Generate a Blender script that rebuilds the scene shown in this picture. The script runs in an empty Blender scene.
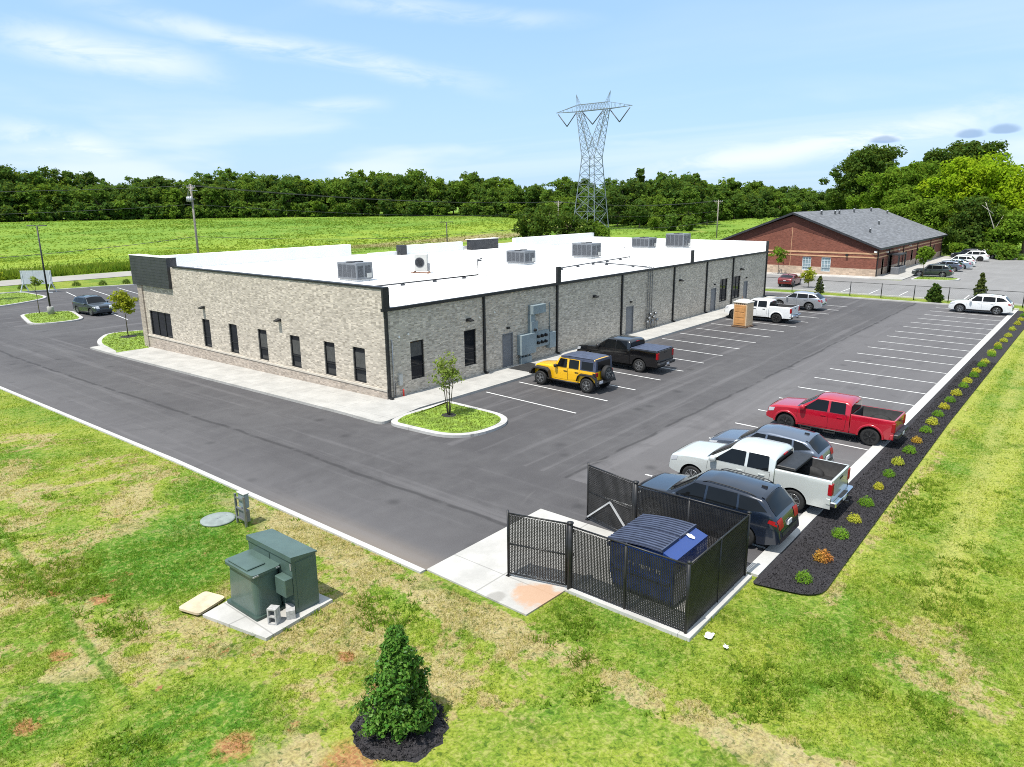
import bpy, bmesh, math, random
import numpy as np
from mathutils import Vector, Matrix, noise as mnoise

# ------------------------------------------------------------------ camera, sky, sun, exposure
scene = bpy.context.scene
COL = scene.collection
RNG = random.Random(7)
NP = np.random.default_rng(11)
R = math.radians

cam_d = bpy.data.cameras.new("camera")
cam = bpy.data.objects.new("camera", cam_d)
COL.objects.link(cam)
cam_d.sensor_width = 36.0
cam_d.lens = 722.2 / 1024 * 36.0
cam_d.clip_start = 0.1
cam_d.clip_end = 9000
CX, CY, CZ = -24.197, -28.704, 10.25
_r = (0.6378454, -0.7701164, -0.0085934)
_d = (-0.1932066, -0.1492015, -0.9697475)
_f = (0.7455363, 0.6202093, -0.2439591)
cam.matrix_world = Matrix(((_r[0], -_d[0], -_f[0], CX), (_r[1], -_d[1], -_f[1], CY),
                           (_r[2], -_d[2], -_f[2], CZ), (0, 0, 0, 1)))
scene.camera = cam

SUN_DIR = Vector((-0.42, 0.025, 0.90)).normalized()      # towards the sun
SUN_EL = math.asin(SUN_DIR.z)
SUN_ROT = math.atan2(SUN_DIR.x, SUN_DIR.y)
sun_d = bpy.data.lights.new("sun", 'SUN')
sun_d.energy = 3.8
sun_d.angle = R(0.53)
sun_d.color = (1.0, 0.955, 0.88)
sun = bpy.data.objects.new("sun", sun_d)
COL.objects.link(sun)
sun.rotation_euler = SUN_DIR.to_track_quat('Z', 'Y').to_euler()
sun.location = (0, 0, 60)

vs = scene.view_settings
vs.view_transform = 'Standard'
vs.look = 'None'
vs.gamma = 1.0
vs.use_curve_mapping = False
vs.exposure = 0.64
scene.cycles.use_denoising = False
scene.cycles.filter_width = 1.0
scene.cycles.max_bounces = 6
scene.cycles.transparent_max_bounces = 12
scene.cycles.caustics_reflective = False
scene.cycles.caustics_refractive = False


class NT:
    """small helper to write node trees"""
    def __init__(s, tree):
        s.t = tree

    def n(s, typ, **kw):
        nd = s.t.nodes.new(typ)
        for k, v in kw.items():
            if k.startswith('i_'):
                nd.inputs[k[2:].replace('_', ' ')].default_value = v
            else:
                setattr(nd, k, v)
        return nd

    def l(s, a, b):
        s.t.links.new(a, b)

    def _set(s, sock, v):
        if v is None:
            return
        if isinstance(v, bpy.types.NodeSocket):
            s.l(v, sock)
        else:
            sock.default_value = v

    def math(s, op, a, b=None, c=None, clamp=False):
        nd = s.t.nodes.new('ShaderNodeMath')
        nd.operation = op
        nd.use_clamp = clamp
        for i, v in enumerate((a, b, c)):
            s._set(nd.inputs[i], v)
        return nd.outputs[0]

    def vmath(s, op, a, b=None):
        nd = s.t.nodes.new('ShaderNodeVectorMath')
        nd.operation = op
        s._set(nd.inputs[0], a)
        s._set(nd.inputs[1], b)
        return nd.outputs['Value'] if op in ('DOT_PRODUCT', 'LENGTH', 'DISTANCE') else nd.outputs['Vector']

    def mix(s, f, a, b, blend='MIX'):
        nd = s.t.nodes.new('ShaderNodeMix')
        nd.data_type = 'RGBA'
        nd.blend_type = blend
        nd.clamp_factor = True
        s._set(nd.inputs[0], f)
        for sock, v in ((nd.inputs[6], a), (nd.inputs[7], b)):
            if isinstance(v, tuple) and len(v) == 3:
                v = v + (1,)
            s._set(sock, v)
        return nd.outputs[2]

    def noise(s, vec, scale, detail=3, rough=0.55, dist=0.0, dims='3D'):
        nd = s.t.nodes.new('ShaderNodeTexNoise')
        nd.noise_dimensions = dims
        s.l(vec, nd.inputs['Vector'])
        nd.inputs['Scale'].default_value = scale
        nd.inputs['Detail'].default_value = detail
        nd.inputs['Roughness'].default_value = rough
        nd.inputs['Distortion'].default_value = dist
        return nd.outputs['Fac']

    def ramp(s, f, lo, hi):
        nd = s.t.nodes.new('ShaderNodeMapRange')
        nd.interpolation_type = 'SMOOTHSTEP'
        s._set(nd.inputs['Value'], f)
        nd.inputs['From Min'].default_value = lo
        nd.inputs['From Max'].default_value = hi
        return nd.outputs['Result']

    def mapping(s, vec, scale=(1, 1, 1), loc=(0, 0, 0), rot=(0, 0, 0)):
        nd = s.t.nodes.new('ShaderNodeMapping')
        s.l(vec, nd.inputs['Vector'])
        nd.inputs['Scale'].default_value = scale
        nd.inputs['Location'].default_value = loc
        nd.inputs['Rotation'].default_value = rot
        return nd.outputs[0]

    def xyz(s, vec):
        nd = s.t.nodes.new('ShaderNodeSeparateXYZ')
        s.l(vec, nd.inputs[0])
        return nd.outputs

    def comb(s, x, y, z):
        nd = s.t.nodes.new('ShaderNodeCombineXYZ')
        for i, v in enumerate((x, y, z)):
            s._set(nd.inputs[i], v)
        return nd.outputs[0]

    def bump(s, h, strength=0.3, dist=0.02):
        nd = s.t.nodes.new('ShaderNodeBump')
        s.l(h, nd.inputs['Height'])
        nd.inputs['Strength'].default_value = strength
        nd.inputs['Distance'].default_value = dist
        return nd.outputs[0]


world = bpy.data.worlds.new("World")
scene.world = world
world.use_nodes = True
_w = NT(world.node_tree)
_w.t.nodes.clear()
_sky = _w.n('ShaderNodeTexSky', sky_type='NISHITA', sun_disc=False)
_sky.sun_elevation = SUN_EL
_sky.sun_rotation = SUN_ROT
_sky.altitude = 100
_sky.air_density = 1.0
_sky.dust_density = 0.6
_sky.ozone_density = 1.6
_dir = _w.n('ShaderNodeTexCoord').outputs['Generated']
_x, _y, _z = _w.xyz(_dir)
_zz = _w.math('ADD', _w.math('MAXIMUM', _z, 0.0), 0.06)
_pl = _w.comb(_w.math('DIVIDE', _x, _zz), _w.math('DIVIDE', _y, _zz), 0.0)
_ci = _w.noise(_w.mapping(_pl, (0.42, 0.10, 1), (0.4, 1.3, 0), (0, 0, R(-38))), 1.0, 5, 0.52, 0.6)
_cf = _w.math('MULTIPLY', _w.ramp(_ci, 0.44, 0.74), 0.72)
_low = _w.noise(_w.mapping(_dir, (3.0, 3.0, 16.0), (0.3, 0.7, 0.2)), 1.0, 4, 0.5, 0.2)
_lowm = _w.math('MULTIPLY', _w.ramp(_low, 0.47, 0.66), _w.math('SUBTRACT', 1.0, _w.ramp(_z, 0.05, 0.16)))
_fac = _w.math('MAXIMUM', _w.math('MULTIPLY', _cf, 0.45), _w.math('MULTIPLY', _lowm, 0.55))
# long cirrus streaks: end points as (azimuth, sine of elevation), half width, strength
_az = _w.math('ARCTAN2', _y, _x)
_sn = _w.noise(_w.mapping(_dir, (9, 9, 34), (0, 0, 0), (0, R(12), 0)), 1.0, 5, 0.6, 0.7)
_sf = _w.noise(_dir, 5.0, 4, 0.55, 0.4)
for _a0, _z0, _a1, _z1, _sg, _st in ((1.207, .2183, .706, .1416, .011, .62), (1.285, .1776, 1.0446, .1533, .017, .75), (.9845, .1129, .8481, .1235, .007, .42),
                                     (.9507, .2338, .5913, .2141, .009, .42), (1.30, .0796, 1.1385, .0521, .016, .75), (.56, .034, .05, .100, .016, .85)):
    _t = _w.math('DIVIDE', _w.math('SUBTRACT', _az, _a0), _a1 - _a0)
    _zc = _w.math('ADD', _w.math('MULTIPLY', _t, _z1 - _z0), _w.math('ADD', _w.math('MULTIPLY', _w.math('SUBTRACT', _sf, .5), .030), _z0))
    _dd = _w.math('ABSOLUTE', _w.math('SUBTRACT', _z, _zc))
    _k = _w.math('MULTIPLY', _w.math('SUBTRACT', 1.0, _w.ramp(_dd, _sg * .0, _sg * 1.9)), _w.math('MULTIPLY', _w.ramp(_t, -.12, .35), _w.math('SUBTRACT', 1.0, _w.ramp(_t, .6, 1.15))))
    _k = _w.math('MULTIPLY', _k, _w.math('MULTIPLY', _w.ramp(_sn, .28, .62), _st))
    _fac = _w.math('MAXIMUM', _fac, _k)
_fac = _w.math('MAXIMUM', _fac, _w.math('MULTIPLY', _w.ramp(_z, 0.26, 0.55), _w.math('ADD', 0.6, _w.math('MULTIPLY', _cf, 0.5))))   # unseen white veil added high overhead to neutralise the sky's fill light
_hz = _w.math('SUBTRACT', 1.0, _w.ramp(_z, -0.02, 0.30))
_base = _w.mix(_w.math('MULTIPLY', _hz, 0.55), _sky.outputs[0], (4.3, 5.0, 5.8))
_lift = _w.mix(0.66, _base, (2.1, 3.6, 5.7))
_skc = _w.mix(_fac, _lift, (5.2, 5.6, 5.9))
# three small dark lens-shaped cloudlets low on the right
for _cx, _cy, _cz, _sw, _sh in ((.9704, .2321, .0658, .0150, .0048), (.9860, .1483, .0680, .0140, .0056), (.9896, .1165, .0712, .0140, .0060)):
    _dx = _w.math('DIVIDE', _w.math('SUBTRACT', _w.math('MULTIPLY', _w.math('ARCTAN2', _y, _x), 1.0), math.atan2(_cy, _cx)), _sw)
    _dz = _w.math('DIVIDE', _w.math('SUBTRACT', _z, _cz), _sh)
    _up = _w.math('GREATER_THAN', _dz, 0.0)
    _dz = _w.math('MULTIPLY', _dz, _w.math('SUBTRACT', 1.9, _w.math('MULTIPLY', _up, 1.05)))
    _rr = _w.math('ADD', _w.math('MULTIPLY', _dx, _dx), _w.math('MULTIPLY', _dz, _dz))
    _rr = _w.math('ADD', _rr, _w.math('MULTIPLY', _w.math('SUBTRACT', _w.noise(_dir, 60.0, 4, .6), .5), 0.9))
    _skc = _w.mix(_w.math('MULTIPLY', _w.math('SUBTRACT', 1.0, _w.ramp(_rr, 0.35, 1.6)), 0.62), _skc, (1.3, 2.1, 3.5))
_bg = _w.n('ShaderNodeBackground')
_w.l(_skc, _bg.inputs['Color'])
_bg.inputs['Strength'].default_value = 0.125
_wo = _w.n('ShaderNodeOutputWorld')
_w.l(_bg.outputs[0], _wo.inputs['Surface'])

# ------------------------------------------------------------------ object helpers
def zg(y):
    """the site falls gently from the near facade to the front lot"""
    return 0.0 if y <= 0 else (-0.0165 * y if y < 27.3 else -0.45)


def rise(x, y):
    r = math.hypot(x - CX, y - CY)
    t = min(1.0, max(0.0, (r - 150) / 220))
    return 5.3 * t * t * (3 - 2 * t)


def gz(x, y):
    return zg(y) + rise(x, y)


def tag(o, label=None, cat=None, group=None, kind=None):
    if label: o['label'] = label
    if cat: o['category'] = cat
    if group: o['group'] = group
    if kind: o['kind'] = kind
    return o


def thing(name, label, cat, loc=(0, 0, 0), rz=0.0, group=None):
    o = bpy.data.objects.new(name, None)
    o.empty_display_size = 0.3
    COL.objects.link(o)
    o.location = loc
    o.rotation_euler = (0, 0, rz)
    return tag(o, label, cat, group)


def copy_tree(o, parent=None):
    c = o.copy()
    COL.objects.link(c)
    if parent:
        c.parent = parent
    for ch in list(o.children):
        copy_tree(ch, c)
    return c


class MB:
    """collects faces and links them as ONE mesh object"""
    def __init__(s):
        s.v, s.f, s.m, s.sm = [], [], [], []
        s.M = None

    def vert(s, p):
        if s.M is not None:
            p = s.M @ Vector(p)
        s.v.append((p[0], p[1], p[2]))
        return len(s.v) - 1

    def face(s, pts, mi=0, smooth=False):
        s.f.append([s.vert(p) for p in pts])
        s.m.append(mi)
        s.sm.append(smooth)

    def fi(s, idx, mi=0, smooth=False):
        s.f.append(list(idx)); s.m.append(mi); s.sm.append(smooth)

    def box(s, x0, x1, y0, y1, z0, z1, mi=0, bev=0.0):
        if bev > 0:
            return s.cbox(x0, x1, y0, y1, z0, z1, bev, mi)
        i = [s.vert((x, y, z)) for z in (z0, z1) for y in (y0, y1) for x in (x0, x1)]
        for q in ((0, 2, 3, 1), (4, 5, 7, 6), (0, 1, 5, 4), (2, 6, 7, 3), (0, 4, 6, 2), (1, 3, 7, 5)):
            s.fi([i[k] for k in q], mi)

    def cbox(s, x0, x1, y0, y1, z0, z1, b, mi=0):
        """box with chamfered edges all round"""
        b = min(b, (x1 - x0) * .45, (y1 - y0) * .45, (z1 - z0) * .45)
        ring = lambda d: [(x0 + d, y0 + b), (x0 + b, y0 + d), (x1 - b, y0 + d), (x1 - d, y0 + b),
                          (x1 - d, y1 - b), (x1 - b, y1 - d), (x0 + b, y1 - d), (x0 + d, y1 - b)]
        inn = [(x0 + b, y0 + b), (x0 + b, y0 + b), (x1 - b, y0 + b), (x1 - b, y0 + b),
               (x1 - b, y1 - b), (x1 - b, y1 - b), (x0 + b, y1 - b), (x0 + b, y1 - b)]
        lv = []
        for zz, rr in ((z0, inn), (z0 + b, ring(0)), (z1 - b, ring(0)), (z1, inn)):
            lv.append([s.vert((p[0], p[1], zz)) for p in rr])
        for k in range(3):
            for j in range(8):
                a, c = j, (j + 1) % 8
                s.fi([lv[k][a], lv[k][c], lv[k + 1][c], lv[k + 1][a]], mi)
        s.fi([lv[3][j] for j in (0, 2, 4, 6)], mi)
        s.fi([lv[0][j] for j in (6, 4, 2, 0)], mi)

    def tube(s, pts, r, n=6, mi=0, smooth=True, caps=True, r1=None):
        pts = [Vector(p) for p in pts]
        rings = []
        for k, p in enumerate(pts):
            d = (pts[min(k + 1, len(pts) - 1)] - pts[max(k - 1, 0)]).normalized()
            a = Vector((0, 0, 1)) if abs(d.z) < 0.9 else Vector((1, 0, 0))
            u = d.cross(a).normalized(); w = d.cross(u)
            rr = r if r1 is None else r + (r1 - r) * k / max(1, len(pts) - 1)
            rings.append([s.vert(p + (u * math.cos(t) + w * math.sin(t)) * rr)
                          for t in [2 * math.pi * j / n for j in range(n)]])
        for a, b in zip(rings, rings[1:]):
            for j in range(n):
                s.fi([a[j], a[(j + 1) % n], b[(j + 1) % n], b[j]], mi, smooth)
        if caps:
            s.fi(rings[0][::-1], mi); s.fi(rings[-1], mi)

    def bar(s, p0, p1, w, h=None, mi=0):
        """square section bar between two points"""
        h = h or w
        p0, p1 = Vector(p0), Vector(p1)
        d = (p1 - p0).normalized()
        a = Vector((0, 0, 1)) if abs(d.z) < 0.95 else Vector((1, 0, 0))
        u = d.cross(a).normalized() * w * .5; q = d.cross(u).normalized() * h * .5
        A = [s.vert(p0 + e) for e in (u + q, u - q, -u - q, -u + q)]
        B = [s.vert(p1 + e) for e in (u + q, u - q, -u - q, -u + q)]
        for j in range(4):
            s.fi([A[j], A[(j + 1) % 4], B[(j + 1) % 4], B[j]], mi)
        s.fi(A[::-1], mi); s.fi(B, mi)

    def lathe(s, prof, n=24, c=(0, 0, 0), axis='z', mi=0, smooth=True):
        rings = []
        for rr, h in prof:
            ring = []
            for j in range(n):
                t = 2 * math.pi * j / n
                a, b = rr * math.cos(t), rr * math.sin(t)
                p = (a, b, h) if axis == 'z' else ((a, h, b) if axis == 'y' else (h, a, b))
                ring.append(s.vert((c[0] + p[0], c[1] + p[1], c[2] + p[2])))
            rings.append(ring)
        for a, b in zip(rings, rings[1:]):
            for j in range(n):
                s.fi([a[j], a[(j + 1) % n], b[(j + 1) % n], b[j]], mi, smooth)
        if prof[0][0] > 1e-4: s.fi(rings[0][::-1], mi)
        if prof[-1][0] > 1e-4: s.fi(rings[-1], mi)

    def prism(s, poly, z0, z1, mi=0, mi_side=None, zf=None):
        zf = zf or (lambda x, y: 0.0)
        A = [s.vert((x, y, z0 + zf(x, y))) for x, y in poly]
        B = [s.vert((x, y, z1 + zf(x, y))) for x, y in poly]
        s.fi(B, mi); s.fi(A[::-1], mi)
        for j in range(len(poly)):
            k = (j + 1) % len(poly)
            s.fi([A[j], A[k], B[k], B[j]], mi if mi_side is None else mi_side)

    def grid(s, P, mi=0, smooth=True):
        I = [[s.vert(p) for p in row] for row in P]
        for a, b in zip(I, I[1:]):
            for j in range(len(a) - 1):
                s.fi([a[j], a[j + 1], b[j + 1], b[j]], mi, smooth)

    def build(s, name, mats, parent=None, fixn=True, loc=None):
        me = bpy.data.meshes.new(name)
        me.from_pydata(s.v, [], s.f)
        if not isinstance(mats, (list, tuple)):
            mats = [mats]
        for m in mats:
            me.materials.append(m)
        me.polygons.foreach_set('material_index', s.m)
        me.polygons.foreach_set('use_smooth', s.sm)
        if fixn:
            bm = bmesh.new(); bm.from_mesh(me)
            bmesh.ops.remove_doubles(bm, verts=bm.verts, dist=1e-5)
            bmesh.ops.recalc_face_normals(bm, faces=bm.faces)
            bm.to_mesh(me); bm.free()
        me.update()
        o = bpy.data.objects.new(name, me)
        COL.objects.link(o)
        if loc: o.location = loc
        if parent: o.parent = parent
        return o


def np_mesh(name, V, F, mat, parent=None, attr=None):
    """fast mesh from arrays; F is (n,3) or (n,4)"""
    me = bpy.data.meshes.new(name)
    n, k = F.shape
    me.vertices.add(len(V)); me.vertices.foreach_set('co', V.astype(np.float32).ravel())
    me.loops.add(n * k); me.loops.foreach_set('vertex_index', F.astype(np.int32).ravel())
    me.polygons.add(n)
    me.polygons.foreach_set('loop_start', (np.arange(n) * k).astype(np.int32))
    me.polygons.foreach_set('loop_total', np.full(n, k, np.int32))
    for m in (mat if isinstance(mat, (list, tuple)) else [mat]):
        me.materials.append(m)
    me.update(calc_edges=True)
    o = bpy.data.objects.new(name, me)
    COL.objects.link(o)
    if parent: o.parent = parent
    return o
# ------------------------------------------------------------------ materials
def new_mat(name):
    m = bpy.data.materials.new(name)
    m.use_nodes = True
    t = NT(m.node_tree)
    b = m.node_tree.nodes['Principled BSDF']
    return m, t, b


def plain(name, col, rough=0.6, metal=0.0, var=0.12, vscale=3.0, coat=0.0, bump=0.0, bscale=40.0, spec=0.5):
    m, t, b = new_mat(name)
    co = t.n('ShaderNodeTexCoord').outputs['Object']
    f = t.noise(co, vscale, 4, 0.6)
    lo = tuple(c * (1 - var) for c in col); hi = tuple(min(1, c * (1 + var)) for c in col)
    t.l(t.mix(t.ramp(f, 0.3, 0.7), lo, hi), b.inputs['Base Color'])
    b.inputs['Roughness'].default_value = rough
    b.inputs['Metallic'].default_value = metal
    b.inputs['Coat Weight'].default_value = coat
    b.inputs['Coat Roughness'].default_value = 0.06
    b.inputs['Specular IOR Level'].default_value = spec
    if bump:
        t.l(t.bump(t.noise(co, bscale, 3), bump, 0.01), b.inputs['Normal'])
    return m


def paint(name, col, flake=0.0, rough=0.32):
    m, t, b = new_mat(name)
    co = t.n('ShaderNodeTexCoord').outputs['Object']
    f = t.noise(co, 2.2, 3, 0.6)
    t.l(t.mix(f, tuple(c * .93 for c in col), tuple(min(1, c * 1.06) for c in col)), b.inputs['Base Color'])
    d = t.noise(co, 9.0, 4, 0.7)
    t.l(t.math('ADD', t.math('MULTIPLY', d, 0.12), rough - 0.06), b.inputs['Roughness'])
    b.inputs['Metallic'].default_value = flake
    b.inputs['Coat Weight'].default_value = 0.9
    b.inputs['Coat Roughness'].default_value = 0.05
    return m


def pos(t):
    return t.n('ShaderNodeNewGeometry').outputs['Position']


def mat_asphalt(name, dark, light, site=False):
    m, t, b = new_mat(name)
    p = pos(t); x, y, z = t.xyz(p)
    big = t.noise(p, 0.16, 4, 0.6); mid = t.noise(p, 1.3, 4, 0.65); fine = t.noise(p, 28.0, 3, 0.7)
    strk = t.noise(t.mapping(p, (0.06, 1.1, 1)), 1.0, 3, 0.6)
    c = t.mix(t.ramp(t.math('ADD', t.math('MULTIPLY', big, 0.6), t.math('MULTIPLY', mid, 0.4)), 0.34, 0.66), dark, light)
    c = t.mix(t.math('MULTIPLY', t.ramp(strk, 0.5, 0.75), 0.25), c, tuple(v * 1.25 for v in light))
    c = t.mix(t.math('MULTIPLY', t.ramp(fine, 0.25, 0.75), 0.5), t.mix(0.72, (0, 0, 0), c), t.mix(0.25, c, (.2, .2, .2)))
    if site:
        wob = t.math('MULTIPLY', t.math('SUBTRACT', t.noise(p, 0.35, 3), 0.5), 0.5)
        # lane joints left by the paver, and the paler pass against the right stalls
        jx = t.math('ABSOLUTE', t.math('ADD', t.math('ADD', x, 7.6), wob))
        jy = t.math('ABSOLUTE', t.math('ADD', t.math('ADD', y, 13.7), wob))
        left = t.math('LESS_THAN', x, -3.0)
        right = t.math('GREATER_THAN', x, -3.0)
        j1 = t.math('MULTIPLY', t.math('SUBTRACT', 1.0, t.ramp(jx, 0.03, 0.16)), left)
        j2 = t.math('MULTIPLY', t.math('SUBTRACT', 1.0, t.ramp(jy, 0.02, 0.14)), right)
        pale = t.math('MULTIPLY', t.ramp(t.math('MULTIPLY', y, -1.0), 13.4, 14.2), right)
        c = t.mix(t.math('MULTIPLY', pale, 0.42), c, tuple(v * 1.55 for v in light))
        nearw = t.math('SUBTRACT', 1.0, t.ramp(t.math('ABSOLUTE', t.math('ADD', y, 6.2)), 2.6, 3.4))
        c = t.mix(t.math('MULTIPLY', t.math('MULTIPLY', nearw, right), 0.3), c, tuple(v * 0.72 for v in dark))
        lanepale = t.math('MULTIPLY', t.math('SUBTRACT', 1.0, t.ramp(t.math('ADD', x, 11.3), 0.4, 3.6)), left)
        c = t.mix(t.math('MULTIPLY', lanepale, 0.35), c, tuple(v * 1.3 for v in light))
        dust = t.math('MULTIPLY', t.math('SUBTRACT', 1.0, t.ramp(t.math('ADD', x, 11.3), 0.0, 1.1)), t.math('MULTIPLY', t.math('SUBTRACT', 1.0, t.ramp(y, -13, -4)), left))
        c = t.mix(t.math('MULTIPLY', dust, 0.45), c, (.26, .215, .17))
        stk = t.noise(t.mapping(p, (1.6, .05, 1)), 1.0, 4, .65)
        c = t.mix(t.math('MULTIPLY', t.math('MULTIPLY', t.ramp(stk, .52, .72), left), .3), c, tuple(v * 1.6 for v in light))
        stk2 = t.noise(t.mapping(p, (.05, 1.3, 1), (9, 3, 0)), 1.0, 4, .65)
        c = t.mix(t.math('MULTIPLY', t.math('MULTIPLY', t.ramp(stk2, .50, .70), right), .45), c, tuple(v * 1.5 for v in light))
        pat = t.noise(p, .42, 5, .7, .8)
        c = t.mix(t.math('MULTIPLY', t.ramp(pat, .52, .68), .25), c, tuple(v * .62 for v in dark))
        jj = t.math('MULTIPLY', t.math('MAXIMUM', j1, j2), t.ramp(t.noise(p, 0.9, 3), 0.3, 0.5))
        c = t.mix(t.math('MULTIPLY', jj, 0.55), c, (.022, .021, .022))
        # curved tyre scuffs, oil spots by the stalls
        ux = t.math('ADD', x, 3.0); uy = t.math('ADD', y, 22.0)
        rad = t.math('SQRT', t.math('ADD', t.math('MULTIPLY', ux, ux), t.math('MULTIPLY', uy, uy)))
        rr = t.math('ABSOLUTE', t.math('SUBTRACT', t.math('FRACT', t.math('MULTIPLY', t.math('ADD', rad, wob), 0.29)), 0.5))
        sc = t.math('MULTIPLY', t.math('SUBTRACT', 1.0, t.ramp(rr, 0.006, 0.022)),
                    t.math('MULTIPLY', t.ramp(t.noise(p, 0.22, 2), 0.48, 0.60), t.math('MULTIPLY', t.math('SUBTRACT', 1.0, t.ramp(rad, 9.0, 13.0)), 0.4)))
        c = t.mix(sc, c, (.16, .155, .15))
        vo = t.n('ShaderNodeTexVoronoi', feature='F1'); t.l(p, vo.inputs['Vector']); vo.inputs['Scale'].default_value = 0.42
        oil = t.math('SUBTRACT', 1.0, t.ramp(vo.outputs['Distance'], 0.02, 0.16))
        c = t.mix(t.math('MULTIPLY', oil, 0.4), c, (.018, .018, .019))
    t.l(c, b.inputs['Base Color'])
    b.inputs['Roughness'].default_value = 0.92
    b.inputs['Specular IOR Level'].default_value = 0.3
    t.l(t.bump(fine, 0.25, 0.01), b.inputs['Normal'])
    return m


def mat_concrete(name, col, joints=None, stain=None, var=0.14):
    m, t, b = new_mat(name)
    p = pos(t); x, y, z = t.xyz(p)
    f1 = t.noise(p, 0.8, 5, 0.65); f2 = t.noise(p, 12.0, 4, 0.7)
    c = t.mix(t.ramp(f1, 0.3, 0.7), tuple(v * (1 - var) for v in col), tuple(v * (1 + var * .6) for v in col))
    c = t.mix(t.math('MULTIPLY', t.ramp(f2, 0.45, 0.75), 0.18), c, tuple(v * .7 for v in col))
    if joints:
        for ax, per in joints:
            v = x if ax == 'x' else y
            d = t.math('ABSOLUTE', t.math('SUBTRACT', t.math('FRACT', t.math('DIVIDE', v, per)), 0.5))
            k = t.math('SUBTRACT', 1.0, t.ramp(d, 0.004, 0.009))
            c = t.mix(t.math('MULTIPLY', k, 0.55), c, tuple(v * .42 for v in col))
    if stain:
        for (sx, sy, r, sc) in stain:
            d = t.vmath('DISTANCE', t.comb(x, y, 0.0), (sx, sy, 0.0))
            k = t.math('SUBTRACT', 1.0, t.ramp(t.math('ADD', d, t.math('MULTIPLY', t.math('SUBTRACT', t.noise(p, 1.9, 4), .5), r * 1.8)), r * .55, r))
            c = t.mix(t.math('MULTIPLY', k, 0.8), c, sc)
    t.l(c, b.inputs['Base Color'])
    b.inputs['Roughness'].default_value = 0.9
    b.inputs['Specular IOR Level'].default_value = 0.25
    t.l(t.bump(f2, 0.12, 0.01), b.inputs['Normal'])
    return m


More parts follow.
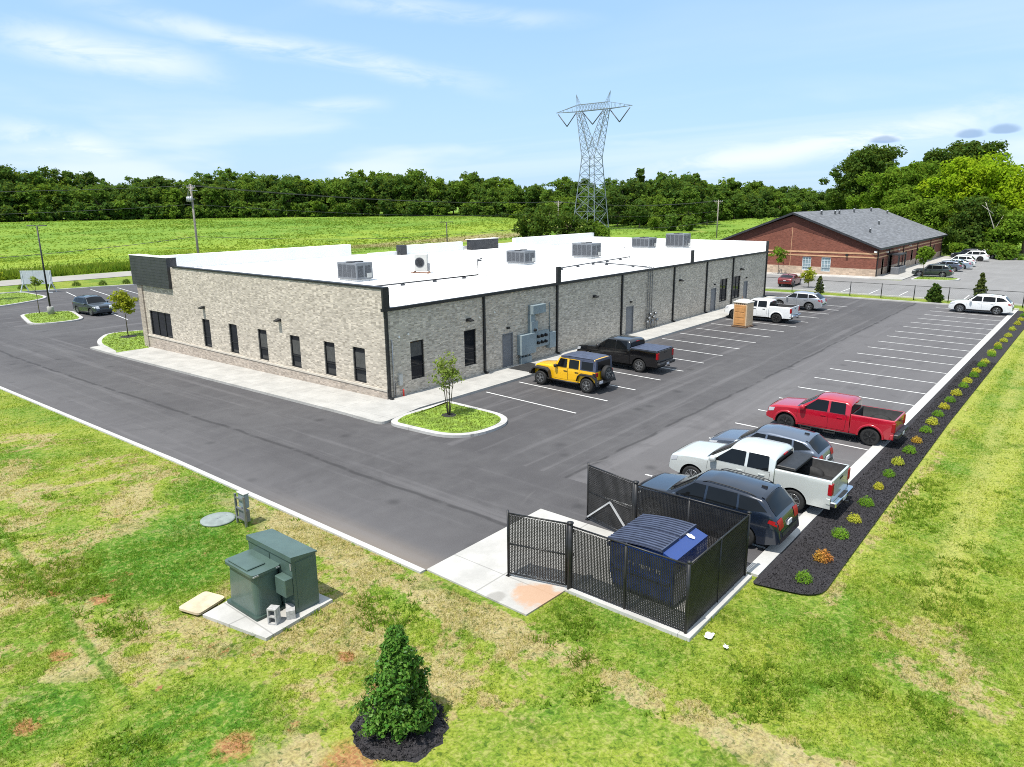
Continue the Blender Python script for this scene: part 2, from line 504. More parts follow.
def lawn_color(t, p):
    """near lawn: patches of lush, yellow and straw grass, bare red clay, mower stripes"""
    x, y, z = t.xyz(p)
    p2 = t.comb(x, y, 0.0)
    n1 = t.noise(p2, 0.17, 4, 0.6, 0.4); n2 = t.noise(p2, 0.62, 5, 0.65, 0.5)
    n3 = t.noise(p2, 2.6, 4, 0.7); n4 = t.noise(p2, 14.0, 2, 0.6)
    n5 = t.noise(t.mapping(p2, (1, 1, 1), (31, 7, 0)), 0.33, 5, 0.65, 0.6)
    n6 = t.noise(t.mapping(p2, (1, 1, 1), (5, 40, 0)), 0.55, 4, 0.62)
    green = (.098, .205, .018); yel = (.250, .300, .036); straw = (.43, .355, .205); lush = (.040, .160, .010); clay = (.36, .150, .080)
    c = t.mix(t.ramp(t.math('ADD', t.math('MULTIPLY', n1, .55), t.math('MULTIPLY', n2, .45)), 0.36, 0.62), green, yel)
    near_left = t.math('MULTIPLY', t.math('SUBTRACT', 1.0, t.ramp(x, -14.5, -10.0)), t.math('MULTIPLY', t.ramp(y, -21.5, -17.5), t.math('SUBTRACT', 1.0, t.ramp(y, 4, 18))))
    # straw
    sm = t.math('ADD', t.math('MULTIPLY', n5, .6), t.math('MULTIPLY', n3, .4))
    thr = t.math('SUBTRACT', sm, t.math('MULTIPLY', near_left, 0.055))
    sm2 = t.math('ADD', sm, t.math('SUBTRACT', t.math('MULTIPLY', near_left, 0.135), 0.080))
    # bare verge along the lane kerb and beside the mulch bed
    d1 = t.math('SUBTRACT', 1.0, t.ramp(t.math('ABSOLUTE', t.math('ADD', x, 12.1)), 0.2, 1.0))
    d1 = t.math('MULTIPLY', d1, t.math('SUBTRACT', 1.0, t.ramp(y, -6, 2)))
    d2 = t.math('SUBTRACT', 1.0, t.ramp(t.math('ABSOLUTE', t.math('ADD', y, 24.15)), 0.05, 0.55))
    d2 = t.math('MULTIPLY', d2, t.math('MULTIPLY', t.ramp(x, -9, -5), t.math('SUBTRACT', 1.0, t.ramp(x, 4, 16))))
    d3 = t.math('SUBTRACT', 1.0, t.ramp(t.vmath('DISTANCE', p2, (-6.9, -26.6, 0.0)), 0.8, 2.6))
    sm2 = t.math('ADD', sm2, t.math('MULTIPLY', t.math('MAXIMUM', t.math('MAXIMUM', d1, d2), d3), 0.16))
    # lush zone round the cabinets
    l1 = t.math('SUBTRACT', 1.0, t.ramp(t.vmath('DISTANCE', p2, (-15.6, -8.2, 0.0)), 1.6, 3.4))
    l2 = t.math('SUBTRACT', 1.0, t.ramp(t.vmath('DISTANCE', p2, (-13.9, -6.4, 0.0)), 0.7, 2.4))
    l3 = t.math('SUBTRACT', 1.0, t.ramp(t.vmath('DISTANCE', p2, (-12.2, -4.0, 0.0)), 0.7, 2.2))
    l4 = t.math('SUBTRACT', 1.0, t.ramp(t.vmath('DISTANCE', p2, (-18.9, -15.8, 0.0)), 1.0, 2.4))
    l5 = t.math('SUBTRACT', 1.0, t.ramp(t.vmath('DISTANCE', p2, (-20.6, -13.0, 0.0)), 0.6, 1.8))
    lz = t.math('MAXIMUM', t.math('MAXIMUM', l1, l2), t.math('MAXIMUM', l3, t.math('MAXIMUM', l4, l5)))
    sm2 = t.math('SUBTRACT', sm2, t.math('MULTIPLY', lz, 0.10))
    sk = t.ramp(sm2, 0.515, 0.585)
    # mower stripes on the right-hand lawn run along x
    st = t.math('SINE', t.math('ADD', t.math('MULTIPLY', y, 2.35), t.math('MULTIPLY', n2, 2.2)))
    rightz = t.math('MULTIPLY', t.ramp(x, -8.0, -2.0), t.math('LESS_THAN', y, -23.0))
    stf = t.math('MULTIPLY', t.math('MULTIPLY', t.ramp(st, 0.0, 0.9), rightz), 0.72)
    c = t.mix(stf, c, (.345, .37, .07))
    c = t.mix(t.math('MULTIPLY', rightz, t.math('MULTIPLY', t.ramp(n6, .5, .7), .5)), c, (.15, .245, .018))
    n7 = t.noise(p2, 6.0, 5, .75, .8)
    sk = t.math('MULTIPLY', sk, t.ramp(t.math('ADD', n7, t.math('MULTIPLY', t.math('SUBTRACT', sk, .5), .35)), .34, .50))
    c = t.mix(t.math('MULTIPLY', sk, 0.9), c, t.mix(t.ramp(n3, .3, .7), straw, (.335, .255, .115)))
    lf = t.math('MULTIPLY', lz, t.ramp(t.math('ADD', t.math('MULTIPLY', n3, .5), t.math('MULTIPLY', n2, .5)), 0.34, 0.52))
    c = t.mix(t.math('MULTIPLY', lf, 0.85), c, lush)
    fl = t.math('MULTIPLY', t.ramp(n6, 0.57, 0.68), 0.6)
    c = t.mix(fl, c, (.07, .135, .013))
    # grown-over trench line
    tl = t.math('ABSOLUTE', t.math('ADD', t.math('ADD', x, 18.65), t.math('MULTIPLY', t.math('ADD', y, 7.0), -0.082)))
    tm = t.math('MULTIPLY', t.math('SUBTRACT', 1.0, t.ramp(tl, 0.06, 0.17)), t.math('MULTIPLY', t.ramp(y, -14.6, -13.2), t.math('SUBTRACT', 1.0, t.ramp(y, 2, 6))))
    c = t.mix(t.math('MULTIPLY', tm, 0.85), c, (.085, .19, .014))
    # clay
    ck = t.math('MULTIPLY', t.ramp(t.math('ADD', t.math('MULTIPLY', n6, .45), t.math('MULTIPLY', n3, .55)), 0.60, 0.66), near_left)
    for (cx, cy, r) in ((-17.35, -18.95, .75), (-17.9, -9.0, .36), (-18.5, -16.8, .45), (-19.6, -10.9, .3), (-18.6, -7.6, .3), (-15.3, -16.2, .3), (-20.9, -13.0, .3)):
        d = t.math('ADD', t.vmath('DISTANCE', p2, (cx, cy, 0.0)), t.math('MULTIPLY', t.math('SUBTRACT', n3, .5), 1.1))
        ck = t.math('MAXIMUM', ck, t.math('SUBTRACT', 1.0, t.ramp(d, r * .5, r)))
    c = t.mix(t.math('MULTIPLY', t.math('MULTIPLY', ck, t.ramp(n3, .2, .5)), 0.88), c, clay)
    pk = t.math('MULTIPLY', t.math('SUBTRACT', 1.0, t.ramp(t.math('ABSOLUTE', t.math('ADD', t.math('ADD', y, 25.85), t.math('MULTIPLY', t.math('ADD', x, -8.0), -.031))), .10, .55)), t.math('MULTIPLY', t.ramp(x, -6.5, -3.0), t.ramp(n2, .3, .5)))
    c = t.mix(t.math('MULTIPLY', pk, .6), c, (.36, .37, .10))
    c = t.mix(t.math('MULTIPLY', t.ramp(n7, .48, .62), .5), c, (.38, .36, .125))
    c = t.mix(t.math('MULTIPLY', t.math('SUBTRACT', 1.0, t.ramp(n7, .36, .47)), .70), c, (.032, .085, .010))
    c = t.mix(t.math('MULTIPLY', t.ramp(n4, .40, .62), .45), c, t.mix(0.6, c, (0, 0, 0)))
    return c, n4, n3


def field_color(t, p):
    x, y, z = t.xyz(p)
    p2 = t.comb(x, y, 0.0)
    b1 = t.noise(t.mapping(p2, (.012, .035, 1)), 1.0, 4, .6, .5)
    b2 = t.noise(p2, .09, 5, .68, .5)
    b3 = t.noise(p2, .6, 4, .7)
    c = t.mix(t.ramp(t.math('ADD', t.math('MULTIPLY', b1, .5), t.math('MULTIPLY', b2, .5)), .38, .62), (.115, .210, .028), (.185, .275, .038))
    c = t.mix(t.math('MULTIPLY', t.ramp(b2, .56, .7), .35), c, (.27, .23, .09))
    ylw = t.math('MULTIPLY', t.ramp(y, 108, 124), t.math('SUBTRACT', 1.0, t.ramp(y, 140, 175)))
    c = t.mix(t.math('MULTIPLY', ylw, t.math('MULTIPLY', t.ramp(b2, .34, .52), .4)), c, (.28, .34, .035))
    brn = t.math('MULTIPLY', t.ramp(y, 103, 106), t.math('SUBTRACT', 1.0, t.ramp(y, 116, 124)))
    c = t.mix(t.math('MULTIPLY', brn, t.math('MULTIPLY', t.ramp(b1, .38, .52), .8)), c, (.26, .20, .11))
    c = t.mix(t.math('MULTIPLY', t.ramp(b3, .4, .7), .2), c, t.mix(.3, c, (0, .02, 0)))
    return c, b3, b2


def mat_ground(name):
    m, t, b = new_mat(name)
    p = pos(t); x, y, z = t.xyz(p)
    lc, h, _ = lawn_color(t, p)
    fc, h2, _ = field_color(t, p)
    f = t.math('MAXIMUM', t.math('GREATER_THAN', y, 98.0), t.math('GREATER_THAN', x, 150.0))
    t.l(t.mix(f, t.mix(.06, lc, (.05, .04, .02)), fc), b.inputs['Base Color'])
    b.inputs['Roughness'].default_value = 0.95
    b.inputs['Specular IOR Level'].default_value = 0.1
    t.l(t.bump(h, 0.5, 0.03), b.inputs['Normal'])
    return m


def leafy(name, fn, amp=0.35, trans=0.3, gloss=0.0):
    """blades / leaves: fn(t) gives the base colour, per-blade random value varies it"""
    m = bpy.data.materials.new(name); m.use_nodes = True
    t = NT(m.node_tree); t.t.nodes.clear()
    g = t.n('ShaderNodeNewGeometry')
    c = fn(t, g.outputs['Position'])
    rnd = g.outputs['Random Per Island']
    c = t.mix(t.math('MULTIPLY', rnd, amp), c, t.mix(0.5, c, (.30, .32, .06)))
    c = t.mix(t.math('MULTIPLY', t.math('FRACT', t.math('MULTIPLY', rnd, 7.3)), amp), c, t.mix(0.45, c, (0, .012, 0)))
    d = t.n('ShaderNodeBsdfDiffuse'); t.l(c, d.inputs['Color'])
    tr = t.n('ShaderNodeBsdfTranslucent'); t.l(t.mix(0.4, c, (.34, .42, .03)), tr.inputs['Color'])
    gl = t.n('ShaderNodeBsdfGlossy'); gl.inputs['Roughness'].default_value = 0.42; gl.inputs['Color'].default_value = (.9, .95, .9, 1)
    mx = t.n('ShaderNodeMixShader'); mx.inputs[0].default_value = trans
    t.l(d.outputs[0], mx.inputs[1]); t.l(tr.outputs[0], mx.inputs[2])
    fr = t.n('ShaderNodeFresnel'); fr.inputs['IOR'].default_value = 1.36
    m2 = t.n('ShaderNodeMixShader'); t.l(t.math('MULTIPLY', fr.outputs[0], gloss), m2.inputs[0])
    t.l(mx.outputs[0], m2.inputs[1]); t.l(gl.outputs[0], m2.inputs[2])
    o = t.n('ShaderNodeOutputMaterial'); t.l((m2 if gloss else mx).outputs[0], o.inputs[0])
    return m


def leaf_mat(name, a, b_, objvar=0.0, trans=0.28, amp=0.35, gloss=0.0):
    def fn(t, p):
        c = t.mix(t.ramp(t.noise(p, 0.35, 3, .6), .35, .65), a, b_)
        if objvar:
            oi = t.n('ShaderNodeObjectInfo').outputs['Random']
            c = t.mix(t.math('MULTIPLY', t.ramp(oi, .45, 1.0), objvar), c, (.15, .245, .026))
            c = t.mix(t.math('MULTIPLY', t.math('SUBTRACT', 1.0, t.ramp(oi, 0, .5)), objvar * .8), c, (.018, .052, .020))
        return c
    return leafy(name, fn, amp, trans, gloss)


def mat_brick(name, c1, c2, mortar, bw=0.30, bh=0.075, tint=None, contrast=1.0):
    """running-bond brick; x+y serves as the along-wall axis because all walls are axis aligned"""
    m, t, b = new_mat(name)
    p = pos(t); x, y, z = t.xyz(p)
    v = t.comb(t.math('ADD', x, y), z, 0.0)
    br = t.n('ShaderNodeTexBrick'); t.l(v, br.inputs['Vector'])
    br.inputs['Scale'].default_value = 1.0
    br.inputs['Brick Width'].default_value = bw
    br.inputs['Row Height'].default_value = bh
    br.inputs['Mortar Size'].default_value = 0.010
    br.inputs['Mortar Smooth'].default_value = 0.2
    br.inputs['Bias'].default_value = 0.0
    br.inputs['Color1'].default_value = (*c1, 1); br.inputs['Color2'].default_value = (*c2, 1)
    br.inputs['Mortar'].default_value = (*mortar, 1)
    # blotchy mix of single bricks, a few dark and a few pale ones
    cell = t.comb(t.math('SNAP', t.math('ADD', x, y), bw), t.math('SNAP', z, bh), 0.0)
    wn = t.n('ShaderNodeTexWhiteNoise', noise_dimensions='3D'); t.l(cell, wn.inputs['Vector'])
    k = wn.outputs['Value']
    c = t.mix(t.math('MULTIPLY', t.math('GREATER_THAN', k, 0.80), 0.55 * contrast), br.outputs['Color'], tuple(v * .45 for v in c2))
    c = t.mix(t.math('MULTIPLY', t.math('LESS_THAN', k, 0.17), 0.6 * contrast), c, tuple(min(.9, v * 1.5) for v in c1))
    big = t.noise(v, 0.45, 4, .6)
    c = t.mix(t.math('MULTIPLY', t.ramp(big, .35, .7), .28), c, tuple(v * .62 for v in c1))
    med = t.noise(t.mapping(v, (1.2, 3.5, 1)), 1.0, 4, .7)
    c = t.mix(t.math('MULTIPLY', t.ramp(med, .48, .7), .3 * contrast), c, tuple(v * .5 for v in c2))
    t.l(c, b.inputs['Base Color'])
    b.inputs['Roughness'].default_value = 0.9
    b.inputs['Specular IOR Level'].default_value = 0.25
    t.l(t.bump(t.math('ADD', t.math('SUBTRACT', 1.0, br.outputs['Fac']), t.noise(v, 25, 3)), 0.35, 0.01), b.inputs['Normal'])
    return m


def mat_glass(name, col=(.012, .014, .017), rough=0.04, spec=0.5):
    m, t, b = new_mat(name)
    co = t.n('ShaderNodeTexCoord').outputs['Object']
    f = t.noise(co, 1.6, 2)
    t.l(t.mix(f, tuple(c * .6 for c in col), tuple(c * 1.5 for c in col)), b.inputs['Base Color'])
    b.inputs['Roughness'].default_value = rough
    b.inputs['IOR'].default_value = 1.5
    b.inputs['Specular IOR Level'].default_value = spec
    return m


def mat_mulch(name):
    m, t, b = new_mat(name)
    p = pos(t)
    vo = t.n('ShaderNodeTexVoronoi', feature='F1'); t.l(t.mapping(p, (14, 22, 14), (0, 0, 0), (0, 0, .6)), vo.inputs['Vector']); vo.inputs['Scale'].default_value = 1.0
    n = t.noise(p, 30, 3, .7); g = t.noise(p, 1.1, 4)
    c = t.mix(vo.outputs['Distance'], (.014, .013, .015), (.055, .052, .056))
    c = t.mix(t.math('MULTIPLY', t.ramp(n, .5, .75), .5), c, (.105, .10, .105))
    c = t.mix(t.math('MULTIPLY', t.ramp(g, .4, .7), .3), c, (.03, .027, .027))
    t.l(c, b.inputs['Base Color']); b.inputs['Roughness'].default_value = .95
    b.inputs['Specular IOR Level'].default_value = 0.2
    t.l(t.bump(t.math('ADD', vo.outputs['Distance'], n), .9, .03), b.inputs['Normal'])
    return m


def mat_shingle(name, col):
    m, t, b = new_mat(name)
    p = pos(t)
    br = t.n('ShaderNodeTexBrick'); t.l(p, br.inputs['Vector'])
    br.inputs['Scale'].default_value = 1.0; br.inputs['Brick Width'].default_value = .9; br.inputs['Row Height'].default_value = .28
    br.inputs['Mortar Size'].default_value = .012
    br.inputs['Color1'].default_value = (*[c * .75 for c in col], 1); br.inputs['Color2'].default_value = (*[c * 1.25 for c in col], 1)
    br.inputs['Mortar'].default_value = (*[c * .4 for c in col], 1)
    f = t.noise(p, .5, 4, .6)
    c = t.mix(t.math('MULTIPLY', t.ramp(f, .35, .7), .3), br.outputs['Color'], tuple(c * .7 for c in col))
    t.l(c, b.inputs['Base Color']); b.inputs['Roughness'].default_value = .9
    t.l(t.bump(br.outputs['Fac'], .3, .01), b.inputs['Normal'])
    return m


M = {}
M['asphalt'] = mat_asphalt('asphalt', (.076, .072, .075), (.104, .100, .102), True)
M['asphalt_old'] = mat_asphalt('asphalt_old', (.24, .235, .23), (.29, .285, .28))
M['road'] = mat_asphalt('road_surface', (.36, .34, .31), (.42, .40, .36))
M['concrete'] = mat_concrete('concrete_walk', (.40, .39, .365), joints=(('x', 1.5), ('y', 1.5)))
M['concrete_pad'] = mat_concrete('concrete_pad', (.43, .42, .395), joints=(('x', 2.9), ('y', 3.7)),
                                 stain=((-10.4, -18.1, .85, (.45, .27, .16)), (-11.2, -17.3, .35, (.27, .26, .24)), (-8.5, -15.9, .5, (.40, .38, .35))))
M['kerb'] = mat_concrete('kerb_concrete', (.45, .44, .42), joints=(('x', 3.0), ('y', 3.0)))
M['kerb_ribbon'] = mat_concrete('kerb_ribbon', (.46, .455, .435), var=.12)
M['line'] = plain('road_paint', (.62, .62, .60), .8, var=.22, vscale=2.5, bump=.2)
M['ground'] = mat_ground('lawn_and_field')
M['grass'] = leafy('grass_blades', lambda t, p: t.mix(1.0, lawn_color(t, p)[0], (1.85, 1.9, 1.6), 'MULTIPLY'), .5, .5)
M['weeds'] = leafy('field_weeds', lambda t, p: field_color(t, p)[0], .04, .5)
M['turf'] = leafy('island_turf', lambda t, p: t.mix(t.ramp(t.noise(p, .9, 4, .6), .35, .65), (.13, .215, .018), (.245, .285, .038)), .3, .42)
M['turf_base'] = plain('island_turf_base', (.155, .235, .024), .95, var=.4, vscale=2.5, bump=.5, bscale=30)
M['mulch'] = mat_mulch('black_mulch')
M['brick'] = mat_brick('greige_brick', (.535, .475, .395), (.405, .355, .29), (.53, .485, .415), .21, .068, contrast=.8)
M['brick_base'] = mat_brick('tan_base_brick', (.43, .365, .305), (.35, .29, .24), (.46, .41, .35), .21, .068, contrast=.7)
M['stone'] = plain('cast_stone', (.50, .455, .39), .85, var=.12, vscale=2, bump=.15)
M['membrane'] = mat_concrete('white_membrane', (.74, .74, .73), joints=(('x', 3.05),), var=.05)
M['parapet_white'] = plain('parapet_white', (.82, .815, .80), .6, var=.03, vscale=.4)
M['black_metal'] = plain('black_trim_metal', (.012, .012, .013), .5, var=.3, vscale=4)
M['dark_panel'] = plain('charcoal_panel', (.030, .031, .035), .5, var=.25, vscale=2)
M['glass'] = mat_glass('window_glass')
M['blind'] = plain('window_blind', (.060, .060, .057), .8, var=.2, vscale=5)
M['grey_door'] = plain('grey_steel_door', (.17, .172, .18), .5, var=.1)
M['panel_grey'] = plain('switchgear_grey', (.215, .265, .285), .5, var=.1, vscale=2, metal=0.0)
M['steel'] = plain('galvanised_steel', (.42, .43, .44), .45, .6, var=.2, vscale=5)
M['unit_grey'] = plain('unit_sheet_metal', (.18, .19, .205), .5, .3, var=.12)
M['coil'] = plain('condenser_coil', (.075, .08, .09), .6, .2, var=.4, vscale=14)
M['offwhite'] = plain('offwhite_enamel', (.46, .455, .43), .45, var=.08)
M['lamp_white'] = plain('lamp_lens', (.75, .75, .72), .3, var=.05)
M['rust'] = plain('rusted_stand', (.20, .10, .06), .8, var=.3)
M['red_plastic'] = plain('red_plastic', (.5, .03, .02), .4)
M['rubber_mat'] = plain('rubber_mat', (.018, .018, .018), .8, var=.3, bump=.4)
M['green_cab'] = plain('cabinet_green', (.070, .112, .096), .40, var=.10, vscale=2.2, coat=.15)
M['green_dark'] = plain('cabinet_green_base', (.040, .070, .058), .5, var=.15)
M['block'] = plain('concrete_block', (.36, .355, .345), .95, var=.2, vscale=9, bump=.4)
M['dumpster'] = paint('dumpster_blue', (.007, .038, .20), 0, .45)
M['lid'] = plain('lid_plastic', (.052, .064, .105), .45, var=.2, vscale=4)
M['sticker'] = plain('white_sticker', (.75, .75, .75), .5, var=.03)
M['letter'] = plain('pale_grey_lettering', (.34, .35, .38), .6, var=.05)
M['fence_black'] = plain('black_vinyl', (.013, .013, .014), .45, var=.3, vscale=6)
M['slat'] = plain('privacy_slat', (.020, .020, .021), .5, var=.35, vscale=3)
M['galv'] = plain('galvanised_brace', (.52, .53, .54), .5, .4, var=.12)
M['wood_pole'] = plain('weathered_pole', (.26, .235, .205), .9, var=.25, vscale=4, bump=.3)
M['wire'] = plain('cable', (.07, .07, .075), .6)
M['lattice'] = plain('lattice_steel', (.23, .26, .30), .55, .3, var=.15)
M['insulator'] = plain('insulator', (.10, .11, .13), .4, var=.2)
M['red_brick'] = mat_brick('red_brick', (.215, .076, .050), (.170, .056, .038), (.26, .13, .10), .24, .085, contrast=.6)
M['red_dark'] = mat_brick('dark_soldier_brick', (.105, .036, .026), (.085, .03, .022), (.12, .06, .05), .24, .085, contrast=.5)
M['band'] = plain('tan_band', (.50, .30, .17), .85, var=.12, vscale=1)
M['split_stone'] = mat_brick('pale_split_block', (.52, .40, .30), (.43, .33, .25), (.42, .34, .27), .42, .2, contrast=.5)
M['shingle'] = mat_shingle('grey_shingle', (.150, .156, .168))
M['white_frame'] = plain('white_window_frame', (.62, .66, .68), .5, var=.05)
M['pale_glass'] = mat_glass('pale_window', (.20, .27, .30), .12)
M['bark'] = plain('bark', (.16, .12, .085), .95, var=.35, vscale=8, bump=.6)
M['bark_grey'] = plain('grey_dead_wood', (.40, .37, .32), .9, var=.25, vscale=6)
M['porta'] = plain('tan_plastic', (.50, .25, .09), .5, var=.1)
M['porta_side'] = plain('pale_tan_plastic', (.56, .40, .25), .5, var=.08)
M['porta_roof'] = plain('white_plastic_roof', (.66, .63, .56), .5, var=.05)
M['porta_dark'] = plain('vent_slots', (.12, .07, .04), .6)
M['board'] = plain('pale_flat_board', (.52, .42, .29), .8, var=.15, vscale=3)
M['lid_grey'] = plain('grey_green_lid', (.21, .245, .23), .7, var=.14, vscale=4, bump=.2)
M['sign'] = plain('sign_back', (.42, .45, .50), .6, var=.08)
M['paper'] = plain('paper_litter', (.8, .8, .8), .8, var=.02)
M['clay'] = plain('clay_soil', (.34, .15, .07), .95, var=.2)
M['cloud'] = plain('dark_cloud', (.085, .125, .20), 1.0, var=.25, vscale=.03, spec=0)
# foliage
M['l_forest'] = leaf_mat('forest_leaves', (.046, .116, .026), (.092, .182, .032), .7, .36)
M['l_oak'] = leaf_mat('dark_leaves', (.032, .078, .016), (.056, .112, .020), 0, .25)
M['l_mid'] = leaf_mat('mid_leaves', (.080, .180, .016), (.150, .265, .024), .3, .38)
M['l_bright'] = leaf_mat('bright_leaves', (.23, .40, .014), (.36, .49, .018), 0, .45)
M['l_holly'] = leaf_mat('holly_leaves', (.026, .110, .014), (.065, .20, .026), 0, .18, .5, .3)
M['l_young'] = leaf_mat('young_tree_leaves', (.18, .26, .05), (.27, .34, .08), 0, .4)
M['l_lime'] = leaf_mat('lime_tree_leaves', (.27, .33, .025), (.36, .38, .035), 0, .42)
M['l_shrubg'] = leaf_mat('green_shrub_leaves', (.12, .31, .022), (.20, .40, .035), 0, .4)
M['l_shruby'] = leaf_mat('yellow_shrub_leaves', (.62, .54, .06), (.52, .58, .08), 0, .4)
M['l_shrubo'] = leaf_mat('orange_shrub_leaves', (.62, .42, .06), (.60, .20, .07), 0, .3, .6)
M['l_juniper'] = leaf_mat('dusty_juniper', (.050, .075, .022), (.095, .12, .04), 0, .2)
# cars
M['tyre'] = plain('tyre_rubber', (.013, .013, .013), .75, var=.25, vscale=10)
M['rim_alloy'] = plain('alloy_rim', (.42, .43, .44), .28, .8, var=.1)
M['rim_black'] = plain('black_rim', (.014, .014, .015), .3, .3)
M['rim_grey'] = plain('dark_grey_rim', (.26, .265, .27), .35, .6)
M['hub_dark'] = plain('wheel_well_dark', (.008, .008, .008), .9)
M['car_glass'] = mat_glass('car_glass', (.006, .007, .008), .03, .28)
M['car_trim'] = plain('black_car_trim', (.016, .016, .017), .5, var=.3)
M['chrome'] = plain('chrome', (.68, .69, .70), .12, 1.0, var=.04)
M['tail_red'] = plain('tail_lamp', (.30, .006, .010), .4, coat=.1, spec=.25)
M['head_lamp'] = plain('head_lamp', (.55, .57, .60), .12, .2, coat=.6)
M['plate'] = plain('number_plate', (.62, .62, .66), .4)
M['liner'] = plain('bed_liner', (.014, .014, .015), .75, var=.35, vscale=8)
P = {k: paint('paint_' + k, c, fl, ro) for k, c, fl, ro in (
    ('navy', (.008, .014, .028), .2, .2), ('ice', (.60, .63, .61), .25, .3), ('bluegrey', (.115, .140, .185), .5, .3),
    ('red', (.40, .004, .020), .1, .25), ('yellow', (.82, .45, .006), 0, .34), ('black', (.005, .005, .006), .0, .16),
    ('white', (.74, .75, .75), 0, .3), ('silver', (.42, .43, .45), .55, .3), ('maroon', (.16, .010, .016), .2, .3),
    ('darkgreen', (.040, .052, .050), .35, .3), ('paleblue', (.34, .42, .50), .45, .3), ('slate', (.030, .042, .055), .35, .3))}
# ------------------------------------------------------------------ the setting
def axis(vals):
    return sorted(set(round(v, 3) for v in vals))


def make_ground():
    xs = axis([-900, -500, -300, -200] + list(range(-150, 480, 10)) + [500, 560, 640, 800, 1000, 1400, 2000, 3000, 4200])
    ys = axis([-900, -500, -300, -200] + list(range(-150, 0, 10)) + [0, 9, 18, 27.3] + list(range(36, 480, 10)) + [500, 560, 640, 800, 1000, 1400, 2000, 3000, 4200])
    mb = MB()
    mb.grid([[(x, y, gz(x, y) - 0.03) for x in xs] for y in ys])
    return tag(mb.build('ground', M['ground'], fixn=False), kind='structure')


make_ground()


def sheet(name, poly, dz, mat, kind='structure', thick=0.0):
    """flat-lying sheet that follows the site's fall"""
    bm = bmesh.new()
    bm.faces.new([bm.verts.new((x, y, 0)) for x, y in poly])
    if thick:
        pass
    for yy in (0, 27.3):
        bmesh.ops.bisect_plane(bm, geom=bm.verts[:] + bm.edges[:] + bm.faces[:], plane_co=(0, yy, 0), plane_no=(0, 1, 0))
    bmesh.ops.recalc_face_normals(bm, faces=bm.faces)
    for f in bm.faces:
        if f.normal.z < 0: f.normal_flip()
    if thick:
        r = bmesh.ops.extrude_face_region(bm, geom=bm.faces[:])
        up = [v for v in r['geom'] if isinstance(v, bmesh.types.BMVert)]
        ups = set(up)
        for v in bm.verts:
            v.co.z = zg(v.co.y) + dz - (0 if v in ups else thick)
        bmesh.ops.recalc_face_normals(bm, faces=bm.faces)
    else:
        for v in bm.verts:
            v.co.z = zg(v.co.y) + dz
    me = bpy.data.meshes.new(name)
    bm.to_mesh(me); bm.free()
    me.materials.append(mat)
    o = bpy.data.objects.new(name, me)
    COL.objects.link(o)
    return tag(o, kind=kind) if kind else o


def round_poly(poly, rad, n=6):
    """round the corners of a convex polygon"""
    out = []
    k = len(poly)
    for i in range(k):
        p0, p1, p2 = Vector(poly[i - 1]), Vector(poly[i]), Vector(poly[(i + 1) % k])
        r = rad[i] if isinstance(rad, (list, tuple)) else rad
        if r <= 0:
            out.append(tuple(p1)); continue
        a = (p0 - p1).normalized(); b = (p2 - p1).normalized()
        r = min(r, (p0 - p1).length * .49, (p2 - p1).length * .49)
        A, B = p1 + a * r, p1 + b * r
        for j in range(n + 1):
            t = j / n
            q = A * (1 - t) ** 2 + p1 * 2 * t * (1 - t) + B * t * t
            out.append((q.x, q.y))
    return out


def inset(poly, d):
    """inward offset of a roughly convex counter-clockwise polygon"""
    k = len(poly); out = []
    for i in range(k):
        p0, p1, p2 = Vector(poly[i - 1]), Vector(poly[i]), Vector(poly[(i + 1) % k])
        e1 = (p1 - p0); e2 = (p2 - p1)
        e1 = e1.normalized() if e1.length > 1e-6 else e2.normalized()
        e2 = e2.normalized() if e2.length > 1e-6 else e1
        n = Vector((-e1.y - e2.y, e1.x + e2.x))
        n = n.normalized() if n.length > 1e-6 else Vector((-e1.y, e1.x))
        q = p1 + n * d
        out.append((q.x, q.y))
    return out


LOT = [(-11.35, -14.72), (-5.95, -14.72), (-5.95, -21.85), (57.7, -21.85), (57.7, 7.0), (57.7, 64.9), (19.8, 75.1), (7.8, 78.1), (-11.35, 82.8)]
sheet('car_park', LOT, 0.0, M['asphalt'])
sheet('second_car_park', [(61.9, -60), (127, -60), (127, -7.6), (86, -7.7), (79.4, -7.7), (79.0, -5), (78.9, 30), (61.9, 30)], 0.0, M['asphalt_old'])
# road beyond the front lot
sheet('road', [(-140, 89.4), (150, 89.4), (150, 98.3), (-140, 98.3)], 0.02, M['road'])
sheet('far_road', [(150, 84), (265, 52), (263, 46.5), (148, 78)], 0.6, M['road'])
# flush concrete ribbon kerbs
sheet('kerb', [(-11.55, -14.72), (-11.35, -14.72), (-11.35, 66), (-11.55, 66)], 0.035, M['kerb_ribbon'], thick=.2)
sheet('kerb', [(-5.75, -22.27), (57.5, -22.27), (57.5, -21.85), (-5.75, -21.85)], 0.05, M['kerb_ribbon'], thick=.25)
sheet('kerb', [(57.7, -22.3), (57.95, -22.3), (57.95, 27.2), (57.7, 27.2)], 0.13, M['kerb'], thick=.3)
sheet('kerb', [(-11.35, 82.8), (7.8, 78.1), (19.8, 75.1), (57.7, 64.9), (57.78, 65.2), (19.9, 75.45), (7.9, 78.45), (-11.25, 83.15)], 0.14, M['kerb'], thick=.3)
sheet('kerb', [(61.65, -60), (61.9, -60), (61.9, 30), (61.65, 30)], 0.10, M['kerb'], thick=.3)
sheet('kerb', [(127.0, -60), (127.3, -60), (127.3, -3.9), (127.0, -3.9)], 0.14, M['kerb'], thick=.3)
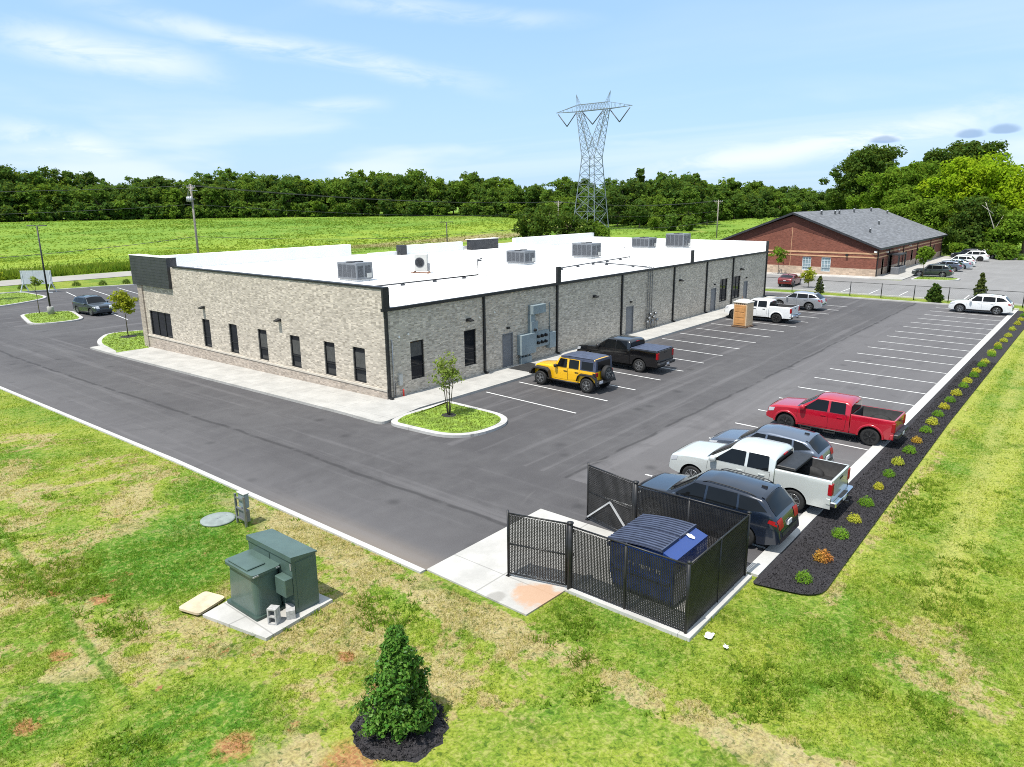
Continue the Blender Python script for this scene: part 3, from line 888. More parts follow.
# concrete walks and the dumpster pad
sheet('sidewalk', round_poly([(-2.95, -3.0), (-0.0, -2.45), (53.5, -2.45), (53.5, -0.02), (-0.02, -0.02), (-0.02, 31.2), (-2.95, 31.2)], [.5, 0, 0, 0, 0, 0, 0]), 0.14, M['concrete'], thick=.3)
sheet('concrete_pad', [(-11.35, -18.42), (-9.75, -18.5), (-9.75, -22.12), (-5.9, -22.12), (-5.9, -14.72), (-11.3, -14.72)], 0.02, M['concrete_pad'], thick=.2)
sheet('sidewalk', [(78.9, -3.98), (80.0, -7.7), (127, -7.7), (127, -3.98)], 0.10, M['concrete'], thick=.3)
sheet('sidewalk', [(78.9, -3.97), (81.75, -3.97), (81.75, 30), (78.9, 30)], 0.10, M['kerb'], thick=.3)
# mulch bed along the right kerb
bed = round_poly([(-6.25, -22.28), (-5.9, -24.0), (-3.5, -23.95), (14, -23.75), (57.3, -23.75), (57.3, -22.28)], [.15, .7, .6, 0, 0, 0])
mulch_bed = sheet('mulch_bed', bed, 0.03, M['mulch'])

# parking stall lines, painted 10 cm wide
mb = MB()


def stripe(x0, y0, x1, y1, w=.10, dz=.006):
    d = Vector((x1 - x0, y1 - y0)).normalized(); n = Vector((-d.y, d.x)) * w * .5
    mb.face([(x0 - n.x, y0 - n.y, zg(y0) + dz), (x1 - n.x, y1 - n.y, zg(y1) + dz), (x1 + n.x, y1 + n.y, zg(y1) + dz), (x0 + n.x, y0 + n.y, zg(y0) + dz)])


LX = [4.75 + 2.90 * k for k in range(17)]
for x in LX:
    stripe(x, -2.75, x - .35, -9.05)
RX = [-3.95, -1.05, 1.75, 4.6, 7.45, 10.3, 13.2, 16.12, 19.0, 21.95, 25.0, 27.9, 30.65, 33.4, 36.1, 38.75, 41.5, 44.2, 46.9, 49.6, 52.3, 55.0]
for x in RX:
    stripe(x, -21.8, x + .25, -15.9)
for (a, b, c, d) in ((13.7, 74.9, 12.2, 64.7), (16.7, 73.9, 15.3, 64.6), (10.6, 74.4, 9.2, 66.5), (19.8, 73.2, 18.3, 64), (6.15, 50.0, 5.3, 44.0), (9.6, 49.2, 8.8, 43.4), (13, 48.4, 12.2, 42.8)):
    stripe(a, b, c, d)
tag(mb.build('parking_lines', M['line'], fixn=False), kind='structure')
mb = MB()
for k in range(12):
    stripe(63.0, -2.0 - 3.0 * k, 67.6, -1.9 - 3.0 * k, dz=.008)
for k in range(12):
    stripe(89 + 2.9 * k, -8.2, 88.6 + 2.9 * k, -12.8, dz=.008)
tag(mb.build('second_parking_lines', M['line'], fixn=False), kind='structure')


def scatter_blades(name, P2, Z, H, W, mat, lean=.5, kind='stuff', parent=None):
    """one triangle per blade, standing on the points P2"""
    n = len(P2)
    a = NP.uniform(0, 2 * np.pi, n); l = NP.uniform(0, lean, n) * H; la = NP.uniform(0, 2 * np.pi, n)
    dx, dy = np.cos(a) * W * .5, np.sin(a) * W * .5
    V = np.empty((n, 3, 3))
    V[:, 0] = np.stack([P2[:, 0] - dx, P2[:, 1] - dy, Z - .01], 1)
    V[:, 1] = np.stack([P2[:, 0] + dx, P2[:, 1] + dy, Z - .01], 1)
    V[:, 2] = np.stack([P2[:, 0] + np.cos(la) * l, P2[:, 1] + np.sin(la) * l, Z + H], 1)
    o = np_mesh(name, V.reshape(-1, 3), np.arange(n * 3).reshape(-1, 3), mat, parent)
    return tag(o, kind=kind) if kind else o


def in_poly(P2, poly):
    x, y = P2[:, 0], P2[:, 1]; r = np.zeros(len(P2), bool); k = len(poly); j = k - 1
    for i in range(k):
        xi, yi = poly[i]; xj, yj = poly[j]
        c = ((yi > y) != (yj > y)) & (x < (xj - xi) * (y - yi) / (yj - yi + 1e-12) + xi)
        r ^= c; j = i
    return r


def vis(P2, Z, m=30):
    """keep what the photograph's field of view (plus a margin) covers"""
    D = np.stack([P2[:, 0] - CX, P2[:, 1] - CY, Z - CZ], 1)
    X = D @ np.array(_r); Y = D @ np.array(_d); F = D @ np.array(_f)
    F = np.maximum(F, .1)
    u = X / F * 722.2 + 512; v = Y / F * 722.2 + 383.5
    return (u > -m) & (u < 1024 + m) & (v < 767 + m)


TRANS_PAD = [(-16.6, -12.0), (-16.15, -14.2), (-14.05, -14.0), (-14.25, -11.6)]
HOLLY = (-16.10, -18.96)


def smooth_noise(P2, scale, seed):
    """cheap value noise for clumping"""
    g = np.random.default_rng(seed).uniform(0, 1, (64, 64))
    q = P2 * scale; i = np.floor(q).astype(int); f = q - i; f = f * f * (3 - 2 * f)
    A = g[i[:, 0] % 64, i[:, 1] % 64]; B = g[(i[:, 0] + 1) % 64, i[:, 1] % 64]
    C_ = g[i[:, 0] % 64, (i[:, 1] + 1) % 64]; D = g[(i[:, 0] + 1) % 64, (i[:, 1] + 1) % 64]
    return (A * (1 - f[:, 0]) + B * f[:, 0]) * (1 - f[:, 1]) + (C_ * (1 - f[:, 0]) + D * f[:, 0]) * f[:, 1]


def lawn_points(r0, r1, dens):
    area = (r1 * 2) ** 2
    n = int(area * dens)
    P2 = NP.uniform(-r1, r1, (n, 2)) + np.array([CX, CY])
    r = np.hypot(P2[:, 0] - CX, P2[:, 1] - CY)
    P2 = P2[(r > r0) & (r < r1)]
    z = np.where(P2[:, 1] <= 0, 0, np.maximum(-.45, -.0165 * P2[:, 1])) - .03
    k = vis(P2, z)
    P2, z = P2[k], z[k]
    x, y = P2[:, 0], P2[:, 1]
    lawn = (x < -11.58) | ((y < -18.55) & (x < -9.78)) | ((y < -22.15) & (x < -6.3)) | (y < -24.0)
    lawn &= ~in_poly(P2, TRANS_PAD) & (np.hypot(x - HOLLY[0], y - HOLLY[1]) >  .93) & (np.hypot(x + 13.3, y + 6.75) > .5)
    lawn &= ~in_poly(P2, [(-16.75, -11.85), (-16.3, -12.1), (-15.75, -11.35), (-16.2, -11.15)])
    thin = smooth_noise(P2, 1.1, 3) * .6 + smooth_noise(P2, 3.7, 4) * .4
    lawn &= (NP.uniform(0, 1, len(P2)) < np.clip((thin - .22) * 2.6, .12, 1))
    return P2[lawn], z[lawn], thin[lawn]


for r0, r1, dens, h, w in ((13, 24, 1000, .052, .019), (24, 38, 330, .055, .032), (38, 62, 100, .06, .05), (62, 100, 18, .07, .09)):
    P2, z, th = lawn_points(r0, r1, dens)
    H = h * NP.uniform(.45, 1.35, len(P2)) * (.55 + th)
    scatter_blades('grass', P2, z, H, w * NP.uniform(.7, 1.4, len(P2)), M['grass'], 1.6)
# broad-leaf weeds in tufts, near left corner
P2, z, th = lawn_points(13, 30, 40)
k = smooth_noise(P2, .45, 9) + .35 * smooth_noise(P2, 1.5, 10) > .90
P2, z = P2[k], z[k]
P2 = np.repeat(P2, 7, 0) + NP.normal(0, .05, (len(P2) * 7, 2)); z = np.repeat(z, 7)
scatter_blades('weed_tufts', P2, z, NP.uniform(.06, .14, len(P2)), NP.uniform(.03, .06, len(P2)),
               leaf_mat('weed_leaves', (.12, .25, .02), (.19, .30, .03), 0, .5), 1.8)


def field_points(n, r0, r1, ymin):
    r = np.sqrt(NP.uniform(r0 ** 2, r1 ** 2, n)); a = NP.uniform(R(-2), R(84), n)
    P2 = np.stack([CX + r * np.cos(a), CY + r * np.sin(a)], 1)
    t = np.clip((r - 150) / 220, 0, 1); z = -.45 + 5.3 * t * t * (3 - 2 * t)
    k = vis(P2, z) & ((P2[:, 1] > 100) | ((P2[:, 0] > 130) & (P2[:, 1] > 8)))
    return P2[k], z[k], r[k]


for (n, r0, r1, h, w) in ((120000, 115, 190, .18, .30), (110000, 190, 400, .28, .6)):
    P2, z, r = field_points(n, r0, r1, 100)
    cl = smooth_noise(P2, .07, 21) * .6 + smooth_noise(P2, .3, 22) * .4
    k = NP.uniform(0, 1, len(P2)) < np.clip((cl - .15) * 2, .25, 1)
    P2, z, cl = P2[k], z[k], cl[k]
    far = (P2[:, 0] - 150) * .553 - (P2[:, 1] - 81) * 1.0
    onroad = (np.abs(P2[:, 1] - (81 - .2783 * (P2[:, 0] - 149))) < 4.2) & (P2[:, 0] > 140) & (P2[:, 0] < 270)
    P2, z, cl = P2[~onroad], z[~onroad], cl[~onroad]
    scatter_blades('field_weeds', P2, z, h * NP.uniform(.3, 1.2, len(P2)) * (.35 + cl * 1.3), w * NP.uniform(.5, 1.3, len(P2)), M['weeds'], 3.0)


# taller rough weeds along the far side of the road
n = 26000
P2 = np.stack([NP.uniform(-30, 60, n), 99.2 + NP.gamma(1.6, 3.2, n)], 1)
P2 = P2[NP.uniform(0, 1, n) < np.clip(smooth_noise(P2, .22, 31) * 1.6 - .2, .1, 1)]
scatter_blades('roadside_weeds', P2, np.full(len(P2), -.48), NP.uniform(.4, 1.35, len(P2)), NP.uniform(.2, .45, len(P2)),
               leaf_mat('roadside_weed_leaves', (.085, .19, .016), (.20, .28, .03), 0, .45), .9)


# raised grass islands with a concrete kerb
def island(poly, tufts):
    k = sheet('kerb', poly, .13, M['kerb'], thick=.3)
    q = inset(poly, .32)
    sheet('island_turf', q, .15, M['turf_base'], thick=.05)
    xs = [p[0] for p in q]; ys = [p[1] for p in q]
    n = int((max(xs) - min(xs)) * (max(ys) - min(ys)) * tufts)
    P2 = np.stack([NP.uniform(min(xs), max(xs), n), NP.uniform(min(ys), max(ys), n)], 1)
    P2 = P2[in_poly(P2, inset(poly, .36))]
    z = np.where(P2[:, 1] <= 0, 0, np.maximum(-.45, -.0165 * P2[:, 1])) + .15
    scatter_blades('grass', P2, z, NP.uniform(.04, .10, len(P2)), NP.uniform(.03, .05, len(P2)) * (1 if tufts > 90 else 2), M['turf'], .9)


island(round_poly([(-2.75, -3.15), (-2.45, -7.75), (1.75, -7.75), (1.85, -2.65), (-1.6, -2.65)][::1], [1.3, 2.5, 2.2, .15, .3], 8), 130)
island(round_poly([(-2.0, 47.2), (2.6, 46.6), (4.3, 54.8), (-.2, 56.2)], [2.2, 2.2, 2.0, 2.0], 8), 35)
island(round_poly([(-2.8, 27.0), (-.05, 27.0), (4.0, 35.6), (.6, 37.0), (-1.9, 33.2)], [.2, 0, .8, 1.4, 2.5], 8), 40)
island(round_poly([(-14, 62), (1.5, 64.8), (7.2, 68.8), (7.0, 77.6), (-14, 82.5)], [.5, 3, 3, 1.5, .5], 8), 25)
island(round_poly([(80.4, -8.4), (82.2, -13.4), (85.4, -13.6), (85.6, -8.4)], [.8, 1.6, 1.2, .5], 8), 25)
sheet('island_turf', [(127.3, -45), (140, -45), (140, 30), (127.3, 30)], .06, M['turf_base'])


def dirt_ring(name, cx, cy, r0, z, seed, rz=.06):
    rg = random.Random(seed); b = MB(); n = 28; rings = []
    jit = [rg.uniform(.9, 1.08) for _ in range(n)]
    for rr, hh in ((1.0, 0), (.85, rz), (.5, rz * 1.3), (0.08, rz)):
        rings.append([(cx + math.cos(2 * math.pi * j / n) * r0 * rr * jit[j], cy + math.sin(2 * math.pi * j / n) * r0 * rr * jit[j], z + hh + rg.uniform(-.012, .012)) for j in range(n)])
    for a, c in zip(rings, rings[1:]):
        for j in range(n):
            b.face([a[j], a[(j + 1) % n], c[(j + 1) % n], c[j]], 0, True)
    b.face(rings[-1])
    return tag(b.build(name, M['mulch']), kind='structure')


dirt_ring('mulch_ring', *HOLLY, .98, -.03, 5)
dirt_ring('mulch_ring', -.1, -4.62, .36, .15, 6, .03)
dirt_ring('mulch_ring', 0.9, 33.5, .7, zg(31) + .15, 8, .03)
# loose black chips on the bed and ring give the mulch a broken surface
n = 26000
P2 = np.stack([NP.uniform(-6.2, 30, n) ** 1, NP.uniform(-23.95, -22.45, n)], 1)
P2 = P2[in_poly(P2, inset(bed[::1], .0))]
z = np.full(len(P2), .03)
m2 = 2600
a = NP.uniform(0, 6.28, m2); rr = .95 * np.sqrt(NP.uniform(0, 1, m2))
P2 = np.concatenate([P2, np.stack([HOLLY[0] + rr * np.cos(a), HOLLY[1] + rr * np.sin(a)], 1)])
z = np.concatenate([z, np.full(m2, .02) + .05 * (rr < .7)])
scatter_blades('mulch_chips', P2, z, NP.uniform(.015, .05, len(P2)), NP.uniform(.025, .06, len(P2)), M['mulch'], 2.5)
# ------------------------------------------------------------------ the commercial building
def wall_with_holes(mb, to3, W0, W1, H0, H1, holes, depth, mi=0, mi_rev=0):
    """wall plane in (a,h) with rectangular holes and reveals; to3(a,h,d) -> xyz, d = depth inwards"""
    A = sorted(set([W0, W1] + [v for q in holes for v in q[:2] if W0 < v < W1]))
    Hs = sorted(set([H0, H1] + [v for q in holes for v in q[2:4] if H0 < v < H1]))
    for a0, a1 in zip(A, A[1:]):
        for h0, h1 in zip(Hs, Hs[1:]):
            ca, ch = (a0 + a1) / 2, (h0 + h1) / 2
            if any(q[0] < ca < q[1] and q[2] < ch < q[3] for q in holes):
                continue
            mb.face([to3(a0, h0, 0), to3(a1, h0, 0), to3(a1, h1, 0), to3(a0, h1, 0)], mi)
    for a0, a1, h0, h1 in holes:
        for (p, q) in (((a0, h0), (a1, h0)), ((a1, h0), (a1, h1)), ((a1, h1), (a0, h1)), ((a0, h1), (a0, h0))):
            mb.face([to3(*p, 0), to3(*q, 0), to3(*q, depth), to3(*p, depth)], mi_rev)


def quadbox(mb, to3, a0, a1, h0, h1, d0, d1, mi=0):
    """box in wall coordinates; d grows inwards (negative = proud)"""
    c = [[to3(a, h, d) for d in (d0, d1)] for h in (h0, h1) for a in (a0, a1)]
    p = [c[0][0], c[1][0], c[3][0], c[2][0], c[0][1], c[1][1], c[3][1], c[2][1]]
    for q in ((0, 1, 2, 3), (7, 6, 5, 4), (0, 4, 5, 1), (1, 5, 6, 2), (2, 6, 7, 3), (3, 7, 4, 0)):
        mb.face([p[k] for k in q], mi)


LF = lambda a, h, d: (d, a, h)        # left facade, plane x = 0, a = y
SF = lambda a, h, d: (a, d, h)        # long facade, plane y = 0, a = x
BX, BY = 52.75, 28.0
EAVE, PAR = 4.98, 6.03
bld = thing('commercial_building', 'long single storey greige brick building with white flat roof and black trim', 'building', (0, 0, 0))


def window(to3, a0, a1, h0, h1, bars_v=(), bars_h=(), blind=None, depth=.11):
    f = MB(); t = .06
    for q in ((a0, a1, h1 - t, h1), (a0, a1, h0, h0 + t), (a0, a0 + t, h0 + t, h1 - t), (a1 - t, a1, h0 + t, h1 - t)):
        quadbox(f, to3, *q, depth - .05, depth + .03)
    for v in bars_v:
        quadbox(f, to3, v - .03, v + .03, h0 + t, h1 - t, depth - .045, depth + .03)
    for v in bars_h:
        quadbox(f, to3, a0 + t, a1 - t, v - .025, v + .025, depth - .04, depth + .03)
    w = f.build('window', M['black_metal'], bld)
    g = MB(); quadbox(g, to3, a0 + t, a1 - t, h0 + t, h1 - t, depth, depth + .02)
    g.build('pane', M['glass'], w)
    if blind:
        b = MB(); quadbox(b, to3, a0 + t + .03, a1 - t - .03, blind[0], blind[1], depth - .006, depth - .001)
        b.build('blind', M['blind'], w)
    return w


LW = [(23.6, 26.9, .74, 2.58)] + [(a, b, .74, 2.68) for a, b in ((18.02, 19.02), (14.57, 15.57), (11.12, 12.12), (7.65, 8.65), (4.32, 5.32), (1.68, 2.72))]
SD = [(9.4, 10.42, .14, 2.28), (24.2, 25.3, .14, 2.28), (39.4, 40.5, .14, 2.26), (47.0, 48.0, .14, 2.24)]
SW = [(1.75, 2.75, .86, 2.98), (5.98, 7.0, .84, 2.98), (41.3, 43.0, .78, 2.94), (44.4, 46.1, .76, 2.94)]
SILL = .56
w = MB()
wall_with_holes(w, LF, 0, BY, SILL, PAR - .06, LW, .11)
wall_with_holes(w, SF, 0.0, BX, SILL - .56, EAVE - .16, SD + SW, .11)
w.face([(BX, 0, -.2), (BX, BY, -.6), (BX, BY, 5.9), (BX, 0, EAVE - .16)])
w.face([(0, BY, -.6), (BX, BY, -.6), (BX, BY, 5.2), (0, BY, 5.2)])
w.build('wall', M['brick'], bld, fixn=False)
b = MB()
b.face([LF(0, -.2, -.02), LF(BY, -.7, -.02), LF(BY, SILL, -.02), LF(0, SILL, -.02)])
b.face([(-.02, 0, -.2), (0, 0, -.2), (0, 0, SILL), (-.02, 0, SILL)])
b.build('base_course', M['brick_base'], bld, fixn=False)
b = MB(); quadbox(b, LF, -.03, BY + .04, SILL, SILL + .11, -.06, .0)
b.build('sill_band', M['stone'], bld)
wd = []
for i, (a0, a1, h0, h1) in enumerate(LW):
    if i == 0:
        window(LF, a0, a1, h0, h1, (a0 + (a1 - a0) / 3, a0 + 2 * (a1 - a0) / 3), ())
    else:
        window(LF, a0, a1, h0, h1, (), (h0 + .72,), (h0 + .80, h1 - .30) if i in (3, 4, 5, 6) else None)
for i, (a0, a1, h0, h1) in enumerate(SW):
    if i < 2:
        window(SF, a0, a1, h0, h1, (), (h0 + .75,), (h0 + 1.25, h1 - .1) if i == 0 else None)
    else:
        window(SF, a0, a1, h0, h1, ((a0 + a1) / 2,), (h0 + .8, h0 + 1.5))
for i, (a0, a1, h0, h1) in enumerate(SD):
    d = MB(); quadbox(d, SF, a0 + .05, a1 - .05, h0 + .01, h1 - .05, .06, .1)
    dr = d.build('door', M['grey_door'], bld)
    d = MB()
    for q in ((a0, a0 + .05, h0, h1), (a1 - .05, a1, h0, h1), (a0 + .05, a1 - .05, h1 - .05, h1)):
        quadbox(d, SF, *q, -.015, .1)
    d.build('frame', M['grey_door'], dr)
    d = MB(); d.tube([(a0 + .14, .06, 1.15), (a0 + .14, 0.0, 1.15), (a0 + .27, -.01, 1.15)], .014, 6)
    d.build('handle', M['steel'], dr)
# metal cap along the parapet of the left facade and the eave gutter of the long facade
t = MB(); quadbox(t, LF, -.12, 22.4, PAR - .06, PAR + .04, -.05, .32); t.build('coping', M['black_metal'], bld)
t = MB(); quadbox(t, SF, -.14, BX + .14, EAVE - .16, EAVE, -.14, .05); t.build('gutter', M['black_metal'], bld)
STRIP = [-.02, 7.68, 15.08, 23.43, 31.84, 38.18, 44.05, 52.68]
for x in STRIP:
    t = MB(); x0 = x - .07 if x > 0 else .04
    t.box(x0, x0 + .14, -.12, -.005, .2, EAVE - .162); t.face
    t.box(x0, x0 + .14, -.30, -.121, .14, .26)
    t.build('downspout', M['black_metal'], bld)
for x in (0.0, 15.08, 34.95, BX - .3):
    t = MB(); t.box(x - .06, x + .36, -.1, .03, EAVE + .002, 6.02); t.build('end_cap', M['black_metal'], bld)
# roof membrane, dividing walls and parapets
r = MB()
r.face([(0, .03, EAVE - .02), (BX, .03, EAVE - .02), (BX, BY, 5.42), (0, BY, 5.42)])
r.build('roof', M['membrane'], bld, fixn=False)
r = MB()
for x in (15.08, 34.95):
    r.box(x, x + .3, .03, 20.3, 4.9, 5.98)
r.box(.004, .31, .03, BY - .3, 4.9, 5.968)
r.box(BX - .31, BX - .004, .03, 22.4, 4.9, 5.97)
r.box(.51, 19.8, BY - .3, BY + .35, 4.9, 6.45)
r.box(19.8, BX - .002, 25.0, 25.3, 4.9, 5.72)
r.box(24.0, 32.0, 24.6, 25.1, 4.9, 6.24)
r.box(37.6, 53.0, 22.0, 22.5, 4.9, 6.43)
r.build('parapet', M['parapet_white'], bld)
t = MB()
t.box(23.2, 23.995, 24.5, 25.12, 5.2, 6.28)
t.build('sign_fascia', M['dark_panel'], bld)
t = MB(); t.box(32.6, 36.9, 23.9, 24.6, 5.3, 6.40)
t.build('sign_fascia', M['dark_panel'], bld)
t = MB(); t.box(32.5, 37.0, 23.8, 24.7, 6.404, 6.45); t.build('fascia_cap', M['parapet_white'], bld)
t = MB(); t.box(-.25, .54, 22.7, 28.65, 6.624, 6.66); t.build('fascia_cap', M['membrane'], bld)
# charcoal metal canopy box round the far left corner, with fine seams
t = MB()
t.box(-.22, .50, 22.75, 28.6, 4.45, 6.62)
t.build('canopy_box', M['dark_panel'], bld)
t = MB()
for k in range(9):
    t.box(-.226, -.221, 22.77, 28.58, 4.62 + k * .22, 4.632 + k * .22)
t.build('canopy_seams', M['black_metal'], bld)
# pale brick pier at the far corner
t = MB(); t.box(-.1, .3, 27.5, 28.2, -.6, 4.45); t.build('corner_pier', M['brick_base'], bld)


def wall_lamp(to3, a, h):
    l = MB()
    quadbox(l, to3, a - .17, a + .17, h - .10, h + .08, -.05, 0)
    c = [to3(a - .16, h + .07, -.05), to3(a + .16, h + .07, -.05), to3(a + .16, h - .02, -.34), to3(a - .16, h - .02, -.34)]
    e = [to3(a - .16, h - .08, -.05), to3(a + .16, h - .08, -.05), to3(a + .16, h - .08, -.34), to3(a - .16, h - .08, -.34)]
    l.face(c); l.face(e[::-1])
    for i in range(4):
        l.face([c[i], e[i], e[(i + 1) % 4], c[(i + 1) % 4]])
    w_ = l.build('wall_lamp', M['black_metal'], bld)
    g = MB(); quadbox(g, to3, a - .12, a + .12, h - .095, h - .083, -.30, -.08); g.build('lens', M['lamp_white'], w_)


for a in (18.6, 9.55):
    wall_lamp(LF, a, 3.5)
for a in (6.35, 19.65, 33.0, 46.05):
    wall_lamp(SF, a, 3.6)
for a, h in ((9.9, 2.62), (24.8, 2.62), (40, 2.6), (47.5, 2.6)):
    l = MB(); quadbox(l, SF, a - .09, a + .09, h - .05, h + .06, -.14, 0); l.build('door_lamp', M['black_metal'], bld)
for a, h in ((.95, 3.35), (1.6, 3.42), (7.3, 3.6), (8.65, 3.75)):
    l = MB(); l.lathe([(.05, -.09), (.06, -.02), (.05, 0)], 10, (a, 0, h), 'y'); l.build('camera_dome', M['lamp_white'], bld)
# meter socket, conduit and red tag by the near corner
l = MB(); l.box(.75, 1.0, -.14, -.001, .75, 1.35); l.build('utility_box', M['offwhite'], bld)
l = MB(); l.tube([(.42, -.06, .16), (.42, -.06, 3.3)], .03, 6); l.build('conduit', M['steel'], bld)
l = MB(); l.tube([(.55, -.05, .16), (.55, -.05, .9), (.76, -.05, 1.0)], .025, 6)
l.build('conduit', M['steel'], bld)
l = MB(); l.lathe([(.05, .14), (.05, .5), (.0, .56)], 8, (.98, -.16, 0)); l.build('gas_riser', M['red_plastic'], bld)
# switchgear: trough, bus riser, main cabinet, meter bank, pull box, lower conduits
sw = MB(); sw.box(12.0, 13.35, -.42, -.001, 3.22, 3.80, bev=.02); sg = sw.build('switchgear', M['panel_grey'], bld)
sw = MB(); sw.box(11.95, 12.4, -.28, -.001, 2.02, 3.217); sw.box(11.97, 12.62, -.33, -.003, 2.022, 2.75); sw.build('bus_riser', M['panel_grey'], sg)
sw = MB(); sw.box(10.85, 12.35, -.40, -.001, .72, 2.018, bev=.015); sw.build('main_cabinet', M['panel_grey'], sg)
sw = MB(); sw.box(12.36, 13.85, -.30, -.001, 1.0, 2.0); sw.build('meter_bank', M['panel_grey'], sg)
sw = MB(); sw.box(13.86, 14.55, -.36, -.001, .75, 1.80, bev=.015); sw.build('pull_box', M['panel_grey'], sg)
for x, z in ((12.62, 1.72), (13.02, 1.72), (13.42, 1.72), (12.62, 1.3), (13.02, 1.3), (13.42, 1.3), (12.25, 2.2)):
    sw = MB(); sw.lathe([(.0, -.47), (.09, -.46), (.11, -.30)], 12, (x, 0, z), 'y'); sw.build('meter', M['hub_dark'], sg)
sw = MB()
sw.box(10.95, 12.0, -.3, -.1, .14, .55)
for x in (11.0, 11.3, 11.6, 11.9):
    sw.tube([(x, -.2, .5), (x, -.2, .715)], .06, 6)
sw.build('lower_gutter', M['panel_grey'], sg)
sw = MB()
sw.tube([(14.25, -.05, 1.8), (14.25, -.05, 3.75)], .03, 6)
sw.build('conduit', M['panel_grey'], sg)
# gas pipes climbing the long facade to the roof, with regulators
l = MB()
for x in (27.3, 27.65, 28.0):
    l.tube([(x, -.1, .25), (x, -.1, 4.7), (x, -.16, 5.06), (x, .3, 5.1)], .03, 6)
l.build('gas_pipe', M['unit_grey'], bld)
l = MB()
for k in range(7):
    l.lathe([(.0, -.34), (.12, -.32), (.14, -.14), (.0, -.12)], 10, (27.2 + .26 * k, 0, .75 + .28 * (k % 3)), 'y')
    l.tube([(27.2 + .26 * k, -.2, .2), (27.2 + .26 * k, -.2, .8)], .03, 6)
l.build('gas_meters', M['rim_grey'], bld)


def roof_pipe(pts, mat='coil'):
    l = MB(); l.tube(pts, .05, 6)
    for a, c in zip(pts, pts[1:]):
        a, c = Vector(a), Vector(c)
        k = max(1, int((c - a).length / 2.6))
        if abs((c - a).z) > .5: continue
        for i in range(k):
            q = a.lerp(c, (i + .5) / k); l.box(q.x - .12, q.x + .12, q.y - .08, q.y + .08, q.z - .16, q.z - .05)
    return l.build('roof_pipe', M[mat], bld)


roof_pipe([(.4, 6.9, 5.22), (14.2, 6.3, 5.22), (14.2, 6.3, 6.3), (14.6, 6.3, 6.35)])
roof_pipe([(15.3, .3, 5.6), (15.5, 4.0, 5.2), (37, 6.4, 5.22), (37.4, 6.6, 5.22), (45.2, 12.9, 5.3)])
roof_pipe([(27.7, .3, 5.1), (28.1, 5.6, 5.22)])
roof_pipe([(35.3, 2.2, 5.5), (38.5, 2.6, 5.5)])

# ------------------------------------------------------------------ units standing on the roof
def rtu(label, x, y, lx, ly, h, z=5.12, fan=True):
    t = thing('rooftop_unit', label, 'air conditioner', (x, y, z), 0, 'air conditioning units on the white roof')
    b = MB(); b.box(-lx / 2 + .1, lx / 2 - .1, -ly / 2 + .1, ly / 2 - .1, 0, .14); b.build('curb', M['membrane'], t)
    b = MB(); b.cbox(-lx / 2, lx / 2, -ly / 2, ly / 2, .142, h, .02); b.build('housing', M['unit_grey'], t)
    b = MB()
    k = max(2, int(ly / .45))
    for i in range(k):
        y0 = -ly / 2 + .08 + i * (ly - .16) / k
        b.box(-lx / 2 - .015, -lx / 2 - .003, y0 + .04, y0 + (ly - .16) / k - .04, .3, h - .14)
    kx = max(2, int(lx / .6))
    for i in range(kx):
        x0 = -lx / 2 + .08 + i * (lx - .16) / kx
        b.box(x0 + .04, x0 + (lx - .16) / kx * .8, -ly / 2 - .015, -ly / 2 - .003, .3, h - .2)
    b.build('coil_panel', M['coil'], t)
    b = MB()
    for i in range(2):
        b.lathe([(.30, h + .002), (.32, h + .06), (.27, h + .06), (.25, h + .01), (.0, h + .01)], 18, (-lx / 4 + i * lx / 2, 0, 0))
    b.build('fan', M['coil'], t)
    b = MB(); b.box(lx / 2 - .55, lx / 2 - .12, -ly / 2 - .03, -ly / 2 - .004, .24, .55); b.build('access_panel', M['offwhite'], t)
    return t


rtu('grey rooftop air conditioner nearest the left parapet, largest on the white roof', 7.2, 11.25, 1.4, 2.05, 1.25)
rtu('grey rooftop unit with dark coils between the fan unit and the middle of the roof', 23.9, 10.2, 1.5, 2.0, 1.15)
rtu('grey rooftop unit in the middle of the roof, right of the dark sign fascia', 32.9, 9.6, 1.6, 2.2, 1.35)
rtu('low grey rooftop unit behind the bent roof pipe', 48.2, 12.2, 1.7, 2.2, 1.15)
rtu('grey rooftop unit farthest right on the roof, near the end parapet', 54.2 - 3.4, 9.4, 1.7, 2.2, 1.55)
t = thing('mini_split_unit', 'small white fan unit on a rusty stand on the white roof', 'air conditioner', (13.35, 11.2, 5.12), R(-62))
b = MB()
for dx in (-.55, .55):
    b.box(dx - .04, dx + .04, -.32, .32, 0, .06); b.box(dx - .03, dx + .03, -.2, .2, .06, .16)
b.box(-.75, .75, -.28, -.22, .06, .12)
b.build('stand', M['rust'], t)
b = MB(); b.cbox(-.5, .5, -.19, .19, .17, 1.42, .025); b.build('housing', M['offwhite'], t)
b = MB()
b.lathe([(.37, -.197), (.37, -.215), (.33, -.215), (.33, -.2)], 24, (-.08, 0, .82), 'y')
for k in range(5):
    b.lathe([(.05 + .06 * k, -.2), (.05 + .06 * k, -.212), (.062 + .06 * k, -.212), (.062 + .06 * k, -.2)], 20, (-.08, 0, .82), 'y')
b.build('fan_grille', M['coil'], t)
b = MB(); b.box(.505, .62, -.12, .12, .2, .75); b.build('side_box', M['unit_grey'], t)
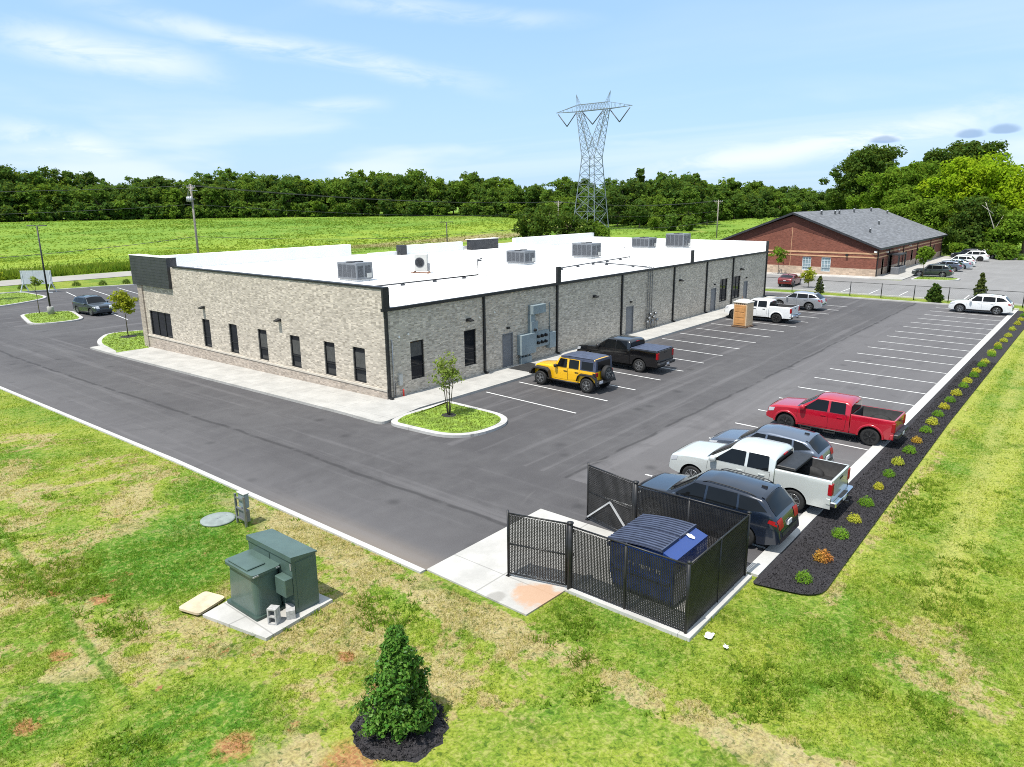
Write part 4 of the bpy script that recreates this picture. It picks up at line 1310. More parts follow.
# ------------------------------------------------------------------ the red brick building beyond the fence
GX, GY0, GY1, GXE, RIDGE_Y, RIDGE_Z, EZ = 81.8, -3.95, 18.8, 127.0, 7.43, 8.35, 3.95
b2 = thing('brick_building', 'red brick building with grey shingle gable roof and tan bands', 'building', (0, 0, 0))
GF = lambda a, h, d: (GX + d, a, h)
SF2 = lambda a, h, d: (a, GY0 + d, h)
gw = [(4.5, 5.7, .5, 2.38), (1.85, 3.1, .45, 2.4)]
w = MB()
wall_with_holes(w, GF, GY0, GY1, 1.05, 3.2, gw, .12)
w.face([GF(GY0, 3.2, 0), GF(GY1, 3.2, 0), GF(GY1, EZ, 0), GF(RIDGE_Y, RIDGE_Z - .3, 0), GF(GY0, EZ, 0)])
sh = [(84.6, 85.7, .1, 2.3), (88.0, 90.2, .1, 2.5), (94, 95.2, .1, 2.3)] + [(98 + 4.2 * k, 99.2 + 4.2 * k, .9, 2.5) for k in range(6)]
wall_with_holes(w, SF2, GX, GXE, 1.05, EZ + .1, sh, .3)
w.face([(GXE, GY0, -.4), (GXE, GY1, -.4), (GXE, GY1, EZ), (GXE, RIDGE_Y, RIDGE_Z - .3), (GXE, GY0, EZ)])
w.face([(GX, GY1, -.4), (GXE, GY1, -.4), (GXE, GY1, EZ), (GX, GY1, EZ)])
w.build('wall', M['red_brick'], b2, fixn=False)
w = MB()
wall_with_holes(w, lambda a, h, d: (GX + d - .05, a, h), GY0 - .05, GY1, -.4, 1.05, gw, .17)
wall_with_holes(w, lambda a, h, d: (a, GY0 + d - .05, h), GX - .05, GXE, -.4, 1.05, sh, .35)
w.face([(GX - .05, GY0 - .05, 1.05), (GX - .05, GY1, 1.05), (GX, GY1, 1.05), (GX, GY0 - .05, 1.05)])
w.face([(GX - .05, GY0 - .05, 1.05), (GXE, GY0 - .05, 1.05), (GXE, GY0, 1.05), (GX - .05, GY0, 1.05)])
w.build('base_course', M['split_stone'], b2, fixn=False)
w = MB()
for h0, h1 in ((2.50, 2.68), (2.98, 3.2)):
    quadbox(w, GF, GY0 - .04, GY1, h0, h1, -.04, 0)
    quadbox(w, SF2, GX - .04, GXE, h0, h1, -.04, 0)
w.build('stone_band', M['band'], b2)
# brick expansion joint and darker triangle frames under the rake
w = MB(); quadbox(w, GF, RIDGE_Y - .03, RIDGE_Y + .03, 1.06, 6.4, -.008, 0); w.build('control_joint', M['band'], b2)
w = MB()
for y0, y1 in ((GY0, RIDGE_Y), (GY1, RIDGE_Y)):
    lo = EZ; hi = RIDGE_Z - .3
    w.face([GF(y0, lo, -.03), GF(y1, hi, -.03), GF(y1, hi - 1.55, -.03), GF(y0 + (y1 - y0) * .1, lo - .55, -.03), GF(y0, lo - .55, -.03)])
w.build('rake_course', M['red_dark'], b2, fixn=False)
for q in gw:
    f = MB()
    for e in ((q[0], q[1], q[3] - .07, q[3]), (q[0], q[1], q[2], q[2] + .07), (q[0], q[0] + .07, q[2] + .07, q[3] - .07), (q[1] - .07, q[1], q[2] + .07, q[3] - .07)):
        quadbox(f, GF, *e, .03, .14)
    for k in (1, 2):
        quadbox(f, GF, q[0] + (q[1] - q[0]) * k / 3 - .02, q[0] + (q[1] - q[0]) * k / 3 + .02, q[2], q[3], .05, .14)
    for k in (1, 2, 3):
        h = q[2] + (q[3] - q[2]) * k / 4; quadbox(f, GF, q[0], q[1], h - .02, h + .02, .052, .14)
    wn = f.build('window', M['white_frame'], b2)
    g = MB(); quadbox(g, GF, q[0], q[1], q[2], q[3], .09, .1); g.build('pane', M['pale_glass'], wn)
for i, q in enumerate(sh):
    f = MB(); quadbox(f, SF2, q[0], q[1], q[2], q[3], .22, .3)
    if i < 3:
        f.build('door', M['car_trim'] if i == 1 else M['offwhite'], b2)
    else:
        f.build('window', M['glass'], b2)
f = MB()
for (a0, a1) in ((87.2, 91.2),):
    f.box(a0, a1, GY0 - 1.6, GY0 - .06, 2.62, 2.80)
    f.box(a0, a0 + .12, GY0 - 1.58, GY0 - 1.46, .1, 2.62); f.box(a1 - .12, a1, GY0 - 1.58, GY0 - 1.46, .1, 2.62)
f.build('porch', M['dark_panel'], b2)
for x in (82.0, 88.0, 96.5, 106, 116, 126):
    f = MB(); f.box(x, x + .1, GY0 - .16, GY0 - .055, .1, EZ); f.build('downspout', M['black_metal'], b2)
for (x, y, z) in ((86.6, GY0 - .3, 3.1), (93, GY0 - .3, 3.1), (100.4, GY0 - .3, 3.3)):
    f = MB(); f.box(x - .15, x + .15, y, y + .26, z - .1, z + .1); f.build('wall_lamp', M['lamp_white'], b2)
f = MB(); f.box(GX - .3, GX - .01, GY0 + 3.6, GY0 + 3.9, 2.7, 2.95); f.build('wall_lamp', M['black_metal'], b2)
f = MB(); f.box(GX - .34, GX - .02, GY0 + .0, GY0 + .3, 3.25, 3.5); f.build('wall_lamp', M['lamp_white'], b2)
# roof slabs with overhang
OV = .55; sl = (RIDGE_Z - EZ) / (RIDGE_Y - GY0)
r = MB()
x0, x1 = GX - OV, GXE + .8
ye0, ye1 = GY0 - .5, GY1 + .5
ze0 = RIDGE_Z - sl * (RIDGE_Y - ye0); ze1 = RIDGE_Z - sl * (ye1 - RIDGE_Y)
T = .16
for (ya, za, yb, zb) in ((ye0, ze0, RIDGE_Y, RIDGE_Z), (RIDGE_Y, RIDGE_Z, ye1, ze1)):
    r.face([(x0, ya, za + T), (x1, ya, za + T), (x1, yb, zb + T), (x0, yb, zb + T)])
roof2 = r.build('roof', M['shingle'], b2, fixn=False)
r = MB()
for (ya, za, yb, zb) in ((ye0, ze0, RIDGE_Y, RIDGE_Z), (RIDGE_Y, RIDGE_Z, ye1, ze1)):
    for x in (x0, x1):
        r.face([(x, ya, za - .12), (x, yb, zb - .12), (x, yb, zb + T - .002), (x, ya, za + T - .002)])
    r.face([(x0, ya, za - .12), (x1, ya, za - .12), (x1, yb, zb - .12), (x0, yb, zb - .12)])
r.box(x0, x1, ye0 - .12, ye0 - .002, ze0 - .12, ze0 + T)
r.box(x0, x1, ye1 + .002, ye1 + .1, ze1 - .12, ze1 + T)
r.build('fascia', M['dark_panel'], b2, fixn=False)
for (x, y) in ((90, 6.2), (96, 6.0), (98.2, 6.0), (107, 6.2), (118, 6.3), (91.5, -.4), (104, 1.5), (124, 5.0)):
    z = RIDGE_Z - sl * abs(RIDGE_Y - y) + T
    f = MB(); f.lathe([(.16, -.1), (.14, .5), (.2, .5), (.2, .6), (.0, .66)], 10, (x, y, z)); f.build('roof_vent', M['steel'], roof2)
for x in (86.9, 88.6, 90.2):
    t = thing('condenser_unit', 'grey condenser by the brick wall, ' + {86.9: 'nearest the building corner', 88.6: 'middle of the three', 90.2: 'farthest of the three'}[x], 'air conditioner', (x, -5.3, .10), 0, 'condensers beside the brick building')
    f = MB(); f.cbox(-.5, .5, -.5, .5, 0, .95, .03); f.build('housing', M['unit_grey'], t)
    f = MB(); f.lathe([(.38, .952), (.4, .98), (.0, .97)], 14); f.build('fan_guard', M['coil'], t)

# ------------------------------------------------------------------ chain-link work
def chain_panel(mb, p0, p1, z0, z1, pitch=.055, wire=.0042, slat=.030, slat_mi=1, wire_mi=0, th=.012):
    """woven diagonals with privacy slats between two ground points"""
    p0, p1 = Vector((p0[0], p0[1])), Vector((p1[0], p1[1]))
    Lx = (p1 - p0).length; d = (p1 - p0) / Lx; n = Vector((-d.y, d.x)); Hh = z1 - z0
    def at(a, h, o): return (p0.x + d.x * a + n.x * o, p0.y + d.y * a + n.y * o, z0 + h)
    def rib(a0, h0, a1, h1, off):
        u = Vector((a1 - a0, h1 - h0)).normalized(); q = Vector((-u.y, u.x)) * wire
        mb.face([at(a0 - q.x, h0 - q.y, off), at(a1 - q.x, h1 - q.y, off), at(a1 + q.x, h1 + q.y, off), at(a0 + q.x, h0 + q.y, off)], wire_mi)
        mb.face([at(a0, h0, off - wire), at(a1, h1, off - wire), at(a1, h1, off + wire), at(a0, h0, off + wire)], wire_mi)
    s = pitch * 1.414
    k = -Hh
    while k < Lx:
        a0, a1 = max(0, k), min(Lx, k + Hh)
        if a1 - a0 > .02:
            rib(a0, a0 - k, a1, a1 - k, .007)
            rib(a0, Hh - (a0 - k), a1, Hh - (a1 - k), -.007)
        k += s
    if slat:
        a = s * .5
        while a < Lx - .02:
            lo = .03 + .02 * math.sin(a * 37)
            x0, x1 = a - slat / 2, a + slat / 2
            c = [at(x0, lo, -th / 2), at(x1, lo, -th / 2), at(x1, lo, th / 2), at(x0, lo, th / 2)]
            e = [at(x0, Hh - .04, -th / 2), at(x1, Hh - .04, -th / 2), at(x1, Hh - .04, th / 2), at(x0, Hh - .04, th / 2)]
            for i in range(4):
                mb.face([c[i], c[(i + 1) % 4], e[(i + 1) % 4], e[i]], slat_mi)
            a += s * .60


def post(mb, x, y, z0, h, r=.04, cap=True):
    mb.tube([(x, y, z0), (x, y, z0 + h)], r, 10)
    if cap:
        mb.lathe([(r * 1.25, h), (r * 1.3, h + .03), (.0, h + .07)], 10, (x, y, z0))


EZ0 = .02
A_, B_, C_, D_ = (-9.62, -18.55), (-9.62, -21.98), (-6.02, -21.98), (-6.02, -18.45)
enc = thing('enclosure_fence', 'black chain link fence with privacy slats enclosing the blue dumpster', 'fence', (0, 0, 0))
for (p, q) in ((A_, B_), (B_, C_), (C_, D_)):
    b = MB(); chain_panel(b, p, q, EZ0 + .05, EZ0 + 1.84)
    b.build('mesh_panel', [M['fence_black'], M['slat']], enc, fixn=False)
    b = MB(); b.tube([(*p, EZ0 + 1.86), (*q, EZ0 + 1.86)], .025, 8); b.build('top_rail', M['fence_black'], enc)
    b = MB(); b.tube([(*p, EZ0 + .08), (*q, EZ0 + .08)], .012, 6)
    b.build('tension_wire', M['fence_black'], enc)
for (x, y, r, h) in ((*A_, .075, 1.93), (*B_, .045, 1.92), (*C_, .045, 1.92), (*D_, .075, 1.93), ((A_[0] + B_[0]) / 2, (A_[1] + B_[1]) / 2, .032, 1.84), ((C_[0] + B_[0]) / 2, C_[1], .032, 1.84), (C_[0], (C_[1] + D_[1]) / 2, .032, 1.84)):
    b = MB(); post(b, x, y, EZ0, h, r); b.build('post', M['fence_black'], enc)
b = MB()
b.box(-9.77, -5.92, -22.16, -21.85, -.1, .07); b.box(-9.77, -9.5, -21.84, -18.6, -.1, .066)
b.build('footing_strip', M['kerb_ribbon'], enc)


def gate(label, hinge, end, brace):
    t = thing('gate_leaf', label, 'gate', (hinge[0], hinge[1], 0))
    e = (end[0] - hinge[0], end[1] - hinge[1]); Lg = math.hypot(*e); u = (e[0] / Lg, e[1] / Lg)
    pt = lambda a, z: (u[0] * a, u[1] * a, z)
    b = MB(); chain_panel(b, pt(.1, 0)[:2], e, .14, 1.92); b.build('mesh_panel', [M['fence_black'], M['slat']], t, fixn=False)
    b = MB()
    b.tube([pt(.1, .12), pt(Lg, .12)], .026, 8); b.tube([pt(.1, 1.93), pt(Lg, 1.93)], .026, 8); b.tube([pt(.1, 1.02), pt(Lg, 1.02)], .024, 8)
    b.tube([pt(.1, .12), pt(.1, 1.93)], .028, 8); b.tube([pt(Lg, .02), pt(Lg, 2.02)], .030, 8)
    b.build('gate_frame', M['fence_black'], t)
    b = MB()
    for z in (.35, 1.02, 1.7):
        b.box(-.05, .12, -.05, .05, z - .04, z + .04)
    b.box(*(lambda q: (q[0] - .05, q[0] + .05, q[1] - .05, q[1] + .05))(e), .0, .05)
    b.build('hinge', M['fence_black'], t)
    if brace:
        b = MB(); n = (-u[1] * .04, u[0] * .04)
        sh_ = lambda a, z: (u[0] * a + n[0] * brace, u[1] * a + n[1] * brace, z)
        b.bar(sh_(.12, .14), sh_(Lg * .5, .98), .05); b.bar(sh_(Lg * .5, .98), sh_(Lg - .04, .14), .05)
        b.build('brace', M['galv'], t)


gate('black slatted gate leaf standing open on the pad, nearest the transformer', A_, (-10.12, -16.80), 0)
gate('black slatted gate leaf with pale diagonal braces, open beside the navy suv', D_, (-5.62, -16.45), 1)

# ------------------------------------------------------------------ dumpster
d = thing('dumpster', 'blue metal dumpster with two ribbed dark lids inside the fence', 'dumpster', (-7.85, -20.25, .03))
X0, X1, Y0, Y1 = -.95, .92, -.98, .95
prof = [(Y1 - .12, .08), (Y1, .5), (Y1, 1.32), (Y0 + .42, 1.50), (Y0, 1.36), (Y0, .08)]
b = MB()
L_ = [b.vert((X0, y, z)) for y, z in prof]; Rr = [b.vert((X1, y, z)) for y, z in prof]
b.fi(L_); b.fi(Rr[::-1])
for i in range(len(prof)):
    j = (i + 1) % len(prof); b.fi([L_[i], L_[j], Rr[j], Rr[i]])
b.build('body', M['dumpster'], d)
b = MB()
for x in (X0 - .035, X1 + .001):
    b.box(x, x + .034, Y0 + .1, Y1 - .05, .62, .72); b.box(x, x + .034, Y0 + .02, Y0 + .12, .1, 1.3); b.box(x, x + .034, Y1 - .12, Y1 - .04, .45, 1.3)
b.box(X0 - .06, X1 + .06, Y1 + .002, Y1 + .05, 1.2, 1.3)
b.build('side_ribs', M['dumpster'], d)
for k, (xa, xb) in enumerate(((X0 - .04, -.06), (.02, X1 + .04))):
    b = MB(); n = 12
    ys = [Y0 + .40 + (Y1 + .08 - Y0 - .40) * i / n for i in range(n + 1)]
    zs = [1.525 + .045 * math.sin(math.pi * min(1, (i / n) * 1.05) * .85) - .16 * (i / n) ** 1.3 for i in range(n + 1)]
    def prof_strip(xa_, xb_, lift):
        b.grid([[(xa_, y, z + lift), (xb_, y, z + lift)] for y, z in zip(ys, zs)], 0, True)
        b.grid([[(xa_, y, z - .03), (xa_, y, z + lift)] for y, z in zip(ys, zs)], 0, False)
        b.grid([[(xb_, y, z + lift), (xb_, y, z - .03)] for y, z in zip(ys, zs)], 0, False)
    prof_strip(xa, xb, 0.0)
    m = 7; wd_ = (xb - xa) / m
    for i in range(m):
        prof_strip(xa + wd_ * i + wd_ * .25, xa + wd_ * i + wd_ * .75, .05)
    b.box(xa, xb, ys[-1] - .0, ys[-1] + .02, zs[-1] - .08, zs[-1] + .01)
    b.box(xa, xb, ys[0] - .04, ys[0], zs[0] - .04, zs[0] + .05)
    b.build('lid', M['lid'], d, fixn=False)
b = MB()
pl = [(.05, -.12), (.12, -.25), (.22, -.22), (.24, -.1), (.18, -.02), (.1, -.0)]
b.face([(.25 + x, Y0 + .38 + y, 1.5 + (y + .0) * .33 + .008) for x, y in pl])
b.build('sticker', M['sticker'], d, fixn=False)
b = MB(); rg = random.Random(3); y = .55
for k in range(11):
    wl = rg.choice((.05, .07, .06)); gap = .16 if k == 4 else .03
    y -= gap
    if k % 2: b.box(X0 - .004, X0 - .0008, y - wl, y, .84, .95)
    else:
        b.box(X0 - .004, X0 - .0008, y - wl, y - wl * .65, .84, .95); b.box(X0 - .004, X0 - .001, y - wl * .64, y, .91, .95)
    y -= wl
b.box(X0 - .0012, X0 - .0006, y - .02, .42, .82, .97, 1)
b.build('faded_lettering', [M['letter'], M['dumpster']], d)
for (x, y) in ((-.75, -.8), (.72, -.8), (-.75, .6), (.72, .6)):
    b = MB(); b.lathe([(.07, -.03), (.075, 0), (.07, .03)], 12, (x, y, .045), 'x'); b.build('caster', M['tyre'], d)

# ------------------------------------------------------------------ transformer, switch cabinet and the things around them
tr = sheet('concrete_pad', TRANS_PAD, .06, M['concrete_pad'], thick=.2)
del tr['kind']; tag(tr, 'pale concrete slab in the lawn under the green cabinets', 'slab', kind='structure')
t = thing('switch_cabinet', 'tall green steel cabinet with sloping top at the back of the slab', 'electrical cabinet', (-14.72, -12.86, .06))
b = MB()
x0, x1, y0, y1 = -.36, .36, -1.0, 1.0
b.box(x0, x1, y0, y1, .005, 1.46)
pr = [(x0 - .03, 1.463), (x1 + .03, 1.463), (x1 + .03, 1.50), (x0 - .03, 1.60)]
Aq = [b.vert((x, y0 - .03, z)) for x, z in pr]; Bq = [b.vert((x, y1 + .03, z)) for x, z in pr]
b.fi(Aq[::-1]); b.fi(Bq)
for i in range(4):
    j = (i + 1) % 4; b.fi([Aq[i], Aq[j], Bq[j], Bq[i]])
b.build('housing', M['green_cab'], t)
b = MB(); b.box(x0 - .012, x0 - .001, -.01, .01, .1, 1.4); b.build('door_seam', M['green_dark'], t)
b = MB(); b.box(x0 + .1, x1 - .1, y0 - .012, y0 - .001, .1, 1.4); b.build('door_panel', M['green_cab'], t)
b = MB(); b.box(x0 - .24, x0 - .001, -1.0, -.55, .55, 1.05, bev=.02); b.build('control_box', M['green_cab'], t)
b = MB(); b.box(x0 - .02, x0 - .013, y0 + .02, y0 + .07, 1.22, 1.4); b.build('latch', M['steel'], t)
t = thing('transformer', 'lower green pad mounted transformer with hinged lid in front of the tall cabinet', 'transformer', (-15.44, -12.68, .06))
b = MB()
base = round_poly([(-.42, -.68), (.36, -.68), (.36, .68), (-.42, .68)], .16, 5); top = round_poly([(-.38, -.63), (.34, -.63), (.34, .63), (-.38, .63)], .16, 5)
n = len(base); lo = [b.vert((x, y, .08)) for x, y in base]; hi = [b.vert((x, y, 1.16)) for x, y in top]
for i in range(n): b.fi([lo[i], lo[(i + 1) % n], hi[(i + 1) % n], hi[i]])
b.fi(hi)
b.build('tank', M['green_cab'], t)
b = MB(); b.prism(round_poly([(-.46, -.7), (.38, -.7), (.38, .7), (-.46, .7)], .16, 5), 1.165, 1.24); b.build('lid', M['green_cab'], t)
b = MB(); b.box(-.40, .12, -.36, .56, 1.243, 1.285, bev=.015); b.build('lid_hatch', M['green_cab'], t)
b = MB(); b.prism(round_poly([(-.47, -.73), (.4, -.73), (.4, .73), (-.47, .73)], .05, 3), .004, .079); b.build('skirt', M['green_dark'], t)
b = MB(); b.box(-.45, -.3, -.725, -.701, 1.19, 1.225); b.box(.2, .3, -.725, -.701, 1.19, 1.225); b.build('latch', M['steel'], t)


def cinder(label, loc, rot):
    t = MB()
    a, c, h, w_ = .43, .24, .22, .038
    t.box(-a / 2, a / 2, -c / 2, -c / 2 + w_, 0, h); t.box(-a / 2, a / 2, c / 2 - w_, c / 2, 0, h)
    for x in (-a / 2, -w_ / 2, a / 2 - w_):
        t.box(x, x + w_, -c / 2 + w_, c / 2 - w_, 0, h)
    o = t.build('concrete_block', M['block'])
    o.location = loc; o.rotation_euler = rot
    return tag(o, label, 'concrete block', 'grey concrete blocks on the transformer slab')


cinder('grey hollow concrete block standing on end in front of the transformer', (-15.74, -13.82, .275), (0, R(90), R(28)))
cinder('grey hollow concrete block lying tilted behind the upright block', (-15.28, -13.74, .18), (R(90), R(0), R(58)))
t = MB(); t.prism(round_poly([(-.48, -.36), (.48, -.36), (.48, .36), (-.48, .36)], .12, 4), 0, .06)
o = t.build('flat_board', M['board']); o.location = (-16.33, -11.46, .03); o.rotation_euler = (R(2), R(2), R(18))
tag(o, 'tan rectangular flat cover lying in the grass beside the transformer slab', 'cover')
t = thing('manhole_cover', 'round grey green cover flush with the lawn near the lane', 'manhole cover', (-13.3, -6.75, -.02))
b = MB(); b.lathe([(.56, 0), (.56, .04), (.5, .055), (0, .06)], 32); b.build('ring', M['lid_grey'], t)
b = MB(); b.box(-.08, .08, -.015, .015, .061, .07); b.box(.3, .36, -.02, .02, .058, .067); b.build('handle', M['steel'], t)
t = thing('utility_pedestal', 'two small grey meter boxes on a post frame beside the round cover', 'meter stand', (-13.0, -7.72, 0))
b = MB()
for y in (-.28, .24): b.box(-.03, .03, y - .03, y + .03, -.05, 1.02)
for z in (.2, .55, .9): b.box(-.025, .025, -.30, .27, z - .025, z + .025)
b.build('frame', M['rim_grey'], t)
b = MB(); b.cbox(.03, .2, -.27, .12, .60, 1.08, .02); b.build('box', M['panel_grey'], t)
b = MB(); b.cbox(.03, .2, -.25, .2, .10, .52, .02); b.build('box', M['unit_grey'], t)
b = MB(); b.cbox(.0, .22, -.29, .14, 1.082, 1.12, .01); b.build('cap', M['offwhite'], t)
for (x, y, s, nm) in ((-9.32, -22.45, .13, 'crumpled white paper at the fence corner'), (-9.5, -22.95, .07, 'tiny white scrap of paper in the grass below the fence')):
    rg = random.Random(int(s * 100)); b = MB()
    bm_ = [[(x + (i - 2) * s * .5 + rg.uniform(-.02, .02), y + (j - 2) * s * .35 + rg.uniform(-.02, .02), .02 + rg.uniform(0, .06)) for i in range(5)] for j in range(5)]
    b.grid(bm_, 0, False); tag(b.build('paper_litter', M['paper'], fixn=False), nm, 'litter')

# ------------------------------------------------------------------ portable toilet, door mat, porch things
t = thing('portable_toilet', 'tan portable toilet with white roof beside the white pickup', 'toilet', (33.85, -5.45, 0), R(-6))
w_, dp, h = 1.15, 1.2, 2.1
b = MB(); b.cbox(-.66, .66, -.66, .66, 0, .12, .03); b.build('base', M['porta_dark'], t)
b = MB(); b.cbox(-w_ / 2, w_ / 2, -dp / 2, dp / 2, .121, h, .04); b.build('cabin', M['porta_side'], t)
b = MB(); b.cbox(-w_ / 2 - .03, -w_ / 2 - .002, -.5, .5, .18, h - .25, .012)
b.build('door', M['porta'], t)
b = MB()
for z in (.35, .85, 1.3): b.cbox(-w_ / 2 - .05, -w_ / 2 - .032, -.4, .4, z, z + .36, .01)
b.build('door_panel', M['porta'], t)
b = MB()
for k in range(5): b.box(-w_ / 2 - .012, -w_ / 2 - .002, -.42 + k * .18, -.30 + k * .18, h - .19, h - .10)
b.build('vent_slots', M['porta_dark'], t)
b = MB(); n = 8
b.grid([[(-.63 + 1.26 * i / n, -.65 + 1.3 * j / n, h + .002 + .22 * (math.sin(math.pi * i / n) ** .6) * (math.sin(math.pi * j / n) ** .6)) for j in range(n + 1)] for i in range(n + 1)])
b.prism([(-.63, -.65), (.63, -.65), (.63, .65), (-.63, .65)], h - .06, h)
b.build('roof', M['porta_roof'], t, fixn=False)
b = MB(); b.tube([(.35, .35, h), (.35, .35, h + .35)], .05, 8); b.build('vent_pipe', M['porta_dark'], t)
b = MB(); b.box(9.55, 11.6, -2.15, -.35, .142, .165, bev=.006)
tag(b.build('door_mat', M['rubber_mat']), 'black rubber mat on the walk outside the grey door', 'mat')
# ------------------------------------------------------------------ poles, cables, tower, sign, far fence
def parking_light(label, x, y, z0, h, lean=(0, 0)):
    t = thing('parking_light', label, 'light pole', (x, y, z0), 0, 'parking lot light poles')
    t.rotation_euler = (lean[0], lean[1], R(-38))
    b = MB(); b.lathe([(.30, -.1), (.30, .72), (.27, .76), (0, .76)], 18); b.build('pedestal', M['concrete'], t)
    b = MB(); b.tube([(0, 0, .76), (0, 0, h)], .085, 10, r1=.065); b.build('pole', M['black_metal'], t)
    for s in (-1, 1):
        b = MB(); b.cbox(min(s * .15, s * .85), max(s * .15, s * .85), -.17, .17, h - .06, h + .03, .02); b.box(min(s * .05, s * .16), max(s * .05, s * .16), -.04, .04, h - .05, h)
        b.build('lamp_head', M['black_metal'], t)
    return t


parking_light('tall black double headed light pole on the oval grass island', 1.76, 53.1, -.30, 8.7)
parking_light('black double headed light pole rising behind the white roof', 42.6, 37.4, -.45, 8.3)


def utility_pole(label, x, y, z0, h, gear, arm_rot=0):
    t = thing('utility_pole', label, 'utility pole', (x, y, z0), arm_rot, 'utility poles along the road')
    b = MB(); b.tube([(0, 0, -.3), (0, 0, h)], .19, 10, r1=.13); b.build('pole', M['wood_pole'], t)
    b = MB(); b.box(-.06, .06, -1.2, 1.2, h - .55, h - .42); b.bar((0, .9, h - .55), (0, .0, h - 1.25), .05); b.bar((0, -.9, h - .55), (0, 0, h - 1.25), .05)
    b.build('crossarm', M['wood_pole'], t)
    b = MB()
    for y_ in (-1.1, -.55, .55, 1.1): b.lathe([(.05, h - .42), (.08, h - .34), (.05, h - .28), (.07, h - .22), (0, h - .16)], 8, (0, y_, 0))
    b.build('insulator', M['steel'], t)
    if gear:
        b = MB()
        b.box(-.5, .5, -.95, -.8, h - 1.0, h - .9)
        for k in range(3):
            b.lathe([(.0, h - 2.55), (.19, h - 2.5), (.19, h - 1.85), (.0, h - 1.75)], 10, (-.42 - .0, -.5 + .5 * k, 0))
        b.box(-.35, .05, -.7, .7, h - 2.2, h - 2.1)
        for a in (-.8, -.3, .4, .9): b.tube([(0, a, h - .4), (-.2, a * .6, h - 1.0), (-.4, a * .5, h - 1.75)], .02, 4)
        b.build('transformer_can', M['steel'], t)
    return t


POLES = [(-42, 79, -.45, 13.6), (30.6, 78.2, -.45, 13.65), (125.7, 80.5, -.2, 10.6), (162.9, 55.1, -.2, 10.5)]
labs = ['grey utility pole out beyond the left lot', 'tall grey utility pole with crossarm and equipment above the white roof edge', 'thin grey utility pole seen right of the dark bush clump', 'far grey utility pole standing beside the distant pale road']
for (x, y, z, h), lb in zip(POLES, labs):
    utility_pole(lb, x, y, z, h, x == 30.6)
for (off, dz, r, lb) in ((-1.1, -.2, .02, 'upper power line on the near end of the crossarms'), (.55, -.2, .02, 'upper power line on the inner crossarm pin'), (1.1, -.2, .02, 'upper power line on the far end of the crossarms'),
                         (0, -2.9, .02, 'middle power line below the pole equipment'), (0.12, -7.6, .035, 'thick low communication cable sagging across the field')):
    b = MB()
    for (x0, y0, z0, h0), (x1, y1, z1, h1) in zip(POLES, POLES[1:]):
        d0 = dz if dz > -3 or h0 > 12 else -5.4; d1 = dz if dz > -3 or h1 > 12 else -5.4
        pts = []
        sag = 1.1 if dz > -3 else 1.7
        for k in range(17):
            u = k / 16
            pts.append((x0 + (x1 - x0) * u, y0 + off + (y1 - y0) * u, (z0 + h0 + d0) * (1 - u) + (z1 + h1 + d1) * u - sag * 4 * u * (1 - u)))
        b.tube(pts, r, 5, caps=False)
    tag(b.build('power_line', M['wire']), lb, 'cable', 'cables strung along the road')


